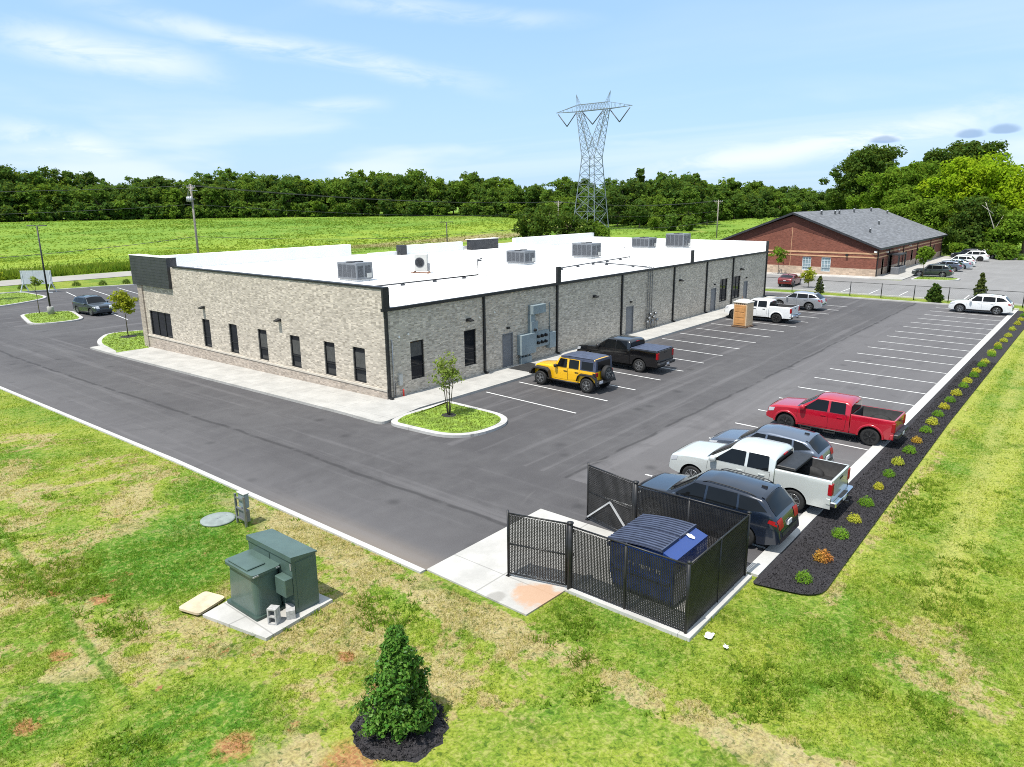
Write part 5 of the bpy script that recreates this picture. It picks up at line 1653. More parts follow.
def tower():
    tx, ty, tz = 171.6, 101.2, 1.9
    t = thing('transmission_tower', 'tall grey lattice transmission tower standing in the field against the sky', 'tower', (tx, ty, tz))
    t.scale = (.783, .783, .815)
    legs = MB()
    W0, W1, ZW = 5.2, 2.9, 26.2
    def q(k, z):
        f = z / ZW; w_ = W0 * (1 - f) + W1 * f
        sx, sy = ((-1, -1), (1, -1), (1, 1), (-1, 1))[k % 4]
        return Vector((sx * w_, sy * w_, z))
    zs = [0, 6.5, 12, 16.5, 20, 23.2, ZW]
    for k in range(4): legs.bar(q(k, 0), q(k, ZW), 0.245)
    br = MB()
    for z0, z1 in zip(zs, zs[1:]):
        for k in range(4):
            br.bar(q(k, z0), q(k + 1, z1), 0.115); br.bar(q(k + 1, z0), q(k, z1), 0.115)
            br.bar(q(k, z1), q(k + 1, z1), 0.108)
    legs.build('tower_leg', M['lattice'], t); br.build('tower_bracing', M['lattice'], t)
    # flaring V head: two lattice columns from the waist to the bridge
    ZB = 43.0
    for s in (-1, 1):
        m = MB()
        out0, out1 = Vector((0, s * 2.9, ZW)), Vector((0, s * 7.2, ZB))
        in0, in1 = Vector((0, s * .1, ZW + 3.2)), Vector((0, s * 5.2, ZB))
        hx0, hx1 = 2.9, .8
        def c(a0, a1, sx, f): return a0.lerp(a1, f) + Vector((sx * (hx0 * (1 - f) + hx1 * f), 0, 0))
        for sx in (-1, 1):
            m.bar(c(out0, out1, sx, 0), c(out0, out1, sx, 1), 0.202); m.bar(c(in0, in1, sx, 0), c(in0, in1, sx, 1), 0.202)
            m.bar(c(out0, out1, sx, 0), c(in0, in1, sx, 0), 0.144)
            N_ = 7
            for k in range(N_):
                f0, f1 = k / N_, (k + 1) / N_
                m.bar(c(out0, out1, sx, f0), c(in0, in1, sx, f1), 0.101); m.bar(c(in0, in1, sx, f0), c(out0, out1, sx, f1), 0.101)
        N_ = 7
        for k in range(N_):
            f0, f1 = k / N_, (k + 1) / N_
            for a0, a1 in ((out0, out1), (in0, in1)):
                m.bar(c(a0, a1, -1, f0), c(a0, a1, 1, f1), 0.094); m.bar(c(a0, a1, 1, f0), c(a0, a1, -1, f1), 0.094)
        m.build('tower_column', M['lattice'], t)
    m = MB()
    ARM = 17.6
    for sx in (-.8, .8):
        m.bar((sx, -8, ZB + .2), (sx, 8, ZB + .2), 0.216); m.bar((sx * .6, -7, ZB + 2.6), (sx * .6, 7, ZB + 2.6), 0.158)
        for s in (-1, 1):
            m.bar((sx, s * 8, ZB + .2), (0, s * ARM, ZB + .5), 0.187); m.bar((sx * .6, s * 7, ZB + 2.6), (0, s * ARM, ZB + .5), 0.144)
            for k in range(5):
                f0, f1 = k / 5, (k + .5) / 5
                m.bar((sx * (1 - f0), s * (8 + 9.6 * f0), ZB + .2 + .3 * f0), (sx * .6 * (1 - f1), s * (7 + 10.6 * f1), ZB + 2.6 - 2.1 * f1), 0.086)
        for k in range(10):
            y0 = -7.2 + 1.44 * k
            m.bar((sx, y0, ZB + .2), (sx * .6, y0 + .72, ZB + 2.6), 0.094); m.bar((sx * .6, y0 + .72, ZB + 2.6), (sx, y0 + 1.44, ZB + .2), 0.094)
    for k in range(11):
        y0 = -8.2 + 1.5 * k; m.bar((-.8, y0, ZB + .2), (.8, y0 + 1.5, ZB + .2), 0.086)
    m.build('crossarm', M['lattice'], t)
    for s in (-1, 1):
        m = MB()
        for sx, sy in ((-.5, -.6), (.5, -.6), (.5, .6), (-.5, .6)): m.bar((sx, s * 6.6 + sy, ZB + 2.6), (0, s * 7.9, ZB + 6.4), 0.101)
        m.build('earth_peak', M['lattice'], t)
    for yc, hw in ((-12.2, 4.4), (0, 4.8), (12.2, 4.4)):
        m = MB()
        for s in (-1, 1):
            m.tube([(0, yc + s * hw, ZB - .1), (0, yc, ZB - 4.8)], .2, 6)
        m.build('insulator_string', M['insulator'], t)
    return t


tower()
# blank sign on A-frame legs by the front kerb
t = thing('sign_board', 'blank pale grey board on white legs by the front kerb', 'sign', (8.3, 76.9, zg(70)), R(-50))
b = MB(); b.cbox(-1.95, 1.95, -.05, .05, 1.05, 2.75, .015); b.build('panel', M['sign'], t)
for x in (-1.75, 1.75):
    b = MB(); b.bar((x, 0, 1.4), (x - .28, -.42, 0), .09); b.bar((x, 0, 1.4), (x + .28, .42, 0), .09); b.bar((x, -.06, 1.0), (x, -.06, 2.7), .07); b.box(x - .35, x + .35, -.5, -.38, 0, .08)
    b.build('leg', M['white_frame'], t)
# low chain-link fence between the two lots
f = thing('chain_link_fence', 'low see through chain link fence on the grass strip between the lots', 'fence', (60.2, 0, 0))
b = MB(); chain_panel(b, (0, -23.5), (0, 4.5), .03, 1.42, .12, .0016, 0); b.build('mesh_panel', M['unit_grey'], f, fixn=False)
b = MB(); b.tube([(0, -23.5, 1.45), (0, 4.5, 1.45)], .025, 6); b.build('top_rail', M['fence_black'], f)
for k in range(10):
    b = MB(); post(b, 0, -22.3 + 3.13 * k - .05, -.05, 1.5, .045); b.build('post', M['fence_black'], f)
# green enclosure at the end of the far lot
t = thing('bin_enclosure', 'dark green boxed bin enclosure at the far end of the second lot', 'enclosure', (133.0, -8.4, .05))
b = MB()
for k in range(12): b.box(-1.6 + .01, -1.5, -2.1 + k * .35, -2.1 + k * .35 + .33, .05, 2.1)
b.build('slat_panel', M['green_dark'], t)
b = MB()
for k in range(8): b.box(-1.5 + k * .37, -1.5 + k * .37 + .35, -2.2, -2.11, .05, 2.1)
b.build('slat_panel', M['green_dark'], t)
for (x, y) in ((-1.56, -2.15), (1.45, -2.15), (-1.56, 2.15)):
    b = MB(); b.box(x - .07, x + .07, y - .07, y + .07, 0, 2.25); b.build('post', M['black_metal'], t)
# ------------------------------------------------------------------ trees and shrubs
def leaf_cards(C_, size, normals=None, up=.35, rng=NP, aspect=.62):
    """bent leaf cards (two triangles as one quad) at the points C_"""
    n = len(C_)
    d = rng.normal(0, 1, (n, 3))
    if normals is not None:
        d = d * .75 + normals * .9
    d[:, 2] += up
    d /= np.linalg.norm(d, axis=1, keepdims=True) + 1e-9
    a = rng.normal(0, 1, (n, 3)); u = np.cross(d, a); u /= np.linalg.norm(u, axis=1, keepdims=True) + 1e-9
    w = np.cross(d, u)
    s = size if np.ndim(size) else np.full(n, size)
    s = (s * rng.uniform(.6, 1.35, n))[:, None]
    V = np.empty((n, 4, 3))
    V[:, 0] = C_ - u * s; V[:, 1] = C_ - w * s * aspect + d * s * .12
    V[:, 2] = C_ + u * s; V[:, 3] = C_ + w * s * aspect + d * s * .12
    return V.reshape(-1, 3), np.arange(n * 4).reshape(-1, 4)


def crown_points(rng, clusters, per, rad):
    """leaf positions: shells of small clusters, denser on the outside"""
    k = len(clusters)
    c = np.repeat(clusters, per, 0); n = len(c)
    d = rng.normal(0, 1, (n, 3)); d /= np.linalg.norm(d, axis=1, keepdims=True)
    r = rng.uniform(0, 1, n) ** .45
    rr = np.repeat(rad, per) if np.ndim(rad) else rad
    off = d * (r * rr)[:, None] * np.array([1, 1, .72])
    return c + off, d


def tree_mesh(seed, h, cw, trunk_h, nclus, per, crad, leaf, shape='round', flat=.9):
    """returns (trunk MB, leaf verts, leaf faces) for a broadleaf tree of height h, crown radius cw"""
    rng = np.random.default_rng(seed); rg = random.Random(seed)
    ch = h - trunk_h; zc = trunk_h + ch * .5
    cl = []
    lobes = [(rg.uniform(-.45, .45) * cw, rg.uniform(-.45, .45) * cw, rg.uniform(-.30, .34) * ch, rg.uniform(.42, .66)) for _ in range(7)] + [(0, 0, .0, .72)]
    while len(cl) < nclus:
        lx, ly, lz, lr = rg.choice(lobes)
        d = Vector((rg.gauss(0, 1), rg.gauss(0, 1), rg.gauss(0, 1))).normalized()
        r = rg.uniform(.55, 1) * lr
        x, y, z = lx + d.x * cw * r, ly + d.y * cw * r, lz + d.z * ch * .62 * r
        if shape == 'cone':
            f = min(1, max(0, (z + ch * .5) / ch)); k = (1 - f) ** .8 * 1.05 + .05
            x *= k * 1.1; y *= k * 1.1
        if math.hypot(x, y) < cw * 1.05 and -.5 * ch < z < .5 * ch - crad * .55:
            cl.append((x, y, zc + z))
    cl = np.array(cl)
    rad = crad * rng.uniform(.6, 1.3, len(cl))
    pts, nr = crown_points(rng, cl, per, rad)
    V, F = leaf_cards(pts, leaf, nr, .45, rng)
    tb = MB()
    r0 = h * .020 + .05
    top = Vector((rg.uniform(-.06, .06) * h, rg.uniform(-.06, .06) * h, trunk_h + ch * .55))
    tb.tube([(0, 0, -.4), (0, 0, trunk_h * .6), tuple(top * .6), tuple(top)], r0, 7, r1=r0 * .3)
    for i in range(min(14, len(cl))):
        c = Vector(cl[rg.randrange(len(cl))]); a = top * rg.uniform(.35, .95)
        a.z = max(a.z, trunk_h * .75)
        m = a.lerp(c, .5) + Vector((0, 0, -.05 * h * .3))
        tb.tube([tuple(a), tuple(m), tuple(c)], r0 * .42, 5, r1=r0 * .12)
    return tb, V, F


def make_tree(name, label, cat, loc, seed, h, cw, trunk_h, nclus, per, crad, leaf, lm, bark='bark', group=None, shape='round'):
    t = thing(name, label, cat, loc, random.Random(seed).uniform(0, 6.28), group)
    tb, V, F = tree_mesh(seed, h, cw, trunk_h, nclus, per, crad, leaf, shape)
    np_mesh('crown', V, F, M[lm], t)
    tb.build('trunk', M[bark], t, fixn=False)
    return t


# -- the tree line beyond the field: nine kinds, copied
protos = []
FOREST = 'leafy green tree in the long tree line beyond the field'
for i in range(9):
    rg = random.Random(100 + i)
    t = make_tree('forest_tree', FOREST, 'tree', (0, 0, 0), 100 + i, rg.uniform(16, 20), rg.uniform(5.5, 7.5), rg.uniform(1.2, 3), 60, 42, 2.0, .62, 'l_forest', group='trees of the far tree line')
    protos.append(t)
UND = 'low leafy bush at the foot of the far tree line'
bush_p = []
for i in range(4):
    rg = random.Random(150 + i)
    bush_p.append(make_tree('forest_bush', UND, 'bush', (0, 0, 0), 150 + i, rg.uniform(5, 7), rg.uniform(4, 5), .2, 34, 36, 1.3, .5, 'l_forest', group='bushes along the far tree line'))


def ray_xy(u, D):
    """ground point at horizontal distance D from the camera along azimuth az (degrees)"""
    return CX + D * math.cos(u), CY + D * math.sin(u)


def az_of(px, v=205.0):
    a, b = (px - 512) / 722.2, (v - 383.5) / 722.2
    x = _r[0] * a + _d[0] * b + _f[0]; y = _r[1] * a + _d[1] * b + _f[1]
    return math.atan2(y, x)


rg = random.Random(42)
first = {id(p): True for p in protos + bush_p}


def place(ps, x, y, s, z=None):
    p = rg.choice(ps)
    if first[id(p)]:
        o = p; first[id(p)] = False
    else:
        o = copy_tree(p)
    o.location = (x, y, (gz(x, y) if z is None else z) - .1)
    o.rotation_euler = (0, 0, rg.uniform(0, 6.28)); o.scale = (s * rg.uniform(.92, 1.1), s * rg.uniform(.92, 1.1), s)


# profile of the line in the photograph: pixel column -> (distance, tree top pixel row)
LINE = [(-40, 345, 174), (30, 345, 175), (120, 345, 184), (250, 348, 176), (330, 345, 177), (400, 340, 172), (470, 335, 176), (540, 300, 181), (600, 275, 184), (650, 262, 176), (690, 262, 178), (730, 300, 182), (780, 310, 186), (830, 320, 188), (900, 330, 186)]


def interp(px, k):
    for a, b in zip(LINE, LINE[1:]):
        if a[0] <= px <= b[0]:
            f = (px - a[0]) / (b[0] - a[0]); return a[k] * (1 - f) + b[k] * f
    return LINE[-1][k]


px = -40.0
while px < 885:
    for row, (dd, ds) in enumerate(((0, 1.0), (9, 1.0), (20, 1.05))):
        q = px + rg.uniform(-7, 7)
        D = interp(q, 1) + dd + rg.uniform(-4, 4)
        a = az_of(q); x, y = ray_xy(a, D)
        hor = 206.4 - q * .0089
        ztop = 10.25 + (hor - interp(q, 2)) / 722.2 * D * .93
        base = gz(x, y)
        s = (ztop - base) / 18.0 * rg.uniform(.80, 1.04) * ds * (.86 if row == 0 else 1)
        place(protos, x, y, max(.5, s))
    for k in range(2):
        q = px + rg.uniform(-7, 7); a = az_of(q); x, y = ray_xy(a, interp(q, 1) - 6 + rg.uniform(-2, 4))
        place(bush_p, x, y, rg.uniform(.6, 1.2))
    px += rg.uniform(10.5, 14)
# bulge of trees coming forward right of the tower
for (q, D, s) in ((618, 252, .6), (640, 246, .62), (662, 240, .60), (690, 244, .66), (708, 258, .55), (735, 290, .62), (752, 300, .6), (600, 262, .62), (630, 266, .8), (668, 256, .82), (705, 275, .8)):
    a = az_of(q); x, y = ray_xy(a, D); place(protos, x, y, s)
for (q, D, s) in ((655, 236, .75), (672, 232, .8), (690, 231, .7), (725, 284, .7), (760, 292, .6), (775, 296, .6)):
    a = az_of(q); x, y = ray_xy(a, D); place(bush_p, x, y, s)
# tall dark tree sticking out of the line
a = az_of(640); x, y = ray_xy(a, 285)
make_tree('dark_tree', 'dark tree rising highest in the far tree line right of the tower', 'tree', (x, y, gz(x, y)), 301, 19.5, 4.2, 6, 46, 44, 1.5, .55, 'l_oak')
# dark bush clump in the field left of the tower
for (q, D, h, cw, sd, lb) in ((528, 176, 8.5, 4.6, 311, 'left bush of the dark green clump in the field by the tower'), (548, 172, 10.5, 5.0, 312, 'middle bush of the dark green clump in the field by the tower'), (572, 178, 9.5, 5.2, 313, 'right bush of the dark green clump in the field by the tower'), (592, 182, 6.5, 4.2, 314, 'lowest bush at the right end of the dark clump near the tower foot')):
    a = az_of(q); x, y = ray_xy(a, D)
    make_tree('field_bush', lb, 'bush', (x, y, gz(x, y) - .3), sd, h, cw, .3, 46, 62, 1.35, .34, 'l_mid' if sd == 314 else 'l_oak')

# -- the big trees behind the brick building
def big(name, label, px_, D, ztop, cw, th, seed, lm, nclus=110, per=110, leaf=.34, crad=1.9):
    a = az_of(px_); x, y = ray_xy(a, D)
    z = gz(x, y)
    return make_tree(name, label, 'tree', (x, y, z - .2), seed, (ztop - z) * .93, cw, th, nclus, per, crad, leaf, lm)


big('broadleaf_tree', 'huge bright yellow green tree at the right edge behind the parked cars', 982, 172, 20.4, 9.8, 2.0, 401, 'l_bright', 210, 130, .30, 1.9)
big('broadleaf_tree', 'bright green tree leaning out of frame at the far right edge', 1030, 168, 18.0, 7.5, 1.8, 402, 'l_bright', 120, 110, .30, 1.9)
big('oak_tree', 'round crowned dark tree rising above the bright tree on the right', 968, 205, 25.0, 7.6, 11, 403, 'l_oak', 100, 110, .36, 1.8)
big('oak_tree', 'tall dark tree rising behind the ridge of the brick building', 869, 208, 25.0, 9.6, 5, 421, 'l_oak', 190, 110, .36, 1.9)
big('oak_tree', 'dark tree just left of the tall one behind the brick roof', 848, 214, 20.0, 7.0, 2, 405, 'l_oak', 80, 90, .36, 1.8)
big('broadleaf_tree', 'pale green tree above the brick building roof ridge', 893, 182, 18.6, 6.6, 2, 406, 'l_mid', 110, 110, .32, 1.7)
big('broadleaf_tree', 'mid green tree behind the far eave of the brick roof', 918, 178, 19.5, 6.4, 2, 407, 'l_mid', 110, 110, .32, 1.7)
big('broadleaf_tree', 'narrow dark green tree between the pale trees behind the brick building', 928, 192, 23.0, 4.6, 5, 408, 'l_oak', 80, 100, .32, 1.6)
big('broadleaf_tree', 'green tree with drooping crown above the white parked suv', 946, 174, 18.8, 6.2, 1.5, 409, 'l_mid', 110, 110, .32, 1.8)
big('broadleaf_tree', 'low leafy tree over the roof edge at the left end of the grove', 868, 190, 12.5, 5.6, 1.2, 410, 'l_mid', 80, 100, .32, 1.6)
big('broadleaf_tree', 'leafy understory tree behind the far end of the brick building', 935, 164, 11.5, 5.0, .6, 411, 'l_mid', 80, 100, .30, 1.6)
big('broadleaf_tree', 'shaded dark understory tree behind the green bin enclosure', 972, 160, 11.5, 5.4, .6, 412, 'l_oak', 80, 110, .30, 1.6)
big('broadleaf_tree', 'leafy understory tree at the right edge above the far grass strip', 1012, 158, 9.5, 5.0, .6, 413, 'l_mid', 80, 110, .30, 1.5)
big('broadleaf_tree', 'dense green tree filling the gap behind the brick roof slope', 905, 170, 13.0, 5.6, 1, 414, 'l_mid', 80, 110, .30, 1.6)
big('broadleaf_tree', 'dark backing tree deep in the grove behind the bright tree', 1000, 200, 17, 7.5, 1.5, 415, 'l_oak', 90, 100, .36, 1.8)
big('broadleaf_tree', 'dark backing tree deep in the grove behind the green trees', 935, 205, 18.5, 7.5, 1.5, 416, 'l_oak', 90, 100, .36, 1.8)
for (q, D, s, lb) in ((962, 152, 2.6, 'low bush at the foot of the grove beside the green enclosure'), (995, 152, 3.0, 'low rounded bush on the far grass strip at the right'), (1015, 150, 2.6, 'low leafy bush at the far right edge of the grass strip')):
    a = az_of(q); x, y = ray_xy(a, D)
    make_tree('grove_bush', lb, 'bush', (x, y, gz(x, y)), int(q), s, s * .9, .1, 26, 60, .7, .22, 'l_mid')
# bare pale trunk leaning in the grove
a = az_of(1008); x, y = ray_xy(a, 157)
b = MB()
b.tube([(x, y, -.2), (x - .6, y + .9, 3.5), (x - 1.2, y + 2.2, 7), (x - 1.6, y + 3.2, 9.5)], .13, 7, r1=.04)
b.tube([(x - .8, y + 1.4, 4.5), (x - .2, y + .9, 6.0), (x + .1, y + .4, 7.2)], .06, 6, r1=.02)
b.tube([(x - 1.0, y + 1.9, 7.5), (x - 2.4, y + 3.6, 9)], .08, 6, r1=.03)
tag(b.build('dead_tree', M['bark_grey'], fixn=False), 'bare pale grey leaning trunk in front of the grove at right', 'tree')

# -- small planted trees
def sapling(name, label, loc, seed, h, cw, th, n, per, crad, leaf, lm, stems=1):
    t = thing(name, label, 'tree', loc)
    rng = np.random.default_rng(seed); rg_ = random.Random(seed)
    cl = []
    tb = MB()
    tips = []
    for s_ in range(stems):
        an = 2 * math.pi * s_ / max(1, stems) + .4; sp = .0 if stems == 1 else .42
        tip = Vector((math.cos(an) * sp * cw, math.sin(an) * sp * cw, h * rg_.uniform(.82, .95)))
        o = Vector((math.cos(an) * .05, math.sin(an) * .05, -.05)) if stems > 1 else Vector((0, 0, -.05))
        mid = o.lerp(tip, .5) + Vector((0, 0, .0))
        tb.tube([tuple(o), tuple(mid), tuple(tip)], .028 if stems > 1 else .045, 6, r1=.008)
        tips.append((o, tip))
    while len(cl) < n:
        d = Vector((rg_.gauss(0, 1), rg_.gauss(0, 1), rg_.gauss(0, 1))).normalized() * rg_.uniform(.2, 1)
        z = th + (h - th) * (.5 + .5 * d.z)
        prof = (math.sin(math.pi * min(.98, max(.06, (z - th) / (h - th)) ** .8))) ** .7
        c = (d.x * cw * prof, d.y * cw * prof, z); cl.append(c)
        if len(cl) % 2 == 0:
            o, tip = rg_.choice(tips); a_ = o.lerp(tip, min(.95, max(.25, (z - .35) / h)))
            tb.tube([tuple(a_), c], .010, 4, r1=.004)
    pts, nr = crown_points(rng, np.array(cl), per, crad * rng.uniform(.6, 1.3, n))
    V, F = leaf_cards(pts, leaf, nr, .3, rng)
    np_mesh('crown', V, F, M[lm], t)
    tb.build('trunk', M['bark'], t, fixn=False)
    return t


sapling('multi_stem_tree', 'thin multi stemmed young tree on the big grass island by the long walk', (-.1, -4.62, .15), 51, 3.2, .95, 1.25, 60, 20, .27, .060, 'l_young', 4)
sapling('young_tree', 'small lime green tree on the corner island left of the building', (.9, 33.5, zg(31) + .15), 52, 4.2, 1.0, 1.7, 44, 40, .36, .11, 'l_lime')
sapling('young_tree', 'sparse sapling on the oval island beside the light pole', (1.2, 54.6, -.3), 53, 4.3, .65, 2.3, 12, 14, .3, .13, 'l_young')
sapling('young_tree', 'orange tinged young tree at the left edge on the far island', (2.0, 71.5, -.3), 54, 4.6, 1.35, 1.6, 34, 26, .45, .16, 'l_lime')
sapling('young_tree', 'bushy young green tree on the island before the brick building', (83.6, -9.3, .15), 55, 4.5, 1.05, 1.5, 50, 50, .38, .13, 'l_mid')
sapling('young_tree', 'wispy young tree in front of the brick gable behind the maroon car', (79.5, 8.2, -.1), 56, 4.3, 1.5, 1.6, 24, 16, .5, .17, 'l_mid')
sapling('young_tree', 'low yellow green bush tree beside the maroon car on the strip', (65.0, -.7, .0), 57, 2.4, .85, .5, 30, 24, .4, .13, 'l_lime')


def conical(name, label, loc, seed, h, rw, n, leaf, lm, cat='shrub', bark='bark'):
    """dense pointed evergreen: leafy sprays around a conical body"""
    t = thing(name, label, cat, loc)
    rng = np.random.default_rng(seed)
    # sprays: clusters on a bumpy cone, each carrying leaves
    k = max(40, n // 34); f = rng.uniform(0, 1, k) ** 1.35
    ang = rng.uniform(0, 2 * np.pi, k)
    def R_(f_): return rw * (np.clip(1.04 - f_, .02, 1) ** .72) * np.clip(.62 + f_ * 3.2, 0, 1)
    bump = 1 + .22 * np.sin(ang * 3 + f * 9 + seed) + .14 * np.sin(ang * 7 - f * 17)
    depth = rng.uniform(.72, 1.06, k)
    rr = R_(f) * bump * depth
    cl = np.stack([np.cos(ang) * rr, np.sin(ang) * rr, .06 * h + f * h * .90], 1)
    per = n // k
    crad = rw * .20 * (1.15 - f * .5)
    pts, nr = crown_points(rng, cl, per, crad)
    pts[:, 2] = np.maximum(pts[:, 2], .04)
    out = np.repeat(np.stack([np.cos(ang), np.sin(ang), np.full(k, .4)], 1), per, 0)
    V, F = leaf_cards(pts, leaf, nr * .5 + out * .7, .25, rng, .55)
    np_mesh('crown', V, F, M[lm], t)
    # shaded inner leaves close the body
    m2 = n // 3; f2 = rng.uniform(0, .95, m2); a2 = rng.uniform(0, 2 * np.pi, m2); r2 = R_(f2) * np.sqrt(rng.uniform(.05, .62, m2))
    V2, F2 = leaf_cards(np.stack([np.cos(a2) * r2, np.sin(a2) * r2, .05 * h + f2 * h * .88], 1), leaf * 1.25, None, .2, rng, .6)
    np_mesh('inner_leaves', V2, F2, M[lm], t)
    tb = MB(); tb.tube([(0, 0, -.1), (0, 0, h * .9)], .05 * h / 2.4, 7, r1=.008); tb.build('trunk', M[bark], t, fixn=False)
    return t


conical('holly_tree', 'dense glossy green holly tree in a ring of black mulch on the lawn', (*HOLLY, .0), 61, 2.30, .66, 13000, .043, 'l_holly', 'tree')
conical('evergreen_shrub', 'wide dark conical evergreen on the strip before the far white suv', (59.3, -15.0, .0), 62, 2.05, .78, 2600, .10, 'l_oak')
conical('evergreen_shrub', 'narrow dusty evergreen standing behind the far white suv', (62.3, -18.5, .0), 63, 3.0, .66, 2400, .11, 'l_juniper')
conical('evergreen_shrub', 'thin dusty evergreen behind the silver crossover on the strip', (60.9, -3.2, .0), 64, 1.9, .52, 1800, .10, 'l_juniper')

# -- the row of little shrubs in the mulch bed, green and yellow
ROW = [(-5.25, -23.34, 'g', .27), (-3.68, -23.37, 'o', .40), (-1.79, -23.32, 'g', .29), (-.33, -23.35, 'y', .25), (1.29, -23.3, 'g', .29), (3.14, -23.25, 'y', .21), (4.71, -23.23, 'g', .27), (6.29, -23.19, 'y', .26), (8.06, -23.25, 'g', .31), (9.71, -23.19, 'o', .25), (11.56, -23.2, 'g', .33), (13.07, -23.18, 'y', .31), (14.7, -23.13, 'g', .30), (16.34, -23.11, 'y', .28), (17.92, -23.11, 'g', .30), (19.61, -23.13, 'y', .30), (21.77, -23.15, 'g', .36), (23.1, -23.14, 'y', .40), (24.89, -23.2, 'g', .34), (26.27, -23.15, 'y', .38), (28.34, -23.15, 'g', .36), (29.6, -23.18, 'y', .36), (32.29, -23.2, 'g', .36), (33.2, -23.09, 'y', .40), (35.31, -23.2, 'g', .36), (36.2, -23.1, 'y', .42), (38.57, -23.2, 'y', .40), (41.17, -23.2, 'y', .40), (44.55, -23.1, 'y', .42), (47.96, -23.1, 'y', .44), (50.61, -23.1, 'y', .44), (53.43, -23.0, 'g', .44), (56.2, -23.0, 'y', .44)]
ORD = ['first', 'second', 'third', 'fourth', 'fifth', 'sixth', 'seventh', 'eighth', 'ninth', 'tenth', 'eleventh', 'twelfth', 'thirteenth', 'fourteenth', 'fifteenth', 'sixteenth', 'seventeenth', 'eighteenth', 'nineteenth', 'twentieth', 'twenty first']
cnt = {'g': 0, 'y': 0, 'o': 0}


def shrub_proto(kind, seed):
    rng = np.random.default_rng(seed); n = 900
    d = rng.normal(0, 1, (n, 3)); d[:, 2] = np.abs(d[:, 2]) * .9 + .05; d /= np.linalg.norm(d, axis=1, keepdims=True)
    lump = 1 + .16 * np.sin(d[:, 0] * 6 + seed) * np.cos(d[:, 1] * 7) + rng.uniform(-.14, .14, n)
    p = d * (rng.uniform(.35, 1, n) ** .4 * lump)[:, None] * np.array([1, 1, .86])
    V, F = leaf_cards(p, .085 if kind == 'g' else .10, d, .5, rng, .42 if kind == 'g' else .6)
    return V, F


shp = {}
for kind, lm in (('g', 'l_shrubg'), ('y', 'l_shruby'), ('o', 'l_shrubo')):
    for s_ in range(2):
        V, F = shrub_proto(kind, 70 + s_ * 7 + ord(kind))
        o = np_mesh('crown', V, F, M[lm]); tb = MB()
        rg2 = random.Random(s_)
        for k in range(5):
            tb.tube([(0, 0, -.1), (rg2.uniform(-.5, .5), rg2.uniform(-.5, .5), .6)], .03, 4, r1=.01)
        st = tb.build('stems', M['bark'], None, fixn=False)
        shp[kind, s_] = (o.data, st.data)
        bpy.data.objects.remove(o); bpy.data.objects.remove(st)
for i, (x, y, kind, r) in enumerate(ROW):
    nm = {'g': 'small round green shrub', 'y': 'small yellow shrub', 'o': 'small orange tinged shrub'}[kind]
    c = ORD[cnt[kind]]; cnt[kind] += 1
    t = thing('mulch_shrub', '%s in the mulch bed, %s %s one from the dumpster end' % (nm, c, {'g': 'green', 'y': 'yellow', 'o': 'orange'}[kind]), 'shrub', (x, y, .04), rg.uniform(0, 6), 'shrubs planted along the mulch bed')
    for data, n_ in zip(shp[kind, i % 2], ('crown', 'stems')):
        o = bpy.data.objects.new(n_, data); COL.objects.link(o); o.parent = t
    r = min(r, .30) * .80
    t.scale = (r * rg.uniform(1.0, 1.12), r * rg.uniform(1.0, 1.12), r * rg.uniform(1.3, 1.55))
# little dark shrubs on the strip before the far road
V, F = shrub_proto('g', 99)
o = np_mesh('crown', V, F, M['l_oak']); dat = o.data; bpy.data.objects.remove(o)
for i, (x, y, lb) in enumerate(((8.4, 83.2, 'leftmost low dark shrub on the strip before the far road'), (11.4, 82.1, 'low dark shrub on the far strip just right of the blank sign'), (14.3, 81.2, 'third low dark shrub along the strip before the far road'), (17.1, 79.6, 'low dark shrub on the far strip above the front stalls'), (19.8, 78.5, 'low dark shrub on the far strip next to the canopy box'))):
    t = thing('strip_shrub', lb, 'shrub', (x, y, -.45), i, 'low shrubs along the front strip')
    o = bpy.data.objects.new('crown', dat); COL.objects.link(o); o.parent = t; t.scale = (.55, .55, .75)
# ------------------------------------------------------------------ vehicles
def prof(pts, L, blur=.08, ds=.02):
    xs = np.arange(-.5, L + .5, ds)
    p = np.array(pts, float)
    ys = np.interp(xs, p[:, 0], p[:, 1])
    k = max(1, int(blur / ds)) | 1
    if k > 1:
        ys = np.convolve(np.pad(ys, k // 2, mode='edge'), np.ones(k) / k, 'valid')
    return lambda s: float(np.interp(s, xs, ys))


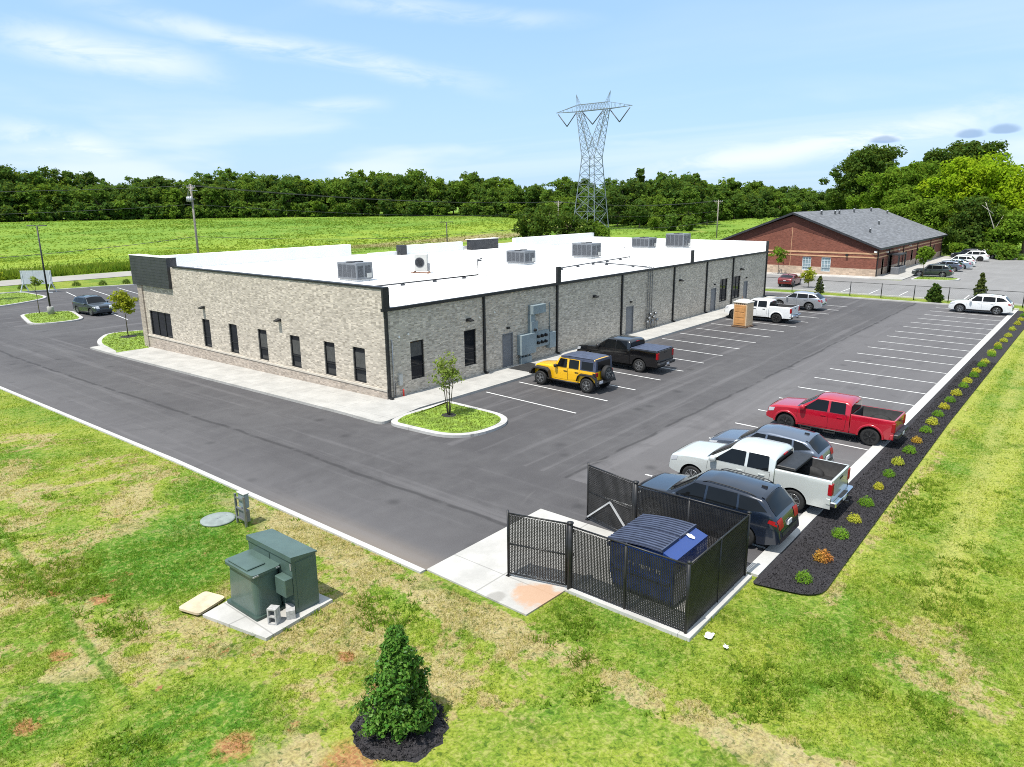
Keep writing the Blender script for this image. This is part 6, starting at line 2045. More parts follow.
class Body:
    """car body as a loft along its length; s = 0 at the front bumper, y to the side, z up"""
    def __init__(s, L, W, top, belt, plan, sill=.28, arches=(), rw=.36, Ra=.43, tumble=.30, crown=.055, blur=.08, squeeze=.05):
        s.L, s.W = L, W
        s.top = prof(top, L, blur); s.belt = prof(belt, L, .2); s.plan = prof(plan, L, .12)
        s.sill, s.arches, s.rw, s.Ra, s.tum, s.cr, s.sq = sill, arches, rw, Ra, tumble, crown, squeeze

    def bot(s, x, ends=True):
        z = s.sill
        if ends:
            z += .10 * max(0, 1 - x / .55) ** 1.5 + .14 * max(0, 1 - (s.L - x) / .6) ** 1.5
        for c in s.arches:
            d = abs(x - c)
            if d < s.Ra - 1e-6:
                z = max(z, s.rw + math.sqrt(s.Ra ** 2 - d ** 2))
        return z

    def sec(s, x):
        zt = s.top(x); w = s.plan(x) * s.W; zs = min(s.belt(x), zt - .07)
        cr = min(s.cr, (zt - zs) * .5)
        h = max(0, zt - cr - zs)
        yr = max(.15, w * .975 - s.tum * h - .02)
        return zt, w, zs, cr, yr

    def side(s, x, z):
        zt, w, zs, cr, yr = s.sec(x)
        if z <= zs:
            t = (z - s.sill) / max(.1, zs - s.sill)
            return w * (1 - s.sq * (1 - min(1, max(0, t)) / .75) ** 2 * (1 if t < .75 else .35) - .012 * max(0, t - .75) / .25)
        t = min(1, (z - zs) / max(.02, zt - cr - zs))
        return w * .985 * (1 - t) + yr * t

    def topz(s, x, u):
        zt, w, zs, cr, yr = s.sec(x)
        return zt - cr * abs(u) ** 2.2, yr * u

    def ring(s, x, ns=9, ng=6, nt=6):
        zt, w, zs, cr, yr = s.sec(x)
        b = min(s.bot(x), zs - .04)
        pts = []
        for i in range(ns + 1):
            z = b + (zs - b) * i / ns; pts.append((s.side(x, z), z))
        for i in range(1, ng + 1):
            z = zs + (zt - cr - zs) * i / ng; pts.append((s.side(x, z), z))
        for i in range(1, nt + 1):
            u = 1 - i / nt; z, y = s.topz(x, u); pts.append((y, z))
        return pts

    def stations(s, a, b, ds=.055):
        xs = set(np.round(np.linspace(a, b, max(2, int((b - a) / ds) + 1)), 4))
        for c in s.arches:
            for k in range(13):
                q = round(c - s.Ra * math.cos(math.pi * k / 12), 4)
                if a < q < b: xs.add(q)
            for q in (c - s.Ra - .002, c + s.Ra + .002, c - s.Ra + .001, c + s.Ra - .001):
                if a < q < b: xs.add(round(q, 4))
        for q in (.01, .03, .06, s.L - .01, s.L - .03, s.L - .06):
            if a < q < b: xs.add(q)
        return sorted(xs)

    def P(s, x, y, z):
        return (s.L / 2 - x, y, z)

    def loft(s, a, b, mat, parent, name='body'):
        mb = MB(); rows = []
        for x in s.stations(a, b):
            h = s.ring(x)
            rows.append([s.P(x, y, z) for y, z in h] + [s.P(x, -y, z) for y, z in h[-2::-1]])
        I = [[mb.vert(p) for p in r] for r in rows]
        for p, q in zip(I, I[1:]):
            for j in range(len(p) - 1):
                mb.fi([p[j], p[j + 1], q[j + 1], q[j]], 0, True)
        mb.fi(I[0][::-1], 0); mb.fi(I[-1], 0)
        return mb.build(name, mat, parent)

    def _norm(s, f, a, b):
        e = .01
        p = Vector(f(a, b)); du = Vector(f(a + e, b)) - p; dv = Vector(f(a, b + e)) - p
        n = du.cross(dv)
        return p, (n.normalized() if n.length > 1e-9 else Vector((0, 0, 1)))

    def side_patch(s, mb, q, sgn, off=.008, nx=10, nz=5, mi=0):
        """quad patch on the flank: q = [(s,z) x4] in order a-b-c-d"""
        a, b, c, d = q; rows = []
        for j in range(nz + 1):
            v = j / nz; row = []
            for i in range(nx + 1):
                u = i / nx
                x = (a[0] * (1 - u) + b[0] * u) * (1 - v) + (d[0] * (1 - u) + c[0] * u) * v
                z = (a[1] * (1 - u) + b[1] * u) * (1 - v) + (d[1] * (1 - u) + c[1] * u) * v
                z = min(z, s.top(x) - s.sec(x)[3] + .0)
                row.append(s.P(x, sgn * (s.side(x, z) + off), z))
            rows.append(row)
        mb.grid(rows, mi)

    def top_patch(s, mb, x0, x1, u0, u1, off=.008, nx=10, nu=8, mi=0, taper=0.0):
        rows = []
        for i in range(nx + 1):
            x = x0 + (x1 - x0) * i / nx; row = []
            for j in range(nu + 1):
                u = u0 + (u1 - u0) * j / nu
                u *= 1 - taper * (i / nx)
                f = lambda X, U: s.P(X, *s.topz(X, U)[::-1])
                p, n = s._norm(f, x, u)
                if n.z < 0 and abs(n.z) > .05: n = -n
                if abs(n.z) <= .05 and n.x * (1 if x < s.L / 2 else -1) < 0: n = -n
                row.append(tuple(p + n * off))
            rows.append(row)
        mb.grid(rows, mi)

    def arch_flare(s, mb, c, sgn, w0=.0, w1=.07, off=.02, mi=0, a0=-8, a1=188):
        rows = []
        for k in range(19):
            a = R(a0 + (a1 - a0) * k / 18); row = []
            for rr, o in ((s.Ra + w0 - .01, off - .06), (s.Ra + w0, off), (s.Ra + w1, off), (s.Ra + w1 + .004, 0.0)):
                x = c - rr * math.cos(a); z = max(s.sill - .02, s.rw + rr * math.sin(a))
                z = min(z, s.sec(x)[2])
                row.append(s.P(x, sgn * (s.side(x, z) + o), z))
            rows.append(row)
        mb.grid(rows, mi, True)


def wheel(parent, loc, r, w, rim, sgn, spokes=5, rr=.66):
    t = MB()
    h = w / 2
    t.lathe([(r * rr, -h * .95), (r * .80, -h), (r * .95, -h * .92), (r, -h * .6), (r, h * .6), (r * .95, h * .92), (r * .80, h), (r * rr, h * .95)], 28, axis='y')
    for k in range(28):
        a = 2 * math.pi * k / 28
        pass
    wh = t.build('wheel', M['tyre'], parent, loc=loc)
    t = MB(); o = sgn * h * .45
    t.lathe([(r * rr * 1.01, sgn * h * .93), (r * rr * .93, sgn * h * .99), (r * rr * .9, sgn * h * .5), (0.0, sgn * h * .35)] if True else [], 28, axis='y', mi=1)
    t.m = [0 if k < 56 else 1 for k in range(len(t.m))]
    for k in range(spokes):
        a = 2 * math.pi * k / spokes + .3
        for da in ((-.16, .16) if spokes <= 6 else (0,)):
            p0 = (r * .09 * math.cos(a), sgn * h * .82, r * .09 * math.sin(a))
            p1 = (r * rr * .93 * math.cos(a + da), sgn * h * .9, r * rr * .93 * math.sin(a + da))
            t.bar(p0, p1, r * .10, r * .07)
    t.lathe([(r * .15, sgn * h * .7), (r * .14, sgn * h * .95), (0.0, sgn * h * .97)], 14, axis='y')
    t.build('rim', [rim, M['hub_dark']], wh)
    return wh


def finish(car, B, spec, paint_m):
    """wheels, well lining, mirrors, handles common to every vehicle"""
    r, w = spec['r'], spec.get('tw', .24)
    tr = B.W - w / 2 - spec.get('tin', .035)
    for c in B.arches:
        for sg in (1, -1):
            wheel(car, (B.L / 2 - c, sg * tr, r), r, w, spec['rim'], sg, spec.get('spokes', 5), spec.get('rr', .66))
    u = MB()
    u.box(-B.L / 2 + .35, B.L / 2 - .3, -B.W * .62, B.W * .62, .24, .62)
    for c in B.arches:
        for sg in (1, -1):
            n = 12; rows = []
            for k in range(n + 1):
                a = math.pi * k / n; rr = B.Ra - .005
                x = c - rr * math.cos(a); z = B.rw + rr * math.sin(a)
                rows.append([B.P(x, sg * (B.side(x, min(z, B.sec(x)[2])) - .015), z), B.P(x, sg * B.W * .55, z)])
            u.grid(rows, 0, True)
    u.build('underbody', M['hub_dark'], car, fixn=False)
    mx, mz = spec['mirror']
    for sg in (1, -1):
        m = MB(); y = B.side(mx, mz)
        p = B.P(mx, sg * (y + .13), mz + .05); s_ = spec.get('msize', 1.0)
        mm = Matrix.Translation(Vector(p))
        m.lathe([(0, -.10 * s_), (.07 * s_, -.09 * s_), (.10 * s_, -.02), (.095 * s_, .06 * s_), (.06 * s_, .10 * s_), (0, .105 * s_)], 10, p, 'y')
        m.box(min(p[0] - .02, p[0] + .04), p[0] + .04, min(sg * (y - .03), p[1]), max(sg * (y - .03), p[1]), p[2] - .07, p[2] - .035)
        m.build('mirror', spec.get('mirror_mat', paint_m), car)
    for x, z in spec['handles']:
        for sg in (1, -1):
            m = MB(); y = B.side(x, z); p = B.P(x, sg * y, z)
            m.box(p[0] - .11, p[0] + .11, min(p[1], p[1] + sg * .035), max(p[1], p[1] + sg * .035), z - .018, z + .018)
            m.build('door_handle', spec.get('handle_mat', paint_m), car)


def doors(car, B, lst, mat):
    """door skins a few millimetres proud over a dark gap"""
    for q in lst:
        for sg in (1, -1):
            cx = sum(p[0] for p in q) / 4; cz = sum(p[1] for p in q) / 4
            g = MB(); gr = [(p[0] + (.012 if p[0] > cx else -.012), p[1] + (.012 if p[1] > cz else -.012)) for p in q]
            B.side_patch(g, gr, sg, .003, 10, 8)
            d = MB(); B.side_patch(d, q, sg, .008, 10, 8)
            do = d.build('door', mat, car, fixn=False); g.build('seam', M['hub_dark'], do, fixn=False)


def glass(car, B, sides, shield, rear, mat=None):
    mat = mat or M['car_glass']
    for q in sides:
        for sg in (1, -1):
            b = MB(); B.side_patch(b, q, sg, .009, 10, 6); b.build('side_window', mat, car, fixn=False)
    if shield:
        b = MB(); B.top_patch(b, shield[0], shield[1], -shield[2], shield[2], .008, 14, 12); b.build('windshield', mat, car, fixn=False)
    if rear:
        b = MB(); B.top_patch(b, rear[0], rear[1], -rear[2], rear[2], .010, 10, 10); b.build('rear_window', mat, car, fixn=False)


def suv(name, label, loc, head, P_, k='suv', rim='rim_alloy', rails=True, cat='suv', clad=True, S=None, spokes=5, group=None):
    """estate-shaped bodies: big suv, crossover, hatch, sedan"""
    S = S or {}
    L, W, H = S.get('L', 4.75), S.get('W', .93), S.get('H', 1.68)
    hood, belt = S.get('hood', 1.02), S.get('belt', 1.04)
    wb, fo = S.get('wb', 2.75), S.get('fo', .92)
    cowl, wtop = S.get('cowl', 1.28), S.get('wtop', 2.02)
    rtop, rbot = S.get('rtop', L - .66), S.get('rbot', L - .15)
    deck = S.get('deck')
    r = S.get('r', .36)
    if deck:   # three-box sedan
        top = [(-.5, .45), (0, .45), (.04, .68), (.18, hood - .16), (.5, hood - .06), (cowl, hood + .02), (wtop, H - .02), (wtop + .5, H), (rtop - .3, H - .03), (rtop, H - .09), (rbot, deck + .03), (L - .2, deck), (L - .05, deck - .06), (L - .02, .6), (L + .5, .5)]
    else:
        top = [(-.5, .5), (0, .5), (.03, .74), (.12, hood - .16), (.40, hood - .04), (cowl, hood + .07), (wtop, H - .06), (wtop + .45, H), (rtop - 1.1, H - .01), (rtop - .45, H - .05), (rtop, H - .11), (rtop + .10, H - .17), (rbot, belt + .02), (L - .07, belt - .14), (L - .03, .66), (L, .5), (L + .5, .45)]
    car = thing(name, label, cat, loc, head, group)
    pl = [(-.5, .70), (0, .76), (.12, .88), (.5, .965), (1.0, 1), (L - 1.0, 1), (L - .45, .965), (L - .1, .90), (L, .84), (L + .5, .8)]
    B = Body(L, W, top, [(0, hood - .10), (cowl, belt - .03), (L * .55, belt + .02), (L, belt + .10)], pl, .26, (fo, fo + wb), r, r + .065, S.get('tumble', .36), .085)
    B.loft(0, L, P_, car)
    zr = H - .165
    a0 = cowl + .34; hb = belt + .055
    b1, b2 = S.get('pillar', wtop + .42), S.get('pillar2', fo + wb - .10)
    side = [[(a0, hb), (b1 - .04, hb), (b1 - .04, zr), (wtop + .02, zr)], [(b1 + .04, hb), (b2 - .05, hb + .015), (b2 - .10, zr), (b1 + .04, zr)]]
    if not deck:
        side.append([(b2 + .02, hb + .02), (rbot - .26, hb + .13), (rtop - .14, zr - .05), (b2 - .03, zr - .01)])
    else:
        side[1] = [(b1 + .04, hb), (b2 + .12, hb + .02), (b2 - .05, zr - .01), (b1 + .04, zr)]
    glass(car, B, side, (cowl + .04, wtop - .01, .965), (rtop + .06, rbot - .04, .84))
    doors(car, B, [[(cowl + .05, .40), (b1 - .005, .38), (b1 - .005, belt - .01), (cowl + .12, belt - .02)],
                   [(b1 + .005, .38), (fo + wb - r - .11, .40), (b2 - .03, belt - .005), (b1 + .005, belt - .01)]], P_)
    if clad:
        for sg in (1, -1):
            b = MB()
            B.side_patch(b, [(fo + r + .08, .262), (fo + wb - r - .08, .262), (fo + wb - r - .08, .385), (fo + r + .08, .385)], sg, .012, 12, 3)
            for c in B.arches: B.arch_flare(b, c, sg, 0, .05, .012)
            b.build('cladding', M['car_trim'], car, fixn=False)
    b = MB(); B.top_patch(b, .004, .028, -.72, .72, .006, 4, 6); B.top_patch(b, .045, .12, -.55, .55, .008, 4, 6); b.build('grille', M['car_trim'], car, fixn=False)
    for sg in (1, -1):
        b = MB(); B.top_patch(b, .05, .20, sg * .60, sg * .99, .009, 5, 5)
        B.side_patch(b, [(.10, hood - .33), (.46, hood - .24), (.52, hood - .14), (.14, hood - .20)], sg, .008, 5, 3); b.build('headlight', M['head_lamp'], car, fixn=False)
        b = MB(); z0 = belt - .12
        B.side_patch(b, [(L - .38, z0), (L - .06, z0 - .10), (L - .06, z0 + .06), (L - .34, z0 + .10)], sg, .008, 5, 3)
        B.top_patch(b, rbot + .02, L - .055, sg * .58, sg * 1.0, .010, 4, 4); b.build('taillight', M['tail_red'], car, fixn=False)
        if rails:
            b = MB(); pts = []
            for i in range(9):
                x = wtop + .25 + (rtop - wtop - .45) * i / 8; z, y = B.topz(x, .93); pts.append(B.P(x, sg * y, z + (.045 if 0 < i < 8 else .0)))
            b.tube(pts, .016, 6); b.build('roof_rail', M['car_trim'] if rails is True else M['chrome'], car)
    b = MB(); B.top_patch(b, L - .028, L - .004, -.80, .80, .010, 3, 8); b.build('bumper', M['car_trim'], car, fixn=False)
    b = MB(); x = L - .05; z = (belt + .6) / 2 - .02
    b.box(-L / 2 - .005 + .02, -L / 2 + .05, -.15, .15, z - .07, z + .07); b.build('number_plate', M['plate'], car)
    z_, y_ = B.topz(rtop - .22, 0)
    b = MB(); p = B.P(rtop - .22, 0, z_); b.prism([(p[0] - .10, -.012), (p[0] + .08, -.03), (p[0] + .08, .03), (p[0] - .10, .012)], p[2] - .01, p[2] + .055); b.build('antenna_fin', M['car_trim'], car)
    if not deck:
        b = MB(); B.top_patch(b, rtop - .06, rtop + .045, -.86, .86, .035, 3, 6); b.build('roof_spoiler', P_, car, fixn=False)
    finish(car, B, dict(r=r, rim=M[rim], mirror=(a0 + .06, belt - .01), handles=[(b1 - .22, belt - .13), (b2 - .28, belt - .12)], spokes=spokes, tw=.235), P_)
    return car, B


def pickup(name, label, loc, head, P_, S, rim='rim_alloy', cover=False, steps=False, flare=None, spokes=6, chrome_bumper=True, mirror_mat=None):
    L, W, H = S['L'], S['W'], S['H']; hood, belt, cab0, cab1 = S['hood'], S['belt'], S['cowl'], S['cab']
    wtop = S['wtop']; wb, fo, r = S['wb'], S['fo'], S['r']; rail = S['rail']
    top = [(-.5, .62), (0, .62), (.03, hood - .26), (.10, hood - .12), (.34, hood - .03), (cab0, hood + .07), (wtop, H - .05), (wtop + .35, H), (cab1 - .22, H - .02), (cab1 - .1, H - .06), (cab1, H - .16), (cab1 + .02, H - .17), (L + 1, H - .17)]
    car = thing(name, label, 'pickup truck', loc, head)
    pl = [(-.5, .86), (0, .88), (.10, .945), (.4, .985), (.9, 1), (L - .1, 1), (L, .99), (L + .5, .98)]
    B = Body(L, W, top, [(0, hood - .11), (cab0, belt - .03), (cab1, belt), (L, belt)], pl, S.get('sill', .40), (fo, fo + wb), r, r + .085, .24, .085, blur=.06, squeeze=.03)
    B.loft(0, cab1, P_, car)
    # load bed
    mb = MB(); rows = []; zf = rail - .52
    for x in B.stations(cab1 + .025, L - .02):
        b = min(B.bot(x, False), rail - .12); h = []
        for i in range(8):
            z = b + (rail - .03 - b) * i / 7
            t = (z - B.sill) / (rail - B.sill); h.append((W * (1 - .035 * (1 - min(1, t) / .75) ** 2 * (1 if t < .75 else .3)), z))
        h += [(W * .985, rail), (W - .10, rail), (W - .115, rail - .02), (W - .13, zf), (W - .14, zf - .002), (0, zf)]
        rows.append([B.P(x, y, z) for y, z in h] + [B.P(x, -y, z) for y, z in h[-2::-1]])
    I = [[mb.vert(p) for p in rr] for rr in rows]; n = len(rows[0])
    for p, q in zip(I, I[1:]):
        for j in range(n - 1):
            inner = 9 <= j <= n - 11
            mb.fi([p[j], p[j + 1], q[j + 1], q[j]], 1 if inner else 0, True)
    for row in (I[0], I[-1]):
        mb.fi([row[j] for j in range(10)] + [row[j] for j in (10, 11, 12)], 0)
        mb.fi([row[n - 1 - j] for j in range(10)] + [row[n - 1 - j] for j in (10, 11, 12)], 0)
    bd = mb.build('bed', [P_, M['liner']], car, fixn=False)
    b = MB(); b.box(*sorted((L / 2 - cab1 - .09, L / 2 - cab1 - .03)), -W + .10, W - .10, zf - .3, rail - .02); b.build('bulkhead', M['liner'], bd)
    for sg in (1, -1):
        b = MB(); c = fo + wb; rows = []
        for k in range(9):
            a = math.pi * k / 8; x = c - (r + .07) * math.cos(a); z = zf + max(0, math.sin(a)) * .26
            rows.append([B.P(x, sg * (W - .12), z), B.P(x, sg * (W - .34), z), B.P(x, sg * (W - .36), zf)])
        b.grid(rows); b.build('wheel_house', M['liner'], bd, fixn=False)
    b = MB(); xg = -L / 2
    b.cbox(xg + .01, xg + .085, -W + .13, W - .13, zf - .10, rail + .005, .015); tg = b.build('tailgate', P_, car)
    b = MB(); b.box(xg - .004, xg + .009, -.16, .16, rail - .17, rail - .10); b.build('handle', M['car_trim'], tg)
    b = MB(); b.cbox(xg + .02, xg + .16, -W + .002, W - .002, zf - .3, zf - .08, .02); b.build('rear_valance', P_, car)
    b = MB(); b.cbox(xg - .17, xg + .06, -W + .02, W - .02, S['sill'] + .08, S['sill'] + .27, .035); bp = b.build('bumper', M['chrome'] if chrome_bumper else M['car_trim'], car)
    b = MB(); b.box(xg - .165, xg - .03, -.35, .35, S['sill'] + .271, S['sill'] + .285); b.box(xg - .30, xg - .15, -.04, .04, S['sill'] + .0, S['sill'] + .07); b.build('hitch', M['car_trim'], bp)
    b = MB(); b.box(xg - .178, xg - .172, -.15, .15, S['sill'] + .1, S['sill'] + .23); b.build('number_plate', M['plate'], car)
    for sg in (1, -1):
        b = MB(); y0, y1 = sorted((sg * (W - .20), sg * (W + .012)))
        b.cbox(xg - .012, xg + .13, y0, y1, rail - .50, rail - .10, .02); b.build('taillight', M['tail_red'], car)
        b = MB(); B.top_patch(b, .025, .11, sg * .62, sg * .99, .010, 4, 4); B.side_patch(b, [(.08, hood - .36), (.34, hood - .30), (.38, hood - .14), (.10, hood - .18)], sg, .009, 4, 3); b.build('headlight', M['head_lamp'], car, fixn=False)
    b = MB(); B.top_patch(b, .012, .10, -.58, .58, .012, 4, 6); b.build('grille', M['car_trim'], car, fixn=False)
    b = MB(); b.cbox(L / 2 - .10, L / 2 + .05, -W * .86, W * .86, S['sill'] + .06, S['sill'] + .30, .04); b.build('front_bumper', M['chrome'] if chrome_bumper else P_, car)
    hb, zr = belt + .02, H - .13
    a0 = cab0 + .30; bp1 = S['pillar']
    glass(car, B, [[(a0, hb - .01), (bp1 - .05, hb), (bp1 - .05, zr), (wtop + .05, zr)], [(bp1 + .05, hb), (cab1 - .20, hb), (cab1 - .24, zr), (bp1 + .05, zr)]], (cab0 + .04, wtop - .01, .965), None)
    b = MB(); zz0, zz1 = belt + .10, H - .22
    y0 = B.side(cab1 - .02, zz0) - .14; y1 = B.side(cab1 - .02, zz1) - .10
    xk = L / 2 - cab1 - .012
    b.face([(xk, -y0, zz0), (xk, y0, zz0), (xk, y1, zz1), (xk, -y1, zz1)]); b.build('rear_window', M['car_glass'], car, fixn=False)
    b = MB(); b.box(*sorted((xk - .03, xk + .04)), -.16, .16, H - .205, H - .165); b.build('brake_light', M['tail_red'], car)
    doors(car, B, [[(cab0 + .03, S['sill'] + .07), (bp1 - .005, S['sill'] + .07), (bp1 - .005, belt - .01), (cab0 + .12, belt - .02)],
                   [(bp1 + .005, S['sill'] + .07), (cab1 - .20, S['sill'] + .07), (cab1 - .14, belt - .01), (bp1 + .005, belt - .01)]], P_)
    for sg in (1, -1):
        if flare:
            for c in B.arches:
                b = MB(); B.arch_flare(b, c, sg, 0, .085, .028)
                b.build('wheel_flare', flare, car, fixn=False)
        if steps:
            b = MB(); ys = sorted((sg * (W - .06), sg * (W + .09)))
            b.tube([B.P(fo + r + .2, sg * (W - .01), S['sill'] - .03), B.P(fo + wb - r - .15, sg * (W - .01), S['sill'] - .03)], .035, 8)
            for x in (fo + r + .55, fo + r + 1.55):
                b.box(*sorted((L / 2 - x - .25, L / 2 - x + .25)), *ys, S['sill'] - .13, S['sill'] - .09); 
                for dx in (-.23, .23): b.box(L / 2 - x + dx - .02, L / 2 - x + dx + .02, *ys, S['sill'] - .10, S['sill'] - .03)
            b.build('side_step', M['car_trim'], car)
    if cover:
        b = MB(); b.cbox(L / 2 - L + .08, L / 2 - cab1 - .06, -W + .05, W - .05, rail + .006, rail + .04, .015); b.build('bed_cover', M['lid'], car)
    finish(car, B, dict(r=r, rim=M[rim], mirror=(a0 + .02, belt + .03), handles=[(bp1 - .2, belt - .16), (cab1 - .42, belt - .15)], spokes=spokes, tw=.275, tin=.03, msize=1.25, mirror_mat=mirror_mat or P_, handle_mat=mirror_mat or P_), P_)
    return car, B


NOSE_UP = R(90)      # most vehicles stand nose to +y
# the row with tails to the mulch bed
c, B = suv('parked_suv', 'dark navy seven seat suv with roof rails parked beside the dumpster fence', (-3.42, -19.75, 0), NOSE_UP, P['navy'],
    S=dict(L=5.1, W=.965, H=1.80, hood=1.10, belt=1.13, wb=3.04, fo=.93, cowl=1.36, wtop=2.28, r=.385, pillar=2.72, pillar2=3.80, rtop=4.45, rbot=4.93), rim='rim_alloy', rails=True, clad=False, spokes=5)
c, B = pickup('pickup_truck', 'pale silver white crew cab pickup with empty bed between the two dark suvs', (.14, -19.78, 0), NOSE_UP, P['ice'],
    dict(L=5.85, W=1.0, H=1.88, hood=1.22, belt=1.24, cowl=1.46, wtop=2.32, cab=3.95, pillar=2.95, wb=3.65, fo=.96, r=.40, rail=1.40, sill=.42), spokes=6)
b = MB(); b.cbox(5.85 / 2 - 4.62, 5.85 / 2 - 3.99, -.88, .88, 1.41, 1.52, .02); b.build('folded_cover', M['car_trim'], c)
suv('parked_suv', 'blue grey crossover half hidden between the silver pickup and the red pickup', (3.2, -19.15, 0), NOSE_UP, P['bluegrey'],
    S=dict(L=4.55, W=.92, H=1.62, hood=1.0, belt=1.03, wb=2.66, fo=.92, cowl=1.25, wtop=2.0, r=.35, rtop=3.9, rbot=4.4), rails=False)
pickup('pickup_truck', 'bright red crew cab pickup with black wheels and side steps', (8.92, -19.92, 0), NOSE_UP, P['red'],
    dict(L=5.40, W=.94, H=1.80, hood=1.16, belt=1.18, cowl=1.32, wtop=2.14, cab=3.62, pillar=2.72, wb=3.57, fo=.90, r=.395, rail=1.26, sill=.42), rim='rim_black', steps=True, flare=P['red'], chrome_bumper=False)
suv('parked_suv', 'white three row suv parked alone at the far end of the right row', (53.95, -19.70, 0), NOSE_UP, P['white'],
    S=dict(L=4.95, W=.96, H=1.75, hood=1.06, belt=1.09, wb=2.85, fo=.95, cowl=1.35, wtop=2.1, r=.375, pillar=2.62, pillar2=3.68, rtop=4.25, rbot=4.78))
# the row with noses to the building
pickup('pickup_truck', 'glossy black crew cab pickup with covered bed facing the building', (15.0, -5.35, 0), NOSE_UP, P['black'],
    dict(L=5.95, W=1.01, H=1.95, hood=1.27, belt=1.29, cowl=1.44, wtop=2.30, cab=3.98, pillar=2.96, wb=3.70, fo=.97, r=.42, rail=1.44, sill=.46), rim='rim_grey', cover=True, chrome_bumper=False, mirror_mat=M['car_trim'])
pickup('pickup_truck', 'white crew cab pickup behind the tan portable toilet', (38.15, -5.30, 0), NOSE_UP, P['white'],
    dict(L=5.90, W=1.0, H=1.93, hood=1.25, belt=1.27, cowl=1.44, wtop=2.30, cab=3.98, pillar=2.96, wb=3.70, fo=.96, r=.42, rail=1.42, sill=.46), rim='rim_black', flare=P['white'], chrome_bumper=True, mirror_mat=M['car_trim'])
suv('parked_suv', 'silver sloping roof crossover parked beyond the white pickup', (47.0, -5.55, 0), NOSE_UP, P['silver'],
    S=dict(L=4.9, W=.95, H=1.70, hood=1.04, belt=1.09, wb=2.79, fo=.95, cowl=1.3, wtop=2.15, r=.38, rtop=4.15, rbot=4.72), rails=False)
# front lot and the second lot
suv('parked_suv', 'dark slate compact suv in the front lot beside the light pole island', (4.9, 50.9, -.45), R(-86), P['slate'],
    S=dict(L=4.95, W=1.0, H=1.84, hood=1.12, belt=1.14, wb=2.85, fo=.95, cowl=1.3, wtop=2.05, r=.39, rtop=4.3, rbot=4.78))
suv('parked_car', 'maroon sedan seen from behind on the strip before the brick gable', (66.4, 2.0, -.03), R(4), P['maroon'], cat='car', rails=False, clad=False,
    S=dict(L=4.8, W=.92, H=1.46, hood=.92, belt=.95, wb=2.8, fo=.95, cowl=1.45, wtop=2.3, r=.335, pillar=2.65, rtop=3.55, rbot=4.25, deck=1.06))
suv('parked_suv', 'dark green grey suv beside the young tree at the brick building', (87.0, -9.85, 0), NOSE_UP, P['darkgreen'],
    S=dict(L=4.8, W=.94, H=1.74, hood=1.04, belt=1.06, wb=2.75, fo=.95, cowl=1.3, wtop=2.0, r=.37))
suv('parked_car', 'dark blue car mostly hidden behind the dark green suv', (97.2, -9.6, 0), NOSE_UP, P['bluegrey'], cat='car', rails=False, clad=False,
    S=dict(L=4.5, W=.9, H=1.52, hood=.95, belt=.98, wb=2.65, fo=.9, cowl=1.25, wtop=2.0, r=.33))
suv('parked_car', 'pale blue silver sedan in the row beside the brick building', (101.9, -9.95, 0), NOSE_UP, P['paleblue'], cat='car', rails=False, clad=False,
    S=dict(L=4.85, W=.92, H=1.47, hood=.93, belt=.96, wb=2.8, fo=.95, cowl=1.45, wtop=2.3, r=.34, pillar=2.65, rtop=3.55, rbot=4.25, deck=1.07))
suv('parked_suv', 'white crossover behind the pale blue sedan in the far row', (107.2, -9.7, 0), NOSE_UP, P['white'],
    S=dict(L=4.7, W=.93, H=1.68))
suv('parked_suv', 'white suv with dark wheels near the end of the far row', (119.3, -9.9, 0), NOSE_UP, P['white'], rim='rim_black',
    S=dict(L=4.85, W=.95, H=1.74, r=.38))
suv('parked_suv', 'navy suv behind the last white suv of the far row', (123.4, -8.6, 0), NOSE_UP, P['navy'], S=dict(L=4.9, W=.95, H=1.80, hood=1.06, belt=1.1))
suv('parked_car', 'small white car at the very end of the far row by the green enclosure', (127.0, -10.6, 0), NOSE_UP, P['white'], cat='car', rails=False,
    S=dict(L=4.3, W=.9, H=1.55, hood=.97, belt=1.0, wb=2.6, fo=.88, cowl=1.2, wtop=1.95, r=.34))


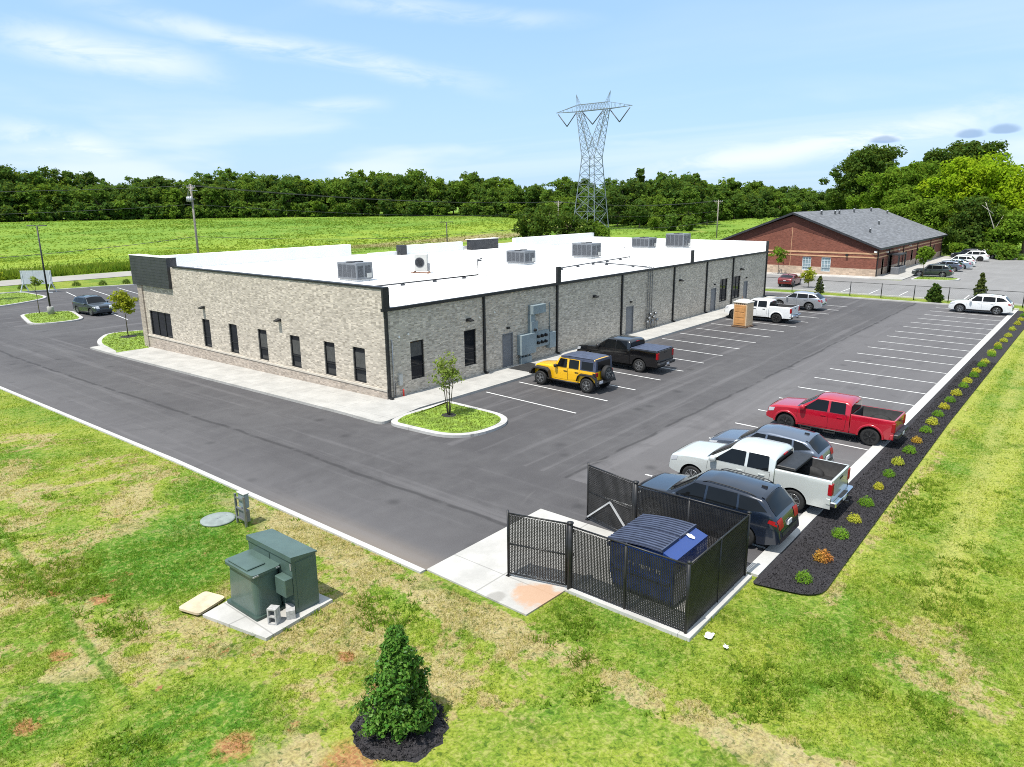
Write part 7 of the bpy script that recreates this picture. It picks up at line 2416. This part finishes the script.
def jeep():
    L, W, H = 4.45, .80, 1.84
    car = thing('off_road_suv', 'boxy yellow off road vehicle with black hard top and rear spare wheel', 'suv', (8.85, -5.62, 0), NOSE_UP)
    car.scale = (1.06, 1.06, 1.05)
    Y = P['yellow']
    top = [(-.5, .75), (0, .75), (.05, 1.02), (.12, 1.10), (.5, 1.135), (1.42, 1.19), (1.46, 1.22), (1.82, 1.74), (1.92, 1.80), (2.4, H), (3.9, H - .01), (4.02, H - .03), (4.06, 1.3), (4.10, 1.05), (L + .5, 1.0)]
    # body tub: hood narrower than the tub, upright glasshouse
    B = Body(4.10, W, top, [(0, 1.0), (1.4, 1.13), (4.1, 1.15)], [(-.5, .66), (0, .70), (1.2, .86), (1.42, .97), (1.55, 1), (4.1, 1), (4.6, 1)], .46, (.62, .62 + 3.0), .40, .47, .13, .035, blur=.05, squeeze=.01)
    off = lambda p: p
    B.loft(0, 4.10, Y, car)
    zr = H - .17
    # black hard top: roof and the quarter panels
    b = MB(); B.top_patch(b, 1.90, 4.055, -1, 1, .014, 24, 8)
    for sg in (1, -1):
        B.side_patch(b, [(1.86, zr + .01), (4.06, zr + .01), (4.02, H - .02), (1.93, H - .02)], sg, .014, 22, 3)
        B.side_patch(b, [(3.14, 1.17), (4.05, 1.17), (4.03, zr + .02), (3.10, zr + .02)], sg, .014, 12, 6)
        b.tube([B.P(4.05, -B.topz(4.05, 1)[1], B.topz(4.05, 1)[0]), B.P(4.05, 0, B.topz(4.05, 0)[0] - .01), B.P(4.05, B.topz(4.05, 1)[1], B.topz(4.05, 1)[0])], .05, 8) if sg > 0 else None
        pts = []
        for i in range(16):
            x = 1.90 + 2.15 * i / 15; z, y = B.topz(x, 1); pts.append(B.P(x, sg * (y + .004), z + .002))
        b.tube(pts, .030, 8)
        b.bar(B.P(4.085, sg * (B.side(4.05, 1.2) - .005), 1.17), B.P(4.07, sg * (B.side(4.02, H - .1) - .005), H - .04), .07)
    b.build('hard_top', M['lid'], car, fixn=False)
    b = MB(); xk = 4.10 / 2 - 4.112
    b.box(*sorted((xk, xk + .05)), -.70, .70, 1.17, H - .03); b.build('rear_hatch', M['lid'], car)
    b = MB(); b.box(xk - .008, xk - .002, -.60, .60, 1.24, 1.68); b.build('rear_window', M['car_glass'], car)
    for q in ([(1.66, 1.19), (2.30, 1.19), (2.30, zr - .03), (1.86, zr - .03)], [(2.44, 1.19), (3.06, 1.19), (3.04, zr - .03), (2.44, zr - .03)], [(3.24, 1.22), (3.94, 1.22), (3.93, zr - .04), (3.22, zr - .04)]):
        for sg in (1, -1):
            b = MB(); B.side_patch(b, q, sg, .022, 8, 5); b.build('side_window', M['car_glass'], car, fixn=False)
    b = MB(); B.top_patch(b, 1.49, 1.80, -.90, .90, .012, 8, 8); b.build('windshield', M['car_glass'], car, fixn=False)
    doors(car, B, [[(1.50, .54), (2.36, .54), (2.36, 1.15), (1.50, 1.13)], [(2.40, .54), (3.08, .60), (3.10, 1.15), (2.40, 1.15)]], Y)
    for c in B.arches:
        for sg in (1, -1):
            b = MB(); rows = []
            y0 = B.side(c, .9) - .02
            for (dx, z) in ((-.62, .62), (-.55, .86), (-.40, .98), (.36, .98), (.54, .86), (.66, .52)):
                x = 4.10 / 2 - (c + dx)
                yin = min(B.side(max(.02, min(4.08, c + dx)), .9), y0) - .04
                rows.append([(x, sg * yin, z + .035), (x, sg * .935, z), (x, sg * .94, z - .07), (x, sg * .80, z - .07)])
            b.grid(rows, 0, False); b.build('fender_flare', M['car_trim'], car, fixn=False)
    b = MB(); b.cbox(2.02, 2.28, -.80, .80, .50, .72, .03); b.build('front_bumper', M['car_trim'], car)
    b = MB(); b.cbox(-2.25, -2.03, -.82, .82, .48, .70, .03); b.build('bumper', M['car_trim'], car)
    b = MB(); b.box(-2.27, -2.253, .38, .68, .56, .70); b.build('number_plate', M['plate'], car)
    for sg in (1, -1):
        b = MB(); b.cbox(-2.115, -2.04, *sorted((sg * .60, sg * .80)), .92, 1.12, .01); b.build('taillight', M['tail_red'], car)
        b = MB(); b.cbox(-2.10, -1.90, *sorted((sg * .802, sg * .83)), .95, 1.10, .005); b.build('side_marker', M['car_trim'], car)
        b = MB(); b.lathe([(0, 2.075), (.09, 2.07), (.10, 2.02)], 14, (0, sg * .40, .93), 'x'); b.build('headlight', M['head_lamp'], car)
        b = MB(); b.tube([(1.0, sg * .80, .42), (-1.05, sg * .80, .42)], .045, 8); b.build('side_step', M['car_trim'], car)
    b = MB()
    for k in range(7): b.box(2.04, 2.056, -.27 + k * .085, -.27 + k * .085 + .04, .78, 1.0)
    b.build('grille', M['hub_dark'], car)
    b = MB(); b.tube([(.75, .62, 1.17), (.2, .6, 1.2)], .012, 5); b.tube([(.75, -.62, 1.17), (.2, -.6, 1.2)], .012, 5); b.build('hood_latch', M['car_trim'], car)
    sp = wheel(car, (-2.24, -.02, 1.02), .40, .25, M['rim_grey'], -1, 5); sp.name = 'spare_wheel'; sp.rotation_euler = (0, 0, R(-90))
    finish(car, B, dict(r=.40, rim=M['rim_grey'], mirror=(1.66, 1.18), handles=[(2.24, 1.0), (2.95, 1.0)], spokes=5, tw=.27, tin=-.10, mirror_mat=M['car_trim'], handle_mat=M['car_trim'], rr=.62), Y)


jeep()
